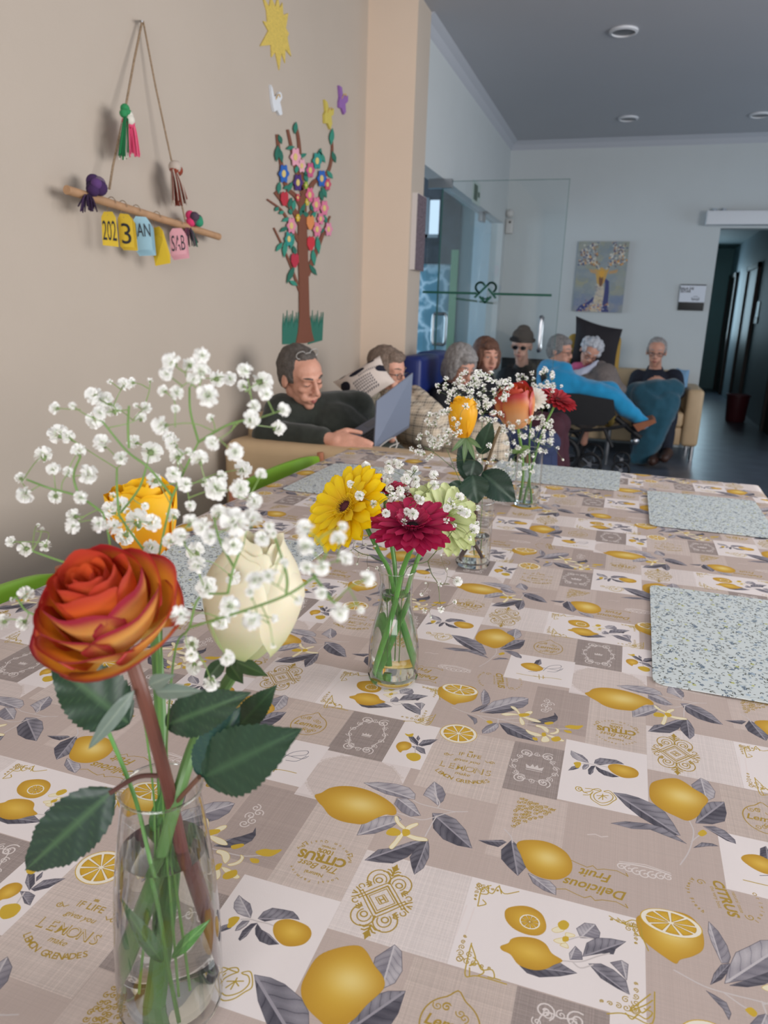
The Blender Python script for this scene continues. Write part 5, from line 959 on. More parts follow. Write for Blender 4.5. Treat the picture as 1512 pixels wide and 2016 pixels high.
# --- first vase
Y1 = V1.y
c = Pp(207, 1196, .325); R = 150 / ppm(c)
t, b = rose('large open orange and red rose in the nearest vase', c, (-.04, -.46, .88), R, R * 1.34, pal_orange, m_petal, OPEN, 1.0, close=.10)
st = [b, Pp(285, 1380, .335), Pp(318, 1500, .355), Pp(338, 1580, .37), Pp(370, 1730, .38), Pp(412, 1905, .392)]
tubepart(t, st, .0040, [srgb('6e4436'), srgb('5a2e30')], r2=.0048)
for a_, b_ in (((262, 1362), (170, 1480)), ((300, 1362), (395, 1360)), ((290, 1350), (340, 1330))):
    leaf(t, Pp(*a_, .325), Pp(*b_, .315), 30, col='6f8076', col2='8c9a8c', serr=0, name='sepal', ns=12)
tubepart(t, [Pp(318, 1527, .36), Pp(270, 1530, .35), Pp(215, 1562, .335)], .0016, [srgb('5a3a34')] * 2, 'leaf_stalk')
leaf(t, Pp(218, 1560, .335), Pp(40, 1722, .32), 112, col='283f34', fold=.12)
leaf(t, Pp(255, 1425, .36), Pp(98, 1300, .35), 118, col='27402f', fold=.1)
tubepart(t, [Pp(342, 1585, .37), Pp(368, 1556, .366), Pp(392, 1530, .36)], .0016, [srgb('6a4a3c')] * 2, 'leaf_stalk')
leaf(t, Pp(390, 1532, .36), Pp(470, 1395, .37), 78, col='2a4a44', fold=.18)
leaf(t, Pp(392, 1534, .358), Pp(584, 1440, .35), 128, col='24402f', col2='3c5c40', fold=.1)
leaf(t, Pp(320, 1430, .36), Pp(487, 1366, .36), 84, col='2a4232', fold=.15)
c = Pp(498, 1168, .42); R = 118 / ppm(c)
t, b = rose('creamy white rose behind the orange rose', c, (.12, -.10, .98), R, R * 2.1, pal_white, vcol_mat('white_petal', .5, .3, tr=.3), BUD, .4, close=.52)
tubepart(t, [b, Pp(400, 1425, .40), Pp(352, 1560, .372), Pp(300, 1760, .368), Pp(256, 1985, .366)], .0044, [srgb('62854c'), srgb('4a703c')])
for a_, b_ in (((440, 1300), (400, 1345)), ((450, 1305), (478, 1345)), ((460, 1300), (525, 1330))): leaf(t, Pp(*a_, .415), Pp(*b_, .405), 30, col='3f5c3a', col2='5c7a4c', serr=0, name='sepal', ns=12)
leaf(t, Pp(470, 1430, .40), Pp(542, 1352, .40), 52, col='36503a')
c = Pp(282, 1022, .47); R = 76 / ppm(c)
t, b = rose('bright yellow rose at the back of the nearest bouquet', c, (0, -.08, 1), R, R * 1.9, pal_yellow, m_petal_y, BUD, 1.3, close=.12)
tubepart(t, [b, Pp(310, 1300, .43), Pp(322, 1560, .385), Pp(329, 1680, .385), Pp(316, 2000, .375)], .0042, [srgb('5f8a4c'), srgb('46703a')])
# blossoms of baby's breath
def blossom_mesh(n, seed):
    rs = random.Random(seed); mb = MB(); wh = (.92, .92, .90)
    for i in range(n):
        k = (i + .5) / n; ph = math.acos(1 - 1.55 * k); th = i * 2.399963; d = Vector((math.sin(ph) * math.cos(th), math.sin(ph) * math.sin(th), math.cos(ph)))
        s = d.orthogonal().normalized(); s = (Matrix.Rotation(rs.random() * 6.28, 3, d) @ s); q = d.cross(s); w_ = rs.uniform(.26, .40); L0 = rs.uniform(.80, 1.05); b = s * rs.uniform(-.15, .15)
        P = [d * .25, d * .62 + q * w_ * .7, d * .62 - q * w_ * .7, d * L0 + b + q * w_, d * L0 + b - q * w_, d * (L0 + .1) + b * 1.6]
        cc = (.74, .84, .62); mb.add(P, [(0, 1, 2), (1, 3, 4, 2), (3, 5, 4)], [cc, wh, wh, wh, wh, wh])
    g = srgb('8aa06a'); mb.tube([(0, 0, -.75), (0, 0, -.2)], [.12, .34], 6, cols=[g, g]); me = mb.mesh('blossom', sharp=0); return me
def bud_mesh():
    mb = MB(); mb.ball((0, 0, 0), (.8, .8, 1), seg=8, rings=6, col=(.86, .88, .80)); g = srgb('7c9460'); mb.tube([(0, 0, -1.1), (0, 0, -.2)], [.2, .86], 7, cols=[g, g]); return mb.mesh('blossom', sharp=0)
m_bl = vcol_mat('blossom_white', .7, .0, tr=.25)
BL = [blossom_mesh(34, s) for s in range(4)]; BLs = [blossom_mesh(12, s) for s in range(3)]; BU = bud_mesh()
for m_ in BL + BLs + [BU]: m_.materials.append(m_bl)
def sprig(label, root, skel, blos, rst=.00062, seed=1, near=True, stemcol=('7c9a58', '5f8a46')):
    """branching spray: skeleton polylines, then one twig to every blossom from the nearest node below it"""
    rs = random.Random(seed); t = empty('babys_breath', root[0], label, 'flower', "sprigs of baby's breath"); mb = MB(); nodes = []
    c0, c1 = srgb(stemcol[0]), srgb(stemcol[1])
    for pl in [root] + skel:
        P = catmull(pl, 5) if len(pl) > 2 else pl; mb.tube(P, rst * 1.25, 6, rst, cols=[c1 if pl is root else mixc(c0, c1, .5)] * len(P))
        nodes += P if pl is not root else P[-2:]
    r0 = Vector(root[-1]); todo = sorted(blos, key=lambda b: (b[0] - r0).length)
    for p, r in todo:
        best = min(nodes, key=lambda q: (q - p).length + .6 * max(0, (q - r0).length - (p - r0).length) + (.02 if (q - p).length < r * 1.3 else 0))
        d = p - best; L_ = d.length; mid = best + d * .5 + Vector((rs.uniform(-1, 1), rs.uniform(-1, 1), rs.uniform(-.2, 1))) * L_ * .12
        P = catmull([best, mid, p], 3); mb.tube(P, rst * .6, 5, rst * .42, cols=[c0] * len(P)); nodes += [mid, best + d * .75]
        small = r * ppm(p) < 7.5; me = rs.choice(BL if near and not small else BLs); me = BU if r * ppm(p) < 3.6 else me
        o = bpy.data.objects.new('blossom', me); COL.objects.link(o); o.parent = t
        dn = (p - mid).normalized(); dn = (dn + Vector((rs.uniform(-.5, .5), rs.uniform(-.8, .1), rs.uniform(-.2, .5)))).normalized()
        o.rotation_euler = dn.to_track_quat('Z', 'Y').to_euler(); o.scale = (r, r, r); o.location = p - wl(t)
    part('stem', mb, m_stem, t); return t
G1 = [(850,130,45),(1000,100,40),(940,145,35),(1000,180,45),(825,190,35),(1215,175,40),(1080,215,40),(1140,215,35),(1300,235,55),(1320,290,35),(1205,250,30),(810,275,28),(875,285,35),(1030,300,55),(960,215,35),(615,245,35),(655,235,25),(745,228,18),(545,230,15),(360,350,20),(275,362,30),(465,300,45),(520,330,50),(560,370,40),(470,420,45),(495,385,35),(725,360,30),(700,410,28),(675,350,16),(870,365,22),(1045,410,22),(800,450,50),(840,510,35),(290,490,50),(340,505,35),(505,535,45),(215,595,45),(390,575,40),(665,530,35),(750,580,55),(855,540,40),(600,610,35),(880,600,40),(1260,355,35),(1245,415,45),(1405,370,35),(1380,460,38),(1165,580,45),(1055,535,38),(935,578,22),(990,615,45),(265,665,35),(340,680,30),(435,690,50),(1205,665,45),(1295,690,30),(100,708,27),(125,790,42),(275,800,35),(400,805,35),(860,690,40),(765,720,40),(920,740,38),(1100,700,30),(1015,730,25),(1190,760,50),(1260,825,42),(1070,760,60),(560,795,18),(720,848,20),(945,845,28),(365,900,38),(360,950,38),(190,942,10),(210,960,10),(55,1025,28),(125,1060,38),(225,1045,30),(600,845,45),(545,870,45),(490,940,40),(565,950,40),(620,1000,45),(680,920,60),(755,930,45),(860,895,35),(750,1055,40),(840,1020,35),(895,1000,45),(1005,950,45),(945,925,40),(1165,930,70),(1245,920,60),(1130,900,45),(1085,880,40),(1335,950,30),(1355,985,22),(1300,1010,40),(970,1070,45),(975,1140,45),(1155,1040,50),(1040,1000,40),(1155,1200,40),(1025,1250,55),(1140,1345,55),(1265,1215,45),(1330,1195,35),(1410,1130,25),(1365,1170,18),(1240,1275,25),(895,1390,50),(1095,1420,45),(1250,1415,50),(1360,1405,22),(1480,1315,25),(1355,1540,15),(950,1530,38),(950,1585,35),(965,1645,40),(1050,1725,42),(1125,1600,40),(130,1285,40),(60,1313,15),(15,1420,35),(115,1430,35),
      (1512,960,48),(1515,1048,48),(1522,1153,40),(1595,1153,42),(1680,1012,40),(1713,1108,40),(1822,1207,40),(1688,1374,46),(1595,1280,32),(1790,1363,20),(1700,950,26)]
def q2(x, y, Y): return Pp(x / 2.52, 660 + y / 2.52, Y)
rs = random.Random(4); A_, B_, C_, D_ = [], [], [], []
for x, y, r in G1:
    if x > 1480 or (x > 1200 and y > 1100): Y = .30 + rs.uniform(-.03, .02); k = D_
    elif y > 1150 and x < 200: Y = .33; k = C_
    elif x < 470 and y > 560: Y = .37 + rs.uniform(-.03, .03); k = C_
    elif y > 860 and x > 800: Y = .36 + rs.uniform(-.06, .03); k = D_
    elif x < 760 and y < 1100 and y > 420: Y = .38 + rs.uniform(-.04, .04); k = B_ if x > 520 or y < 560 else C_
    else: Y = .38 + rs.uniform(-.04, .04); k = A_
    p = q2(x, y, Y); k.append((p, r * .98 / 2.52 / ppm(p)))
rt = lambda dx, dy: [Vector((V1.x + dx, V1.y + dy, TZ + .03)), Vector((V1.x + dx * .3, V1.y + dy * .3, TZ + .17))]
sprig("tall central spray of white baby's breath in the nearest vase", rt(.012, -.01) + [q2(770, 1300, .38), q2(795, 1060, .38)], [[q2(795, 1060, .38), q2(830, 900, .38), q2(855, 800, .38)], [q2(855, 800, .38), q2(930, 640, .38), q2(985, 530, .38)], [q2(985, 530, .38), q2(945, 380, .39), q2(940, 260, .39)], [q2(985, 530, .38), q2(1120, 450, .37), q2(1220, 420, .37)], [q2(855, 800, .38), q2(740, 660, .37), q2(630, 575, .37), q2(510, 430, .37)], [q2(640, 560, .37), q2(635, 450, .37), q2(640, 350, .37)]], A_, seed=1)
sprig("middle spray of baby's breath over the yellow rose", rt(-.014, .008) + [q2(800, 1330, .40), q2(740, 1100, .40)], [[q2(740, 1100, .40), q2(650, 980, .39), q2(590, 890, .38)], [q2(590, 890, .38), q2(580, 760, .38), q2(580, 660, .38)], [q2(600, 880, .39), q2(690, 760, .39), q2(730, 640, .39)]], B_, seed=2)
sprig("left drooping spray of baby's breath beside the orange rose", rt(-.01, -.012) + [q2(640, 1500, .37), q2(560, 1200, .37)], [[q2(560, 1200, .37), q2(540, 1000, .37), q2(510, 880, .37)], [q2(510, 880, .37), q2(390, 800, .36), q2(250, 760, .36), q2(130, 715, .35)], [q2(400, 820, .36), q2(365, 700, .36), q2(400, 600, .36)], [q2(560, 1200, .37), q2(300, 1120, .35), q2(160, 1070, .34)], [q2(560, 1450, .36), q2(180, 1390, .33), q2(80, 1300, .33)]], C_, seed=3)
sprig("right spray of baby's breath in front of the white rose", rt(.015, -.004) + [q2(860, 1620, .35), q2(940, 1450, .34)], [[q2(940, 1450, .34), q2(990, 1300, .34), q2(1130, 1280, .33)], [q2(1130, 1280, .33), q2(1160, 1150, .33), q2(1210, 1030, .33)], [q2(1160, 1150, .33), q2(1090, 1020, .35), q2(1060, 900, .36)], [q2(940, 1450, .34), q2(1200, 1370, .31), q2(1420, 1290, .30), q2(1560, 1200, .30)], [q2(1420, 1290, .30), q2(1420, 1180, .30), q2(1350, 960, .32)], [q2(1560, 1200, .30), q2(1660, 1330, .29)], [q2(1560, 1200, .30), q2(1620, 1080, .29)]], D_, seed=4)
t = empty('greenery_stem', Pp(330, 2000, .35), 'thin green stem with narrow leaves inside the nearest vase', 'plant stem')
tubepart(t, [Pp(352, 2010, .352), Pp(330, 1895, .348), Pp(312, 1780, .350), Pp(288, 1660, .362), Pp(262, 1560, .366), Pp(205, 1420, .37)], .0014, [SG, srgb('5f9a48')])
leaf(t, Pp(322, 1890, .348), Pp(238, 1766, .345), 34, col='3c6a34', col2='5c8a48', serr=0)
leaf(t, Pp(336, 1886, .348), Pp(412, 1812, .36), 24, col='4a7a3c', col2='6a9a50', serr=0)
leaf(t, Pp(300, 1640, .37), Pp(318, 1560, .372), 24, col='3c6a34', col2='5c8a48', serr=0)

# --- gerberas
def ger_petal(L_, W_, pal, droop=.12, chan=.18):
    mb = MB(); vs = []; cs = []; nu, nv = 2, 9
    for j in range(nv + 1):
        t_ = j / nv; w_ = W_ * (.42 + .58 * math.sin(math.pi * .5 * min(1, t_ * 1.7))) * (math.sqrt(max(0, 1 - ((t_ - .80) / .205) ** 2)) if t_ > .8 else 1)
        for i in range(-nu, nu + 1):
            u = i / nu; vs.append((u * w_ / 2, L_ * t_, -droop * L_ * t_ * t_ + chan * W_ * (u * u) * (1 - .4 * t_) + .02 * W_ * math.sin(t_ * 12 + u * 3))); cs.append(pal(t_, u))
    n = 2 * nu + 1; mb.add(vs, [(j * n + i, j * n + i + 1, (j + 1) * n + i + 1, (j + 1) * n + i) for j in range(nv) for i in range(n - 1)], cs); return mb.mesh('petal', sharp=0)
def gerbera(lab, c, axis, R, pal, m, disc, rings, spin=0, W=.20, discr=.17):
    t = empty('gerbera', c, lab, 'flower', 'gerberas in the vases'); Q = frame_of(axis, spin); rs = random.Random(int(R * 1e5))
    for k, (n, rf, tilt, r0, z0) in enumerate(rings):
        me = ger_petal(R * rf * (1 - r0), R * W * (1 if k < 2 else .8), pal); me.materials.append(m)
        for i in range(n):
            a = 2 * math.pi * (i + .5 * (k % 2)) / n + rs.uniform(-.05, .05); o = bpy.data.objects.new('petal', me); COL.objects.link(o); o.parent = t
            M_ = Q @ Matrix.Rotation(a, 3, 'Z') @ Matrix.Rotation(math.radians(tilt) + rs.uniform(-.10, .10), 3, 'X')
            M4 = M_.to_4x4() @ Matrix.Diagonal((1, 1 + rs.uniform(-.07, .05), 1, 1)); M4.translation = Q @ Vector((-math.sin(a) * R * r0, math.cos(a) * R * r0, z0 * R)); o.matrix_basis = M4
    mb = MB(); d0, d1, d2 = disc
    mb.ball((0, 0, .02 * R), (R * discr, R * discr, R * .06), seg=20, rings=8, col=srgb(d0))
    for i in range(150):
        k = math.sqrt((i + .5) / 150); a = i * 2.4; rr = k * R * discr * 1.05; cc = srgb(d0 if k < .62 else d1 if k < .86 else d2); hh = R * (.05 + .09 * k * k)
        mb.tube([(rr * math.cos(a), rr * math.sin(a), .02 * R), (rr * 1.25 * math.cos(a), rr * 1.25 * math.sin(a), .02 * R + hh)], R * .012, 4, R * .008, cols=[cc, cc])
    mb.v = [tuple(Q @ Vector(v) + Vector(c)) for v in mb.v]; part('flower_head', mb, vcol_mat('disc', .8, 0), t)
    mb = MB().lathe([(.001, -.16 * R), (R * .12, -.14 * R), (R * .2, -.05 * R), (R * .18, 0)], (0, 0, 0), 14); mb.v = [tuple(Q @ Vector(v) + Vector(c)) for v in mb.v]; mb.c = [SG] * len(mb.v)
    part('calyx', mb, m_stem, t)
    return t, Vector(c) + Q @ Vector((0, 0, -.14 * R)), Vector(c) + Q @ Vector((0, 0, -.5 * R))
m_ger = vcol_mat('gerbera_petal', .5, .1, tr=.22)
def gp(a, b, e=None):
    A, B = srgb(a), srgb(b); return lambda t_, u: mixc(A, B, sm(.1, .8, t_) * (1 - .25 * abs(u)))
RG = ((22, 1.0, 6, .16, 0), (22, .96, 14, .15, .012), (18, .80, 24, .14, .03), (24, .42, 48, .13, .04))
c = Pp(683, 1000, .87); R = 98 / ppm(c)
t, b, b2 = gerbera('yellow gerbera with dark eye in the second vase', c, (-.42, -.66, .60), R, gp('e8b800', 'ffe010'), m_ger, ('54202a', 'c9a020', 'ecc818'), ((20, 1.0, 4, .16, 0), (19, .95, 12, .15, .014), (14, .70, 26, .15, .03), (40, .20, 30, .15, .02)), .2, W=.27)
tubepart(t, [b, b2, Pp(745, 1085, .90), Pp(768, 1130, .915), Pp(785, 1220, .93), Pp(808, 1335, .93)], .0030, [srgb('4a7a34'), srgb('5a9440')])
c = Pp(812, 1038, .86); R = 88 / ppm(c)
t, b, b2 = gerbera('magenta gerbera with black centre in the second vase', c, (.06, -.34, .94), R, gp('8c1440', 'c22458'), m_ger, ('1a0c12', '7a1436', 'a01e48'), RG, .5, W=.24, discr=.2)
tubepart(t, [b, b2, Pp(790, 1130, .90), Pp(775, 1200, .905), Pp(742, 1325, .905)], .0034, [srgb('4f8a3a'), srgb('66a44a')])
c = Pp(768, 965, .97); R = 62 / ppm(c)
t, b, b2 = gerbera('small crimson gerbera half hidden at the back of the second vase', c, (.25, .15, .95), R, gp('8c1838', 'c02a50'), m_ger, ('3a1018', '7a1436', 'a01e48'), RG[:3], .1, W=.26)
tubepart(t, [b, b2, Pp(778, 1130, .935), Pp(768, 1200, .94), Pp(770, 1300, .94)], .0026, [srgb('4f8a3a'), srgb('5a9440')])
c = Pp(872, 1018, .93); R = 84 / ppm(c)
t, b, b2 = gerbera('pale green gerbera turned away in the second vase', c, (.62, -.42, .66), R, gp('a2ae6c', 'c6ce94'), m_ger, ('8a9a4a', 'a8b468', 'c2cc88'), ((20, 1.0, 4, .14, 0), (20, .94, 12, .13, .012), (16, .72, 24, .12, .03)), 0, W=.30)
tubepart(t, [b, b2, Pp(815, 1120, .93), Pp(790, 1200, .925), Pp(752, 1330, .925)], .0030, [srgb('6a9a4a'), srgb('5a9440')])
def cloud(rs, n, px0, py0, px1, py1, r0, r1, Y0, Y1_, shape=True):
    out = []
    while len(out) < n:
        x, y = rs.uniform(px0, px1), rs.uniform(py0, py1)
        if shape and ((x - (px0 + px1) / 2) / (px1 - px0) * 2) ** 2 + ((y - (py0 + py1) / 2) / (py1 - py0) * 2) ** 2 > 1: continue
        p = Pp(x, y, rs.uniform(Y0, Y1_)); out.append((p, rs.uniform(r0, r1) / ppm(p)))
    return out
rs = random.Random(21)
sprig("spray of baby's breath rising behind the yellow gerbera", [V2 + Vector((0, .005, .03)), V2 + Vector((0, .003, .15)), Pp(770, 1040, .95)], [[Pp(770, 1040, .95), Pp(762, 990, .95), Pp(740, 940, .95)], [Pp(765, 1000, .95), Pp(800, 950, .96), Pp(820, 925, .96)], [Pp(770, 1040, .93), Pp(800, 1000, .92)]],
      cloud(rs, 34, 695, 905, 835, 985, 7.5, 10.5, .90, 1.0) + cloud(rs, 20, 735, 960, 830, 1030, 6, 9, .84, .95) + [(Pp(x, y, .83), r / ppm(Pp(x, y, .83))) for x, y, r in ((708, 976, 10), (690, 953, 8), (813, 1012, 11), (855, 955, 10), (854, 935, 10), (760, 1010, 9))], .0006, 5, stemcol=('6a7a4c', '5a7a40'))
sprig("spray of baby's breath spreading right over the pale gerbera", [V2 + Vector((.006, 0, .03)), V2 + Vector((.01, 0, .155)), Pp(842, 1105, .92)], [[Pp(842, 1105, .92), Pp(880, 1060, .88), Pp(900, 1030, .87)], [Pp(842, 1105, .90), Pp(850, 1130, .88), Pp(862, 1150, .87), Pp(866, 1185, .86)], [Pp(862, 1150, .87), Pp(885, 1150, .86)]],
      [(Pp(x, y, .85), r / ppm(Pp(x, y, .85))) for x, y, r in ((881, 1000, 9), (893, 996, 6), (908, 1005, 10), (918, 1010, 10), (933, 1042, 11), (879, 1025, 7), (905, 978, 9), (887, 985, 7), (895, 1035, 5), (925, 1060, 5), (901, 1144, 10), (867, 1149, 6), (868, 1200, 7), (836, 1202, 6), (895, 1185, 5), (830, 1170, 4), (838, 1148, 3), (880, 1120, 3), (848, 1215, 3), (868, 1093, 3), (940, 1030, 5), (899, 1000, 4))], .0005, 6, stemcol=('6a6a48', '5a7a40'))
sprig("budding sprig of baby's breath left of the second vase's neck", [V2 + Vector((-.006, 0, .03)), V2 + Vector((-.012, 0, .155)), Pp(733, 1095, .90)], [[Pp(733, 1095, .90), Pp(712, 1090, .89), Pp(695, 1080, .88)]],
      [(Pp(x, y, .88), r / ppm(Pp(x, y, .88))) for x, y, r in ((697, 1068, 3), (690, 1085, 3), (703, 1110, 3.2), (720, 1072, 3), (725, 1120, 4), (738, 1075, 3), (735, 1050, 3), (716, 1058, 3), (742, 1118, 4), (706, 1096, 3))], .0005, 7, stemcol=('5a5a3c', '5a7a40'))

# --- third vase: yellow rose and dark leaves
YV = V3.y
c = Pp(912, 822, 1.43); R = 33 / ppm(c)
t, b = rose('closed yellow rose in the third vase', c, (.05, -.05, 1), R, R * 2.3, lambda v, u, k: mixc(srgb('eaa60e'), srgb('f8bd14'), v), m_petal_y, BUD, 2.0, close=.22)
tubepart(t, [b, Pp(930, 900, 1.44), Pp(937, 960, 1.45), Pp(938, 1000, 1.455), Pp(932, 1050, 1.46), Pp(913, 1100, 1.46)], .0034, [srgb('5c4a34'), srgb('4a3230')])
for dx, dy in ((-30, 22), (-5, 45), (18, 40), (30, 15)): leaf(t, Pp(918, 860, 1.43), Pp(918 + dx, 868 + dy, 1.42), 10, col='6a8a5a', col2='8aa070', serr=0, name='sepal', ns=10)
for a_, b_, w_, Y_, cl in (((949, 930), (1015, 988), 60, 1.42, '223c30'), ((930, 935), (940, 992), 56, 1.40, '24402f'), ((926, 950), (906, 868), 36, 1.44, '223a2e'), ((916, 954), (873, 966), 26, 1.42, '2c4a38'), ((945, 895), (968, 828), 36, 1.46, '2a4432'), ((935, 905), (925, 945), 40, 1.41, '20362a')):
    leaf(t, Pp(*a_, Y_), Pp(*b_, Y_ - .01), w_, col=cl, col2='3c5a44')
t = empty('cut_stem', Pp(965, 1095, 1.47), 'brown cut stem crossing the rose stem in the third vase', 'plant stem')
tubepart(t, [Pp(946, 1098, 1.455), Pp(930, 1050, 1.458), Pp(936, 990, 1.45), Pp(970, 880, 1.44), Pp(985, 840, 1.44)], .003, [srgb('4a3230'), srgb('6a5a3c')])
rs = random.Random(31)
sprig("spray of baby's breath drooping left in the third vase", [V3 + Vector((0, .01, .02)), V3 + Vector((-.01, 0, .13)), Pp(912, 960, 1.42)], [[Pp(912, 960, 1.42), Pp(896, 925, 1.41), Pp(880, 885, 1.40)], [Pp(896, 925, 1.41), Pp(860, 895, 1.40), Pp(835, 880, 1.40)]],
      cloud(rs, 34, 838, 800, 905, 885, 4.5, 7, 1.36, 1.46) + cloud(rs, 16, 803, 855, 880, 905, 4.5, 7, 1.36, 1.42) + [(Pp(x, y, 1.36), r / ppm(Pp(x, y, 1.36))) for x, y, r in ((917, 800, 7), (905, 850, 6), (899, 840, 5), (907, 824, 3), (963, 877, 6), (939, 896, 3), (959, 911, 4), (944, 906, 4), (940, 1000, 6), (938, 1045, 3))], .0006, 8, False, ('5a6a48', '5a7a40'))
sprig("wide crown of baby's breath above the yellow rose", [V3 + Vector((.008, .01, .02)), V3 + Vector((.01, .01, .13)), Pp(950, 860, 1.5)], [[Pp(950, 860, 1.5), Pp(945, 800, 1.5), Pp(920, 770, 1.5)], [Pp(948, 820, 1.5), Pp(975, 780, 1.5), Pp(1000, 750, 1.52)]],
      cloud(rs, 62, 885, 728, 1010, 795, 4.5, 7, 1.42, 1.6) + cloud(rs, 22, 858, 738, 935, 795, 4, 6, 1.42, 1.5) + cloud(rs, 14, 930, 785, 985, 840, 4.5, 7, 1.42, 1.5), .0006, 9, False, ('5a6a48', '5a7a40'))
# --- fourth vase
c = Pp(1014, 800, 1.90); R = 46 / ppm(c)
t, b = rose('half open orange rose in the fourth vase', c, (-.15, -.25, .95), R, R * 1.75, pal_red, m_petal, BUD, .7, close=.20)
tubepart(t, [b, Pp(1026, 880, 1.96), Pp(1030, 930, 1.99), Pp(1024, 985, 2.0)], .0036, [SLt, SG])
leaf(t, Pp(1045, 880, 1.95), Pp(1000, 892, 1.93), 14, col='5a7a3c', col2='7a9a50')
c = Pp(1050, 786, 1.95); R = 28 / ppm(c)
t, b, b2 = gerbera('small white daisy flower beside the orange rose', c, (.15, -.75, .6), R, gp('e8e6da', 'f6f4ec'), m_ger, ('d8d89a', 'e6e4b8', 'f0eed8'), ((18, 1.0, 10, .14, 0), (18, .85, 24, .13, .03), (14, .5, 42, .1, .05)), 0, W=.26)
tubepart(t, [b, b2, Pp(1042, 880, 2.0), Pp(1044, 990, 2.02)], .0024, [SLt, SG])
c = Pp(1097, 788, 2.0); R = 40 / ppm(c)
t, b, b2 = gerbera('red gerbera seen from the side in the fourth vase', c, (.35, -.25, .90), R, gp('8a1c24', 'b02a34'), m_ger, ('3a1014', '7a1a20', '9a2028'), RG[:3], 0, W=.24)
tubepart(t, [b, b2, Pp(1068, 850, 2.01), Pp(1045, 930, 2.02), Pp(1032, 990, 2.01)], .0028, [SLt, SG])
rs = random.Random(41)
sprig("spray of baby's breath around the orange rose in the fourth vase", [V4 + Vector((0, .01, .02)), V4 + Vector((.01, .0, .15)), Pp(1052, 870, 2.0)], [[Pp(1052, 870, 2.0), Pp(1065, 830, 2.0), Pp(1070, 780, 2.0)], [Pp(1052, 870, 2.0), Pp(1010, 840, 1.9), Pp(980, 830, 1.88)], [Pp(1052, 870, 1.95), Pp(1085, 880, 1.92)]],
      cloud(rs, 34, 1015, 722, 1100, 775, 4, 5.5, 1.9, 2.1) + cloud(rs, 30, 1045, 815, 1092, 890, 4, 6, 1.85, 2.0) + cloud(rs, 22, 970, 830, 1050, 875, 4, 6, 1.82, 1.92) + [(Pp(x, y, 1.83), r / ppm(Pp(x, y, 1.83))) for x, y, r in ((992, 788, 6), (990, 818, 5), (1046, 823, 6), (1037, 829, 5), (1088, 744, 5), (1089, 757, 5), (1105, 760, 4), (1088, 771, 4), (1098, 882, 4), (1108, 905, 3), (1078, 800, 5))], .0005, 10, False, ('6a7a4c', '5a8a40'))
sprig("low pale spray of baby's breath against the fourth vase", [V4 + Vector((-.01, 0, .02)), V4 + Vector((-.012, -.002, .15)), Pp(1012, 900, 1.92)], [[Pp(1012, 900, 1.92), Pp(1015, 925, 1.88), Pp(1005, 945, 1.86)], [Pp(1012, 900, 1.92), Pp(1030, 885, 1.88)]],
      cloud(rs, 34, 968, 880, 1055, 945, 3.6, 6, 1.82, 1.93), .0005, 11, False, ('6a7a4c', '5a8a40'))
# ------------------------------------------------------------------ soft shapes and figures
def remesh(mb, name, voxel, smooth=4, amp=0.0, scale=8, org=(0, 0, 0), stretch=(1, 1, 1)):
    """fuse overlapping solids into one continuous skin, smooth it and give it folds"""
    me = bpy.data.meshes.new('raw'); me.from_pydata([tuple(v) for v in mb.v], [], mb.f); o = bpy.data.objects.new('raw', me); COL.objects.link(o)
    r = o.modifiers.new('r', 'REMESH'); r.mode = 'VOXEL'; r.voxel_size = voxel
    s = o.modifiers.new('s', 'SMOOTH'); s.iterations = smooth; s.factor = .5
    dg = bpy.context.evaluated_depsgraph_get(); ev = o.evaluated_get(dg); out = bpy.data.meshes.new_from_object(ev); out.name = name
    bpy.data.objects.remove(o); bpy.data.meshes.remove(me)
    org = Vector(org)
    if amp:
        for v in out.vertices:
            p = v.co; q = Vector((p.x * stretch[0], p.y * stretch[1], p.z * stretch[2]))
            v.co = p + v.normal * (amp * (mnoise.noise(q * scale) + .5 * mnoise.noise(q * scale * 2.3)))
    for v in out.vertices: v.co -= org
    out.polygons.foreach_set('use_smooth', [True] * len(out.polygons)); out.update(); return out
def soft(name, mb, m, parent, voxel=.012, smooth=4, amp=.004, scale=9, stretch=(1, 1, 1)):
    return put(name, remesh(mb, name, voxel, smooth, amp, scale, wl(parent), stretch), m, parent)
def caps(mb, P, R, n=12):
    mb.tube(P, R, n)
    for p, r in zip(P, R if isinstance(R, (list, tuple)) else [R] * len(P)): mb.ball(p, r * .99, seg=12, rings=8)
    return mb
m_skin = mat('skin', (206, 152, 130), .5, noise=.09, nscale=22, bump=.12, bscale=110, sss=.06)
m_lip = mat('lip', (168, 98, 92), .5); m_eye = mat('eye_white', (206, 200, 196), .25); m_iris = mat('iris', (44, 34, 30), .2); m_brow = mat('brow', (92, 84, 78), .9)
m_frame = mat('spectacle_frame', (34, 32, 36), .35); m_frame_c = mat('clear_frame', (176, 174, 170), .25)
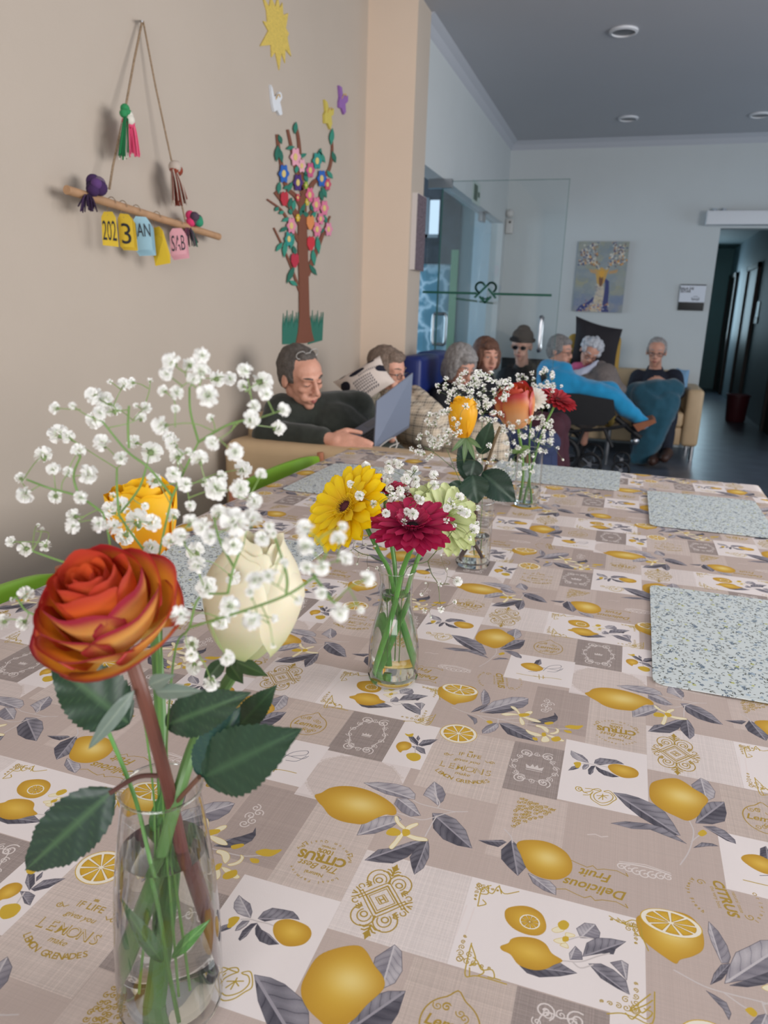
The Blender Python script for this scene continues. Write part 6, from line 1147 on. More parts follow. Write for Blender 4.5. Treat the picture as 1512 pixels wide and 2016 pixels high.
class Person:
    def __init__(s, label, hc, face, up, sc=1.0, joints=None, group='people in the lounge'):
        s.o = Vector(hc); f = Vector(face).normalized(); u = Vector(up).normalized(); r = f.cross(u).normalized(); u = r.cross(f); s.R = Matrix((r, f, u)).transposed(); s.sc = sc
        s.skin = MB(); s.label = label; s.group = group; s.h = lambda x, y, z: s.o + s.R @ (Vector((x, y, z)) * sc)
        b = lambda c, r_: s.skin.ball(s.h(*c), Vector(r_) * sc, s.R, 16, 12)
        b((0, -.015, .035), (.076, .096, .085)); b((0, .03, .045), (.064, .056, .055)); b((0, .034, -.02), (.058, .054, .06)); b((0, .030, -.06), (.050, .052, .044)); b((0, .068, -.094), (.022, .018, .017))
        for q in (-1, 1):
            b((q * .038, .060, -.014), (.022, .020, .018)); b((q * .011, .100, -.028), (.0085, .011, .007)); b((q * .031, .070, .009), (.0165, .0155, .0125)); b((q * .079, -.006, -.002), (.009, .019, .031)); b((q * .03, .070, -.05), (.02, .016, .02))
        caps(s.skin, [s.h(0, .086, .024), s.h(0, .104, -.008), s.h(0, .110, -.022)], [.0075 * sc, .0105 * sc, .0125 * sc])
        caps(s.skin, [s.h(-.046, .066, .034), s.h(-.02, .084, .033), s.h(.02, .084, .033), s.h(.046, .066, .034)], .0095 * sc)
        caps(s.skin, [s.h(-.018, .083, -.056), s.h(0, .092, -.053), s.h(.018, .083, -.056)], .0085 * sc)
        caps(s.skin, [s.h(-.015, .082, -.068), s.h(0, .088, -.069), s.h(.015, .082, -.068)], .008 * sc)
        s.sc = sc
    def body(s, neck, chest, pelvis, arms=(), legs=()):
        sk = s.skin; caps(sk, [s.h(0, -.02, -.05), neck], [.052 * s.sc, .056]); caps(sk, [neck, chest, pelvis], [.06, .11, .12])
        for A in arms: caps(sk, A, [.045, .038, .024][:len(A)])
        for A in legs: caps(sk, A, [.07, .05, .035][:len(A)])
    def hand(s, wrist, d, n, sc=1.0, curl=.5, thumb=1):
        """palm and five separate fingers of unequal length; d points along the hand, n out of its back"""
        d = Vector(d).normalized(); n = Vector(n).normalized(); sd = d.cross(n).normalized() * thumb; w_ = Vector(wrist); k = sc
        s.skin.ball(w_ + d * .045 * k, (1, 1, 1), Matrix((sd * .040 * k, d * .048 * k, n * .015 * k)).transposed(), 16, 10)
        caps(s.skin, [w_ - d * .02 * k, w_ + d * .03 * k], [.023 * k, .024 * k])
        for i, L_ in enumerate((.072, .080, .074, .058)):
            b = w_ + d * (.082 - .006 * abs(i - 1.2)) * k + sd * (.027 - .018 * i) * k; p1 = b + (d - n * curl * .4).normalized() * L_ * .45 * k; p2 = p1 + (d - n * curl).normalized() * L_ * .32 * k; p3 = p2 + (d - n * curl * 1.8).normalized() * L_ * .23 * k
            caps(s.skin, [b - d * .03 * k, b, p1, p2, p3], [.0088 * k, .0088 * k, .0082 * k, .0076 * k, .0066 * k], 8)
        t0 = w_ + d * .025 * k + sd * .024 * k; caps(s.skin, [t0, t0 + (d * .6 + sd * .7 - n * .2) * .034 * k, t0 + (d * 1.0 + sd * .55 - n * .4) * .062 * k], [.0125 * k, .0098 * k, .0078 * k], 8)
    def finish(s, voxel=.008, hair=None, haircol='8c8884', brows=True, glasses=None, eyes='open', skin=None):
        me = remesh(s.skin, 'person', voxel, 2, 0, org=s.o); s.t = put('person', me, skin or m_skin, None, s.o); tag(s.t, s.label, 'person', s.group); t = s.t; sc = s.sc; h = s.h
        for q in (-1, 1):
            if eyes == 'open':
                part('eye', MB().ball(h(q * .031, .0825, .008), Vector((.0115, .006, .0048)) * sc, s.R), m_eye, t); part('iris', MB().ball(h(q * .031, .0875, .0075), Vector((.0048, .0022, .0046)) * sc, s.R), m_iris, t)
            part('eyelash', MB().tube([h(q * .018, .084, .010), h(q * .031, .090, .0125 if eyes == 'open' else .007), h(q * .045, .078, .0085)], .0013 * sc, 6), m_iris, t)
            if brows: part('eyebrow', MB().tube([h(q * .015, .0935, .036), h(q * .032, .0885, .041), h(q * .049, .070, .037)], [.003 * sc, .004 * sc, .002 * sc], 6), mat('hair_' + haircol, haircol, .8), t)
        part('lips', MB().tube([h(-.021, .086, -.0605), h(-.007, .0985, -.0575), h(0, .0985, -.0595), h(.007, .0985, -.0575), h(.021, .086, -.0605)], [.001, .0038 * sc, .0034 * sc, .0038 * sc, .001], 8).tube([h(-.018, .087, -.063), h(0, .0965, -.0668), h(.018, .087, -.063)], [.001, .0045 * sc, .001], 8), m_lip, t)
        if hair:
            mb = MB(); b = lambda c, r_: mb.ball(h(*c), Vector(r_) * sc, s.R, 20, 14)
            if hair == 'receding':
                b((0, -.030, .045), (.081, .092, .086)); b((0, -.055, .0), (.072, .06, .075)); b((0, -.002, .100), (.050, .05, .026))
                for q in (-1, 1): b((q * .060, -.012, .026), (.024, .046, .042))
            elif hair == 'short':
                b((0, -.022, .050), (.084, .098, .088)); b((0, -.055, -.005), (.074, .058, .075)); b((0, .035, .086), (.058, .05, .034))
                for q in (-1, 1): b((q * .062, .0, .03), (.024, .05, .05))
            elif hair == 'bob':
                b((0, -.018, .052), (.090, .102, .090)); b((0, -.055, -.03), (.082, .060, .095)); b((0, .052, .080), (.064, .038, .034))
                for q in (-1, 1): b((q * .070, .005, .0), (.028, .058, .085))
            elif hair == 'curly':
                rs = random.Random(8)
                for i in range(46):
                    a = rs.uniform(0, 6.28); z = rs.uniform(-.35, 1); rr = math.sqrt(max(0, 1 - z * z)); y = -.02 + .095 * rr * math.sin(a); x = .082 * rr * math.cos(a)
                    if y > .045 and z < .55: continue
                    b((x, y, .04 + .082 * z), (.024, .024, .022))
                b((0, -.022, .045), (.078, .092, .084))
            if hair != 'beanie':
                hm = mat('strands_' + haircol, haircol, .6, noise=.28, nscale=70, bump=.8, bscale=160)
                o = soft('hair', mb, hm, t, .006 * sc, 2, .006 * sc, 42, (1, 1, .35))
        if hair == 'beanie':
            mb = MB(); b = lambda c, r_: mb.ball(h(*c), Vector(r_) * sc, s.R, 20, 14); b((0, -.012, .080), (.088, .100, .072)); b((0, -.02, .135), (.055, .065, .036))
            m_ = mat('beanie_knit', (34, 27, 26), .95, bump=.6, bscale=220); soft('hat', mb, m_, t, .006, 2, .002, 40)
            mb = MB(); mb.tube([h(.090 * math.cos(a), -.012 + .102 * math.sin(a), .052 + .006 * math.sin(a)) for a in np.linspace(0, 2 * math.pi, 25)], .017, 8); part('hat_cuff', mb, m_, t)
            hm = mat('strands_' + haircol, haircol, .7, noise=.28, nscale=70, bump=.8, bscale=160); mb = MB()
            for q in (-1, 1): mb.ball(h(q * .07, -.03, .0), Vector((.014, .04, .035)) * sc, s.R)
            part('hair', mb, hm, t)
        if glasses:
            fr = m_frame_c if glasses == 'clear' else m_frame; mb = MB(); up_ = (.0, .0, 0)
            off = Vector((0, -.075, .112)) if glasses == 'clear' else Vector((0, 0, 0)); G = lambda x, y, z: h(x + off.x, y + off.y, z + off.z)
            for q in (-1, 1):
                ring = [G(q * .033 + .021 * math.cos(a), .104 - .004 * abs(math.cos(a)), .004 + .016 * math.sin(a)) for a in np.linspace(0, 2 * math.pi, 17)]
                mb.tube(ring, .0017 * sc, 6); (glasses != 'clear') and mb.tube([G(q * .054, .100, .010), G(q * .077, .06, .012), G(q * .082, -.005, .012)], .0016 * sc, 6)
                lm = mat('sunglass_lens', (14, 14, 18), .1) if glasses == 'sun' else glass_pane('lens', (.93, .93, .93), .8)
                part('lens', MB().add([G(q * .033 + .020 * math.cos(a), .1035, .004 + .015 * math.sin(a)) for a in np.linspace(0, 2 * math.pi, 17)[:-1]], [tuple(range(16))]), lm, t)
            mb.tube([G(-.013, .104, .008), G(0, .108, .011), G(.013, .104, .008)], .0017 * sc, 6); part('spectacles', mb, fr, t)
        return t
    def wear(s, name, pieces, m, voxel=.012, amp=.006, scale=11, smooth=5):
        mb = MB()
        for P, R_ in pieces: caps(mb, [Vector(p) for p in P], R_)
        return soft(name, mb, m, s.t, voxel, smooth, amp, scale)
def V(px, py, Y): return at(px, py, 1, Y)

# ------------------------------------------------------------------ sofas and armchairs
m_beige = mat('beige_leather', (198, 170, 134), .5, noise=.05, nscale=9, bump=.05, bscale=160)
def rb(lo, hi, b=.04): return MB().box(lo, hi, bev=b)
t = empty('sofa', (-1.05, 3.45, 0), 'beige leather sofa along the cream wall under the paper tree', 'sofa', 'beige sofas')
part('armrest', rb((-1.57, 2.70, .1), (-.58, 2.90, .712), .05), m_beige, t); part('armrest', rb((-1.57, 3.94, .1), (-.62, 4.10, .66), .05), m_beige, t)
part('backrest', rb((-1.58, 2.91, .1), (-1.36, 3.93, .80), .06), m_beige, t); part('base', rb((-1.36, 2.91, .1), (-.62, 3.93, .30), .03), m_beige, t)
part('seat_cushion', rb((-1.37, 2.92, .30), (-.60, 3.47, .45), .05), m_beige, t); part('seat_cushion', rb((-1.37, 3.48, .30), (-.60, 3.93, .45), .05), m_beige, t)
for x in (-1.5, -.68):
    for y in (2.76, 4.04): part('leg', MB().cyl((x, y, 0), (x, y, .1), .025, 10), m_steel, t)
ax = V(1350, 800, 7.36).x; ax2 = V(1384, 800, 7.36).x
t = empty('sofa', (.1, 7.75, 0), 'beige leather sofa against the far wall under the room sign', 'sofa', 'beige sofas')
part('armrest', rb((ax, 7.36, .13), (ax2, 8.12, .655), .035), m_beige, t); part('armrest', rb((-.75, 7.36, .13), (-.60, 8.12, .655), .035), m_beige, t)
part('backrest', rb((-.6, 7.92, .13), (ax, 8.13, .78), .05), m_beige, t); part('base', rb((-.6, 7.40, .13), (ax, 7.93, .30), .02), m_beige, t)
part('seat_cushion', rb((-.6, 7.37, .30), (-.03, 7.92, .44), .03), m_beige, t); part('seat_cushion', rb((-.02, 7.37, .30), (ax - .002, 7.92, .44), .03), m_beige, t)
for x in (-.68, ax2 - .04):
    for y in (7.42, 8.05): part('leg', MB().cyl((x, y, 0), (x, y, .13), .02, 10), m_steel, t)
m_blue = mat('blue_vinyl', (28, 44, 108), .42, noise=.05, nscale=8)
for y0_, y1_, lab in ((4.28, 4.74, 'blue high backed armchair nearest the pillar'), (4.80, 5.24, 'second blue high backed armchair beyond the first')):
    t = empty('armchair', (-1.0, (y0_ + y1_) / 2, 0), lab, 'armchair', 'blue high backed armchairs'); xb = -1.28 if y0_ < 4.5 else -1.34
    part('backrest', rb((xb, y0_, .38), (xb + .13, y1_, 1.0), .035), m_blue, t); part('seat', rb((xb + .12, y0_ + .01, .34), (xb + .60, y1_ - .01, .47), .04), m_blue, t)
    for y in (y0_ + .025, y1_ - .025):
        part('leg', MB().tube([(xb + .05, y, .40), (xb + .03, y, 0)], .014, 8), m_leg, t); part('leg', MB().tube([(xb + .52, y, .40), (xb + .54, y, 0)], .014, 8), m_leg, t)
# tall mustard chair with the black cushion
t = empty('armchair', (-.33, 7.4, 0), 'mustard reclining chair behind the large black cushion', 'armchair')
part('backrest', rb((-.555, 7.19, .40), (-.085, 7.30, 1.11), .05), mat('mustard_fabric', (170, 136, 62), .8), t); part('seat', rb((-.56, 6.72, .34), (-.06, 7.20, .46), .05), mat('mustard_fabric', (170, 136, 62), .8), t)
for x in (-.52, -.10):
    for y in (6.8, 7.25): part('leg', MB().cyl((x, y, 0), (x, y, .34), .018, 8), m_leg, t)
def pillow(name, corners, thick, m, label, org=None, voxel=0, n=14, uvm=False):
    A, B, Cc, Dd = [Vector(c) for c in corners]; nr = (B - A).cross(Dd - A).normalized(); vs = []; fs = []; uvs = []
    for sgn in (1, -1):
        base = len(vs)
        for j in range(n + 1):
            for i in range(n + 1):
                u, v = i / n, j / n; pin = .055 * (1 - 4 * (u - .5) ** 2 * 0) ; uu = u + (.5 - u) * pin * math.sin(math.pi * v) * 1.6; vv = v + (.5 - v) * pin * math.sin(math.pi * u) * 1.6
                p = A * (1 - uu) * (1 - vv) + B * uu * (1 - vv) + Cc * uu * vv + Dd * (1 - uu) * vv
                hgt = thick * (math.sin(math.pi * u) * math.sin(math.pi * v)) ** .45 if 0 < u < 1 and 0 < v < 1 else 0
                hgt += .006 * mnoise.noise((u * 6, v * 6, sgn)) * (1 if 0 < u < 1 and 0 < v < 1 else 0)
                vs.append(p + nr * sgn * hgt); uvs.append((u, v))
        for j in range(n):
            for i in range(n): q = (base + j * (n + 1) + i, base + j * (n + 1) + i + 1, base + (j + 1) * (n + 1) + i + 1, base + (j + 1) * (n + 1) + i); fs.append(q if sgn > 0 else q[::-1])
    c = (A + B + Cc + Dd) / 4; me = bpy.data.meshes.new(name); me.from_pydata([tuple(v - c) for v in vs], [], fs); me.polygons.foreach_set('use_smooth', [True] * len(fs))
    if uvm:
        uv = me.uv_layers.new(name='UVMap')
        for l in me.loops: uv.data[l.index].uv = uvs[l.vertex_index]
    return tag(put(name, me, m, None, c), label, 'cushion')
pillow('cushion', [V(1122, 716, 7.06), V(1208, 752, 7.06), V(1226, 648, 7.12), V(1134, 622, 7.12)], .06, mat('black_fabric', (34, 31, 36), .8, noise=.1, nscale=12), 'large black cushion propped behind the white haired woman')
pillow('cushion', [V(1326, 778, 7.72), V(1352, 778, 7.72), V(1358, 728, 7.76), V(1332, 724, 7.76)], .04, mat('light_blue_cloth', (120, 158, 190), .8, noise=.12, nscale=10), 'light blue cushion beside the man in the navy jacket')
cv = Canvas(100, 100, 3, C(212, 198, 188)); rs = random.Random(2); cv.rs = np.random.RandomState(1)
for (x, y, a, b) in ((48, 78, 17, 9), (10, 60, 12, 16), (95, 55, 11, 12), (80, 92, 8, 6), (20, 95, 8, 6), (8, 12, 12, 10)): cv.poly([(x + a * math.cos(t_), y + b * math.sin(t_)) for t_ in np.linspace(0, 6.28, 24)], C(30, 30, 44))
for i in range(9):
    for j in range(6): cv.stroke([(28 + i * 5, 8 + j * 8), (30.5 + i * 5, 12 + j * 8)], 2.2, C(36, 36, 50))
for i in range(12): cv.stroke([(48 + i * 4, 62 - abs(i - 6) * .5), (48 + i * 4, 68 - abs(i - 6) * .5)], 1.3, C(36, 36, 50))
m_pp = image_mat('patterned_cotton', cv.image('cushion print'), .85, uv=True)
pillow('cushion', [V(700, 806, 3.40), V(778, 752, 3.46), V(748, 700, 3.50), V(655, 752, 3.44)], .075, m_pp, 'white cushion printed with dark ovals and dashes beside the laptop man', uvm=True)

# ------------------------------------------------------------------ man with the laptop
mdk = mat('dark_green_wool', (44, 48, 42), .9, noise=.18, nscale=40, bump=.25, bscale=260, sheen=.2)
hc = V(593, 744, 2.93)
P = Person('man in a dark green sweater with spectacles on his head, holding a laptop', hc, (.90, -.45, -.34), (-.30, .0, .95), 1.04)
neck = V(606, 816, 2.99); chest = V(655, 850, 3.05); pel = Vector((-1.02, 3.20, .54)); shR = V(556, 812, 2.93); shL = V(704, 800, 3.20); elR = V(527, 856, 2.84); wrR = V(648, 866, 2.82); elL = V(740, 850, 3.28)
P.body(neck, chest, pel, arms=([shR, elR, wrR], [shL, elL, V(770, 862, 3.12)]), legs=([pel + Vector((0, -.1, 0)), Vector((-.56, 3.02, .56)), Vector((-.50, 3.0, .1))], [pel + Vector((0, .1, 0)), Vector((-.54, 3.26, .56)), Vector((-.46, 3.26, .1))]))
wrist = V(646, 864, 2.81)
P.hand(wrist, V(716, 880, 2.80) - wrist, (-.10, -.80, .60), 1.25, .35, -1)
P.finish(.0055, 'receding', '5c5550', glasses='clear', eyes='shut')
P.wear('sweater', [([neck + Vector((.01, 0, -.03)), chest, pel], [.066, .140, .14]), ([shR + Vector((.03, 0, 0)), shL], [.082, .078]), ([shR, elR, V(634, 862, 2.82)], [.085, .070, .048]), ([shL, elL, V(762, 862, 3.14)], [.075, .056, .04]), ([V(600, 866, 3.02), V(672, 890, 3.14)], [.11, .11])], mdk, .010, .007, 10)
P.wear('collar', [([neck + Vector((.02, -.01, -.02)), neck + Vector((-.02, .0, -.01))], [.058, .058])], mdk, .008, .001)
P.wear('trousers', [([pel + Vector((0, -.1, -.02)), Vector((-.56, 3.02, .56)), Vector((-.50, 3.0, .1))], [.10, .075, .06]), ([pel + Vector((0, .1, -.02)), Vector((-.54, 3.26, .56)), Vector((-.46, 3.26, .1))], [.10, .075, .06])], mat('black_cloth', (30, 30, 34), .85, noise=.1, nscale=20))
P.wear('shoe', [([Vector((-.52, 3.0, .05)), Vector((-.36, 3.0, .04))], [.05, .04])], mat('shoe_brown', (62, 40, 32), .5), .01, 0); P.wear('shoe', [([Vector((-.48, 3.26, .05)), Vector((-.32, 3.26, .04))], [.05, .04])], mat('shoe_brown', (62, 40, 32), .5), .01, 0)
# laptop
hN, hF, tN, tF = V(737, 881, 2.86), V(806, 836, 3.12), V(742, 789, 2.92), V(813, 734, 3.17)
t = empty('laptop', (hN + hF) / 2, 'grey laptop held open on the lap of the man in the dark sweater', 'laptop')
m_lap = mat('laptop_grey', (112, 118, 134), .4, metal=.3); hd_ = (hF - hN); nl = hd_.cross(tN - hN).normalized(); nl = nl if nl.x > 0 else -nl
part('screen_lid', MB().prism([hN, hF, tF, tN], -nl * .006), m_lap, t, smooth=False)
ins = lambda u, v, o: hN * (1 - u) * (1 - v) + hF * u * (1 - v) + tF * u * v + tN * (1 - u) * v - nl * o
part('display', MB().prism([ins(.04, .06, .0062), ins(.96, .06, .0062), ins(.96, .95, .0062), ins(.04, .95, .0062)], -nl * .0004), mat('screen_dark', (30, 36, 48), .15), t, smooth=False)
part('lid_emblem', MB().prism([ins(.46, .46, -.0006), ins(.54, .46, -.0006), ins(.54, .56, -.0006), ins(.46, .56, -.0006)], -nl * .0004), mat('emblem_grey', (92, 98, 112), .3, metal=.5), t, smooth=False)
fN = V(686, 851, 2.93); fF = fN + hd_ * .96; up_ = hd_.cross(hN - fN).normalized(); up_ = up_ if up_.z > 0 else -up_
part('keyboard_deck', MB().prism([hN, hF, fF, fN], -up_ * .014), m_lap, t, smooth=False)
bs = lambda u, v, o: (hN * (1 - u) + hF * u) * (1 - v) + (fN * (1 - u) + fF * u) * v + up_ * o
kb = MB()
for r_ in range(5):
    for c_ in range(13): kb.prism([bs(.07 + c_ * .067, .12 + r_ * .105, .0004), bs(.07 + c_ * .067 + .057, .12 + r_ * .105, .0004), bs(.07 + c_ * .067 + .057, .12 + r_ * .105 + .085, .0004), bs(.07 + c_ * .067, .12 + r_ * .105 + .085, .0004)], up_ * .0015)
o = part('keys', kb, mat('key_black', (30, 31, 36), .5), t, smooth=False); o['kind'] = 'stuff'
part('touchpad', MB().prism([bs(.36, .74, .0003), bs(.64, .74, .0003), bs(.64, .95, .0003), bs(.36, .95, .0003)], up_ * .0004), mat('touchpad', (98, 104, 118), .3, metal=.3), t, smooth=False)
t = empty('charging_cable', V(768, 884, 2.84), 'thin white cable lying on the sofa arm beside the laptop', 'cable')
part('cord', MB().tube(catmull([V(745, 882, 2.85), V(762, 868, 2.86), V(776, 862, 2.86), V(782, 876, 2.85), V(772, 890, 2.84), V(768, 880, 2.84), V(786, 872, 2.85)], 6), .0022, 6), mat('white_plastic', (206, 204, 200), .4), t)

# ------------------------------------------------------------------ woman behind the laptop, with the plaid blanket
def plaid(name, base, c1, c2, sc):
    m = bpy.data.materials.new(name); m.use_nodes = True; nt = m.node_tree; b = nt.nodes['Principled BSDF']; b.inputs['Roughness'].default_value = .9
    tc = nt.nodes.new('ShaderNodeTexCoord'); cur = None; mixin = (*srgb(base), 1)
    for ax_, sc_, col, thr in (('X', sc, c1, .72), ('Z', sc, c1, .72), ('X', sc * 4, c2, .80), ('Z', sc * 4, c2, .80)):
        wv = nt.nodes.new('ShaderNodeTexWave'); wv.bands_direction = ax_; wv.inputs['Scale'].default_value = sc_; nt.links.new(tc.outputs['Object'], wv.inputs['Vector'])
        gt = nt.nodes.new('ShaderNodeMath'); gt.operation = 'GREATER_THAN'; gt.inputs[1].default_value = thr; nt.links.new(wv.outputs['Fac'], gt.inputs[0])
        ml = nt.nodes.new('ShaderNodeMath'); ml.operation = 'MULTIPLY'; ml.inputs[1].default_value = .6; nt.links.new(gt.outputs[0], ml.inputs[0])
        mx = nt.nodes.new('ShaderNodeMix'); mx.data_type = 'RGBA'; nt.links.new(ml.outputs[0], mx.inputs['Factor']); mx.inputs['B'].default_value = (*srgb(col), 1)
        if cur is None: mx.inputs['A'].default_value = mixin
        else: nt.links.new(cur, mx.inputs['A'])
        cur = mx.outputs['Result']
    nt.links.new(cur, b.inputs['Base Color']); return m
hc = V(762, 733, 3.62)
P = Person('woman with brown grey hair and spectacles beside the laptop, wrapped in plaid', hc, (.96, -.28, -.16), (-.12, 0, 1), .97)
neck = V(748, 770, 3.66); chest = V(752, 810, 3.68); pel = Vector((-1.12, 3.72, .56)); shR = V(730, 790, 3.56); shL = V(778, 785, 3.8)
P.body(neck, chest, pel, arms=([shR, V(745, 835, 3.5), V(790, 835, 3.55)], [shL, V(800, 830, 3.82), V(815, 835, 3.7)]), legs=([pel, Vector((-.66, 3.62, .58)), Vector((-.60, 3.6, .1))], [pel, Vector((-.66, 3.82, .58)), Vector((-.60, 3.8, .1))]))
P.finish(.008, 'short', '7d6b5e', glasses='dark')
stp = plaid('striped_wool', '8a8478', '3a3830', 'c6bda6', 9)
P.wear('jumper', [([neck, chest, pel], [.075, .135, .15]), ([shR, V(745, 835, 3.5), V(785, 835, 3.55)], [.068, .05, .04]), ([shL, V(800, 830, 3.82), V(815, 835, 3.7)], [.068, .05, .04])], stp, .012, .006)
t = empty('blanket', V(800, 830, 3.6), 'beige and black plaid blanket over the lap of the woman by the laptop', 'blanket')
mb = MB(); 
for Pq, Rq in (([V(770, 785, 3.62), V(800, 830, 3.5), V(838, 852, 3.4), V(850, 862, 3.36)], [.07, .11, .09, .07]), ([V(815, 775, 3.72), V(835, 810, 3.6), V(856, 845, 3.5)], [.05, .09, .09]), ([Vector((-1.0, 3.72, .58)), Vector((-.66, 3.70, .60)), Vector((-.58, 3.70, .2))], [.14, .15, .12])): caps(mb, Pq, Rq)
soft('cloth', mb, plaid('plaid_wool', 'bfae98', '3c3a3c', 'e0d2bc', 7), t, .014, 6, .012, 8)

# ------------------------------------------------------------------ two women in the blue armchairs
hc = V(905, 722, 4.46)
P = Person('woman with a grey bob and black top sitting in the first blue armchair', hc, (.75, -.58, -.42), (0, 0, 1), 1.0)
neck = V(893, 762, 4.52); chest = V(885, 800, 4.54); pel = Vector((-1.0, 4.52, .58))
P.body(neck, chest, pel, arms=([V(866, 785, 4.40), V(866, 840, 4.36), V(915, 850, 4.3)], [V(920, 788, 4.68), V(930, 838, 4.62), V(928, 850, 4.4)]), legs=([pel, Vector((-.50, 4.42, .52)), Vector((-.44, 4.38, .1))], [pel, Vector((-.46, 4.62, .52)), Vector((-.40, 4.58, .1))]))
P.finish(.010, 'bob', '94908e', glasses='dark')
mbk = mat('black_knit', (24, 25, 30), .9, noise=.15, nscale=30)
P.wear('jumper', [([neck, chest, pel], [.08, .16, .16]), ([V(868, 785, 4.42), V(866, 840, 4.38), V(905, 850, 4.32)], [.07, .06, .045]), ([V(918, 788, 4.66), V(930, 838, 4.62), V(926, 850, 4.42)], [.07, .06, .045])], mbk, .014)
P.wear('trousers', [([pel, Vector((-.44, 4.42, .50)), Vector((-.40, 4.38, .1))], [.11, .082, .065]), ([pel, Vector((-.42, 4.64, .50)), Vector((-.38, 4.6, .1))], [.11, .082, .065])], mat('navy_cloth', (48, 58, 92), .85, noise=.1, nscale=20), .014)
P.wear('shoe', [([Vector((-.42, 4.38, .05)), Vector((-.26, 4.37, .04))], [.05, .04]), ([Vector((-.40, 4.6, .05)), Vector((-.24, 4.6, .04))], [.05, .04])], mbk, .012, 0)
t = empty('magazine', V(1000, 885, 4.5), 'open grey magazine on the lap of the woman with the grey bob', 'magazine')
m_pap = mat('magazine_paper', (176, 178, 190), .6, noise=.1, nscale=30)
part('page', MB().prism([V(974, 896, 4.35), V(998, 900, 4.30), V(1000, 872, 4.45), V(984, 868, 4.47)], (0, 0, .004)), m_pap, t, smooth=False); part('page', MB().prism([V(998, 900, 4.30), V(1022, 884, 4.40), V(1018, 870, 4.51), V(1000, 872, 4.45)], (0, 0, .004)), m_pap, t, smooth=False)
hc = V(957, 703, 5.10)
P = Person('woman with reddish brown hair turned towards the camera, in the second blue armchair', hc, (.62, -.78, -.05), (.02, 0, 1), .98)
neck = V(950, 738, 5.12); chest = V(945, 775, 5.08); pel = Vector((-.98, 5.02, .58))
P.body(neck, chest, pel, arms=([V(925, 762, 5.0), V(928, 810, 4.95), V(970, 815, 4.9)],), legs=([pel, Vector((-.44, 4.92, .55)), Vector((-.38, 4.9, .1))], [pel, Vector((-.44, 5.12, .55)), Vector((-.36, 5.1, .1))]))
P.finish(.010, 'bob', '6e4c3c')
P.wear('jumper', [([neck, chest, pel], [.075, .14, .15]), ([V(925, 762, 5.0), V(928, 810, 4.95), V(966, 815, 4.92)], [.07, .055, .045])], mbk, .014)
P.wear('trousers', [([pel, Vector((-.42, 4.92, .55)), Vector((-.36, 4.9, .1))], [.11, .085, .065]), ([pel, Vector((-.40, 5.12, .55)), Vector((-.34, 5.1, .1))], [.11, .085, .065])], mat('maroon_cloth', (70, 34, 46), .85, noise=.1, nscale=20), .014)

# ------------------------------------------------------------------ man with the beanie
hc = V(1027, 682, 6.6)
P = Person('man in a dark beanie and sunglasses wearing a black coat', hc, (-.05, -.98, -.12), (.04, 0, 1), 1.05)
neck = V(1028, 722, 6.66); chest = V(1030, 760, 6.66); pel = Vector((-.92, 6.72, .50))
P.body(neck, chest, pel, arms=([V(990, 748, 6.6), V(980, 800, 6.5), V(1010, 815, 6.3)], [V(1072, 748, 6.6), V(1080, 800, 6.5), V(1050, 815, 6.3)]), legs=([pel, Vector((-.99, 6.25, .50)), Vector((-.99, 6.2, .1))], [pel, Vector((-.77, 6.25, .50)), Vector((-.77, 6.2, .1))]))
P.finish(.010, 'beanie', '5c5654', brows=False, glasses='sun')
mco = mat('black_coat', (26, 26, 30), .8, noise=.15, nscale=20)
P.wear('coat', [([neck + Vector((0, .02, -.02)), chest, pel], [.085, .17, .18]), ([V(996, 742, 6.62), V(982, 800, 6.5), V(1012, 815, 6.32)], [.085, .075, .055]), ([V(1062, 742, 6.62), V(1076, 800, 6.5), V(1046, 815, 6.32)], [.085, .075, .055])], mco, .015, .009)
P.wear('trousers', [([pel, Vector((-.99, 6.25, .50)), Vector((-.99, 6.2, .08))], [.10, .08, .06]), ([pel, Vector((-.77, 6.25, .50)), Vector((-.77, 6.2, .08))], [.10, .08, .06])], mco, .015)
t = empty('dining_chair', (-.9, 6.8, 0), 'plain dark chair under the man with the beanie', 'chair')
part('seat', rb((-1.14, 6.48, .38), (-.66, 6.95, .43), .02), mat('black_plastic', (22, 24, 26), .45), t); part('backrest', rb((-1.12, 6.93, .5), (-.68, 6.98, .88), .02), mat('black_plastic', (22, 24, 26), .45), t)
for x in (-1.1, -.7):
    for y in (6.52, 6.94): part('leg', MB().cyl((x, y, 0), (x, y, .5), .014, 8), m_leg, t)

# ------------------------------------------------------------------ person in the wheelchair under the blue blanket
hc = V(1102, 692, 6.45)
P = Person('person with short grey hair and spectacles under a bright blue blanket in a wheelchair', hc, (.93, -.34, -.16), (-.08, 0, 1), 1.0)
neck = V(1090, 724, 6.47); chest = V(1094, 758, 6.48); pel = V(1105, 800, 6.5); kn = V(1205, 778, 6.45); ft = V(1266, 838, 6.42)
P.body(neck, chest, pel, arms=([V(1080, 745, 6.35), V(1100, 785, 6.3), V(1140, 780, 6.32)],), legs=([pel, kn, ft],))
P.finish(.010, 'short', '8b8684', glasses='dark')
m_cy = mat('blue_fleece', (34, 146, 196), .95, noise=.08, nscale=18, bump=.15, bscale=140, sheen=.3)
P.wear('blouse', [([neck, chest, pel], [.07, .12, .13])], m_cy, .015)
t = empty('blanket', V(1150, 770, 6.4), 'bright blue fleece blanket over the person in the wheelchair', 'blanket'); mb = MB()
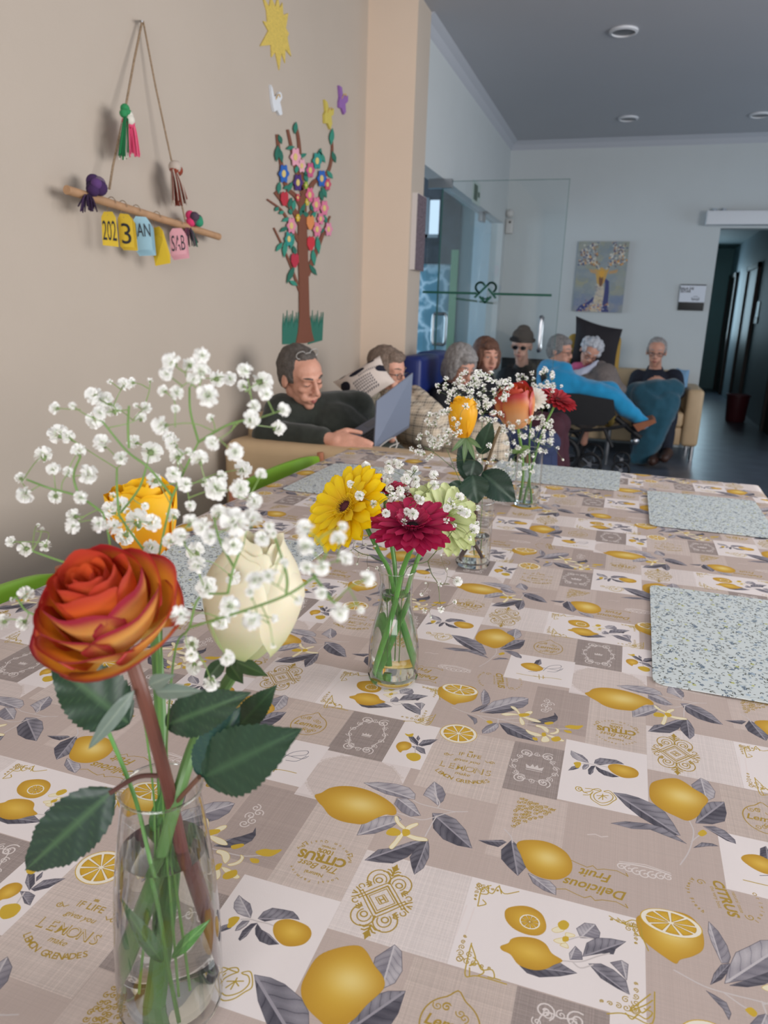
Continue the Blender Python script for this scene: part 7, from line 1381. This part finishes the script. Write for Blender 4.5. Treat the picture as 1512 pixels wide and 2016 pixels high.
for Pq, Rq in (([V(1080, 722, 6.42), V(1112, 728, 6.36)], [.075, .06]), ([V(1076, 735, 6.42), V(1082, 765, 6.34), V(1110, 772, 6.3)], [.09, .12, .10]), ([V(1100, 750, 6.34), V(1150, 765, 6.3), V(1205, 778, 6.3), V(1232, 805, 6.3), V(1268, 832, 6.32)], [.12, .085, .075, .07, .045]), ([V(1120, 760, 6.6), V(1200, 772, 6.56), V(1250, 820, 6.5)], [.10, .09, .06])): caps(mb, Pq, Rq)
soft('cloth', mb, m_cy, t, .014, 6, .018, 7)
m_wb = mat('wheelchair_black', (22, 22, 26), .6, noise=.1, nscale=20)
t = empty('wheelchair', V(1140, 905, 6.4), 'black tilting wheelchair with small wheels and a wooden footrest', 'wheelchair')
mb = MB(); c_ = [V(1088, 745, 6.62), V(1085, 780, 6.62), V(1090, 810, 6.6)]
part('backrest', MB().prism([V(1062, 735, 6.25), V(1078, 812, 6.25), V(1090, 812, 6.25), V(1074, 735, 6.25)], (0, .5, 0)), m_wb, t, smooth=False)
part('side_panel', MB().prism([V(1078, 772, 6.15), V(1140, 776, 6.15), V(1208, 788, 6.15), V(1212, 818, 6.15), V(1190, 838, 6.15), V(1110, 836, 6.15), V(1080, 815, 6.15)], (0, .04, 0)), m_wb, t, smooth=False)
part('side_panel', MB().prism([V(1090, 800, 6.72), V(1200, 800, 6.72), V(1198, 835, 6.72), V(1095, 830, 6.72)], (0, .03, 0)), m_wb, t, smooth=False)
part('seat', MB().prism([V(1080, 812, 6.2), V(1200, 808, 6.2), V(1200, 822, 6.2), V(1080, 828, 6.2)], (0, .5, 0)), m_wb, t, smooth=False)
for Y_ in (6.2, 6.7): part('frame_tube', MB().tube([V(1080, 830, Y_), V(1110, 850, Y_), V(1190, 845, Y_), V(1235, 838, Y_)], .014, 8).tube([V(1150, 845, Y_), V(1130, 890, Y_)], .014, 8).tube([V(1190, 845, Y_), V(1205, 880, Y_)], .014, 8), m_wb, t)
def wheel(c, r, w_=.03):
    o_ = part('wheel', MB().tube([Vector(c) + Vector((r * .86 * math.cos(a), 0, r * .86 * math.sin(a))) for a in np.linspace(0, 2 * math.pi, 25)], r * .14, 8), m_wb, t)
    hb = MB().cyl(Vector(c) + Vector((0, -w_ / 2, 0)), Vector(c) + Vector((0, w_ / 2, 0)), r * .2, 12)
    for k in range(5): a = k * 1.257; hb.cyl(c, Vector(c) + Vector((r * .8 * math.cos(a), 0, r * .8 * math.sin(a))), r * .06, 6)
    put('wheel_hub', hb.mesh('wheel_hub', wl(o_)), m_steel, o_)
for Y_ in (6.2, 6.7):
    p = V(1162, 900, 6.2); wheel((p.x, Y_, .10), .10); wheel((V(1225, 900, 6.2).x, Y_, .075), .075)
    wheel((V(1105, 880, 6.2).x, Y_, .16), .16)
part('footplate', MB().prism([V(1246, 836, 6.22), V(1286, 826, 6.22), V(1292, 832, 6.22), V(1256, 850, 6.22)], (0, .32, 0)), mat('wood_footplate', (150, 92, 62), .6, noise=.1, nscale=20), t, smooth=False)
for Y_ in (6.3, 6.6): part('leg_support', MB().tube([V(1212, 822, Y_), V(1240, 845, Y_), V(1262, 862, Y_)], .022, 8), m_wb, t)
part('castor', MB().ball(V(1250, 868, 6.3), .035), m_steel, t)
# ------------------------------------------------------------------ white haired woman
hc = V(1161, 693, 6.88)
P = Person('white haired woman in pink, head bowed, under a grey blanket against the black cushion', hc, (.16, -.84, -.52), (.10, .5, .9), 1.0)
neck = V(1156, 722, 6.94); chest = V(1160, 755, 6.90); pel = Vector((-.33, 6.9, .58))
P.body(neck, chest, pel, legs=([pel, Vector((-.30, 6.66, .50)), Vector((-.30, 6.7, .2))],))
P.finish(.010, 'curly', 'c4c6cc', glasses='dark', eyes='shut')
P.wear('blouse', [([neck + Vector((0, .02, -.02)), chest, pel], [.075, .15, .15]), ([V(1134, 728, 6.9), V(1186, 730, 6.9)], [.07, .07])], mat('pink_cloth', (196, 96, 138), .85), .014)
t = empty('sheet', V(1145, 735, 6.8), 'white sheet folded under the chin of the white haired woman', 'sheet'); mb = MB()
caps(mb, [V(1120, 742, 6.74), V(1146, 735, 6.72), V(1168, 722, 6.74), V(1176, 712, 6.80)], [.045, .045, .03, .02]); soft('cloth', mb, mat('white_sheet', (198, 202, 220), .85), t, .01, 4, .008, 18)
t = empty('blanket', V(1190, 750, 6.8), 'grey brown blanket over the white haired woman', 'blanket'); mb = MB()
for Pq, Rq in (([V(1182, 722, 6.80), V(1190, 745, 6.72), V(1200, 775, 6.70)], [.06, .13, .13]), ([V(1150, 752, 6.70), V(1190, 758, 6.66), V(1215, 768, 6.70)], [.07, .11, .08]), ([Vector((-.35, 6.8, .6)), Vector((-.3, 6.66, .45))], [.18, .14])): caps(mb, Pq, Rq)
soft('cloth', mb, mat('grey_brown_wool', (118, 108, 104), .95, noise=.15, nscale=50, bump=.2, bscale=200), t, .014, 6, .014, 8)
# ------------------------------------------------------------------ man in the navy jacket on the far sofa
hc = V(1292, 694, 7.52)
P = Person('man with spectacles and navy jacket on the far beige sofa', hc, (-.06, -.98, -.16), (.02, 0, 1), 1.06)
neck = V(1290, 726, 7.60); chest = V(1286, 760, 7.58); pel = Vector((.22, 7.62, .56)); wr = V(1306, 752, 7.22)
P.body(neck, chest, pel, arms=([V(1250, 748, 7.55), V(1240, 780, 7.42), V(1280, 766, 7.24)], [V(1330, 745, 7.55), V(1336, 772, 7.42), wr]), legs=([pel, Vector((.14, 7.08, .56)), Vector((.16, 7.0, .1))], [pel, Vector((.40, 7.08, .58)), Vector((.40, 7.1, .1))]))
P.hand(V(1312, 754, 7.20), V(1288, 748, 7.14) - V(1312, 754, 7.20), (0, -.7, .7), 1.25, .9, 1)
P.finish(.010, 'receding', 'a09a98', glasses='dark')
mnv = mat('navy_jacket', (28, 32, 46), .8, noise=.12, nscale=20)
P.wear('jacket', [([neck + Vector((0, .04, -.03)), chest, pel], [.085, .17, .18]), ([V(1256, 744, 7.58), V(1242, 782, 7.42), V(1284, 768, 7.24)], [.085, .072, .05]), ([V(1326, 742, 7.58), V(1334, 772, 7.42), V(1312, 760, 7.26)], [.085, .072, .05])], mnv, .014, .008)
P.wear('shirt_collar', [([neck + Vector((-.015, -.085, -.035)), neck + Vector((.01, -.095, -.05))], [.018, .018])], mat('white_shirt', (196, 198, 206), .8), .006, 0)
P.wear('shoe', [([V(1314, 892, 7.0), V(1308, 902, 6.8)], [.052, .042]), ([V(1290, 902, 6.95), V(1284, 908, 6.8)], [.052, .042])], mat('shoe_brown', (62, 40, 32), .5), .010, 0)
P.wear('trousers', [([pel, Vector((.14, 7.08, .54)), Vector((.16, 7.0, .1))], [.10, .075, .06]), ([pel, Vector((.40, 7.08, .56)), Vector((.40, 7.08, .1))], [.10, .075, .06])], mnv, .014)
t = empty('blanket', V(1290, 800, 7.1), 'dark teal fleece blanket over the knees of the man in the navy jacket', 'blanket'); mb = MB()
for Pq, Rq in (([V(1248, 772, 7.14), V(1290, 768, 7.08), V(1322, 768, 7.14)], [.08, .10, .11]), ([V(1262, 775, 7.08), V(1290, 800, 7.02), V(1312, 795, 7.06)], [.10, .11, .11]), ([V(1275, 800, 7.02), V(1292, 835, 6.98), V(1268, 870, 6.96), V(1250, 905, 6.94)], [.10, .10, .09, .05]), ([V(1314, 790, 7.06), V(1302, 830, 6.98), V(1280, 880, 6.94), V(1262, 905, 6.92)], [.11, .10, .08, .05])): caps(mb, Pq, Rq)
soft('cloth', mb, mat('teal_fleece', (36, 82, 100), .95, noise=.1, nscale=18, bump=.15, bscale=140, sheen=.3), t, .014, 6, .018, 7)
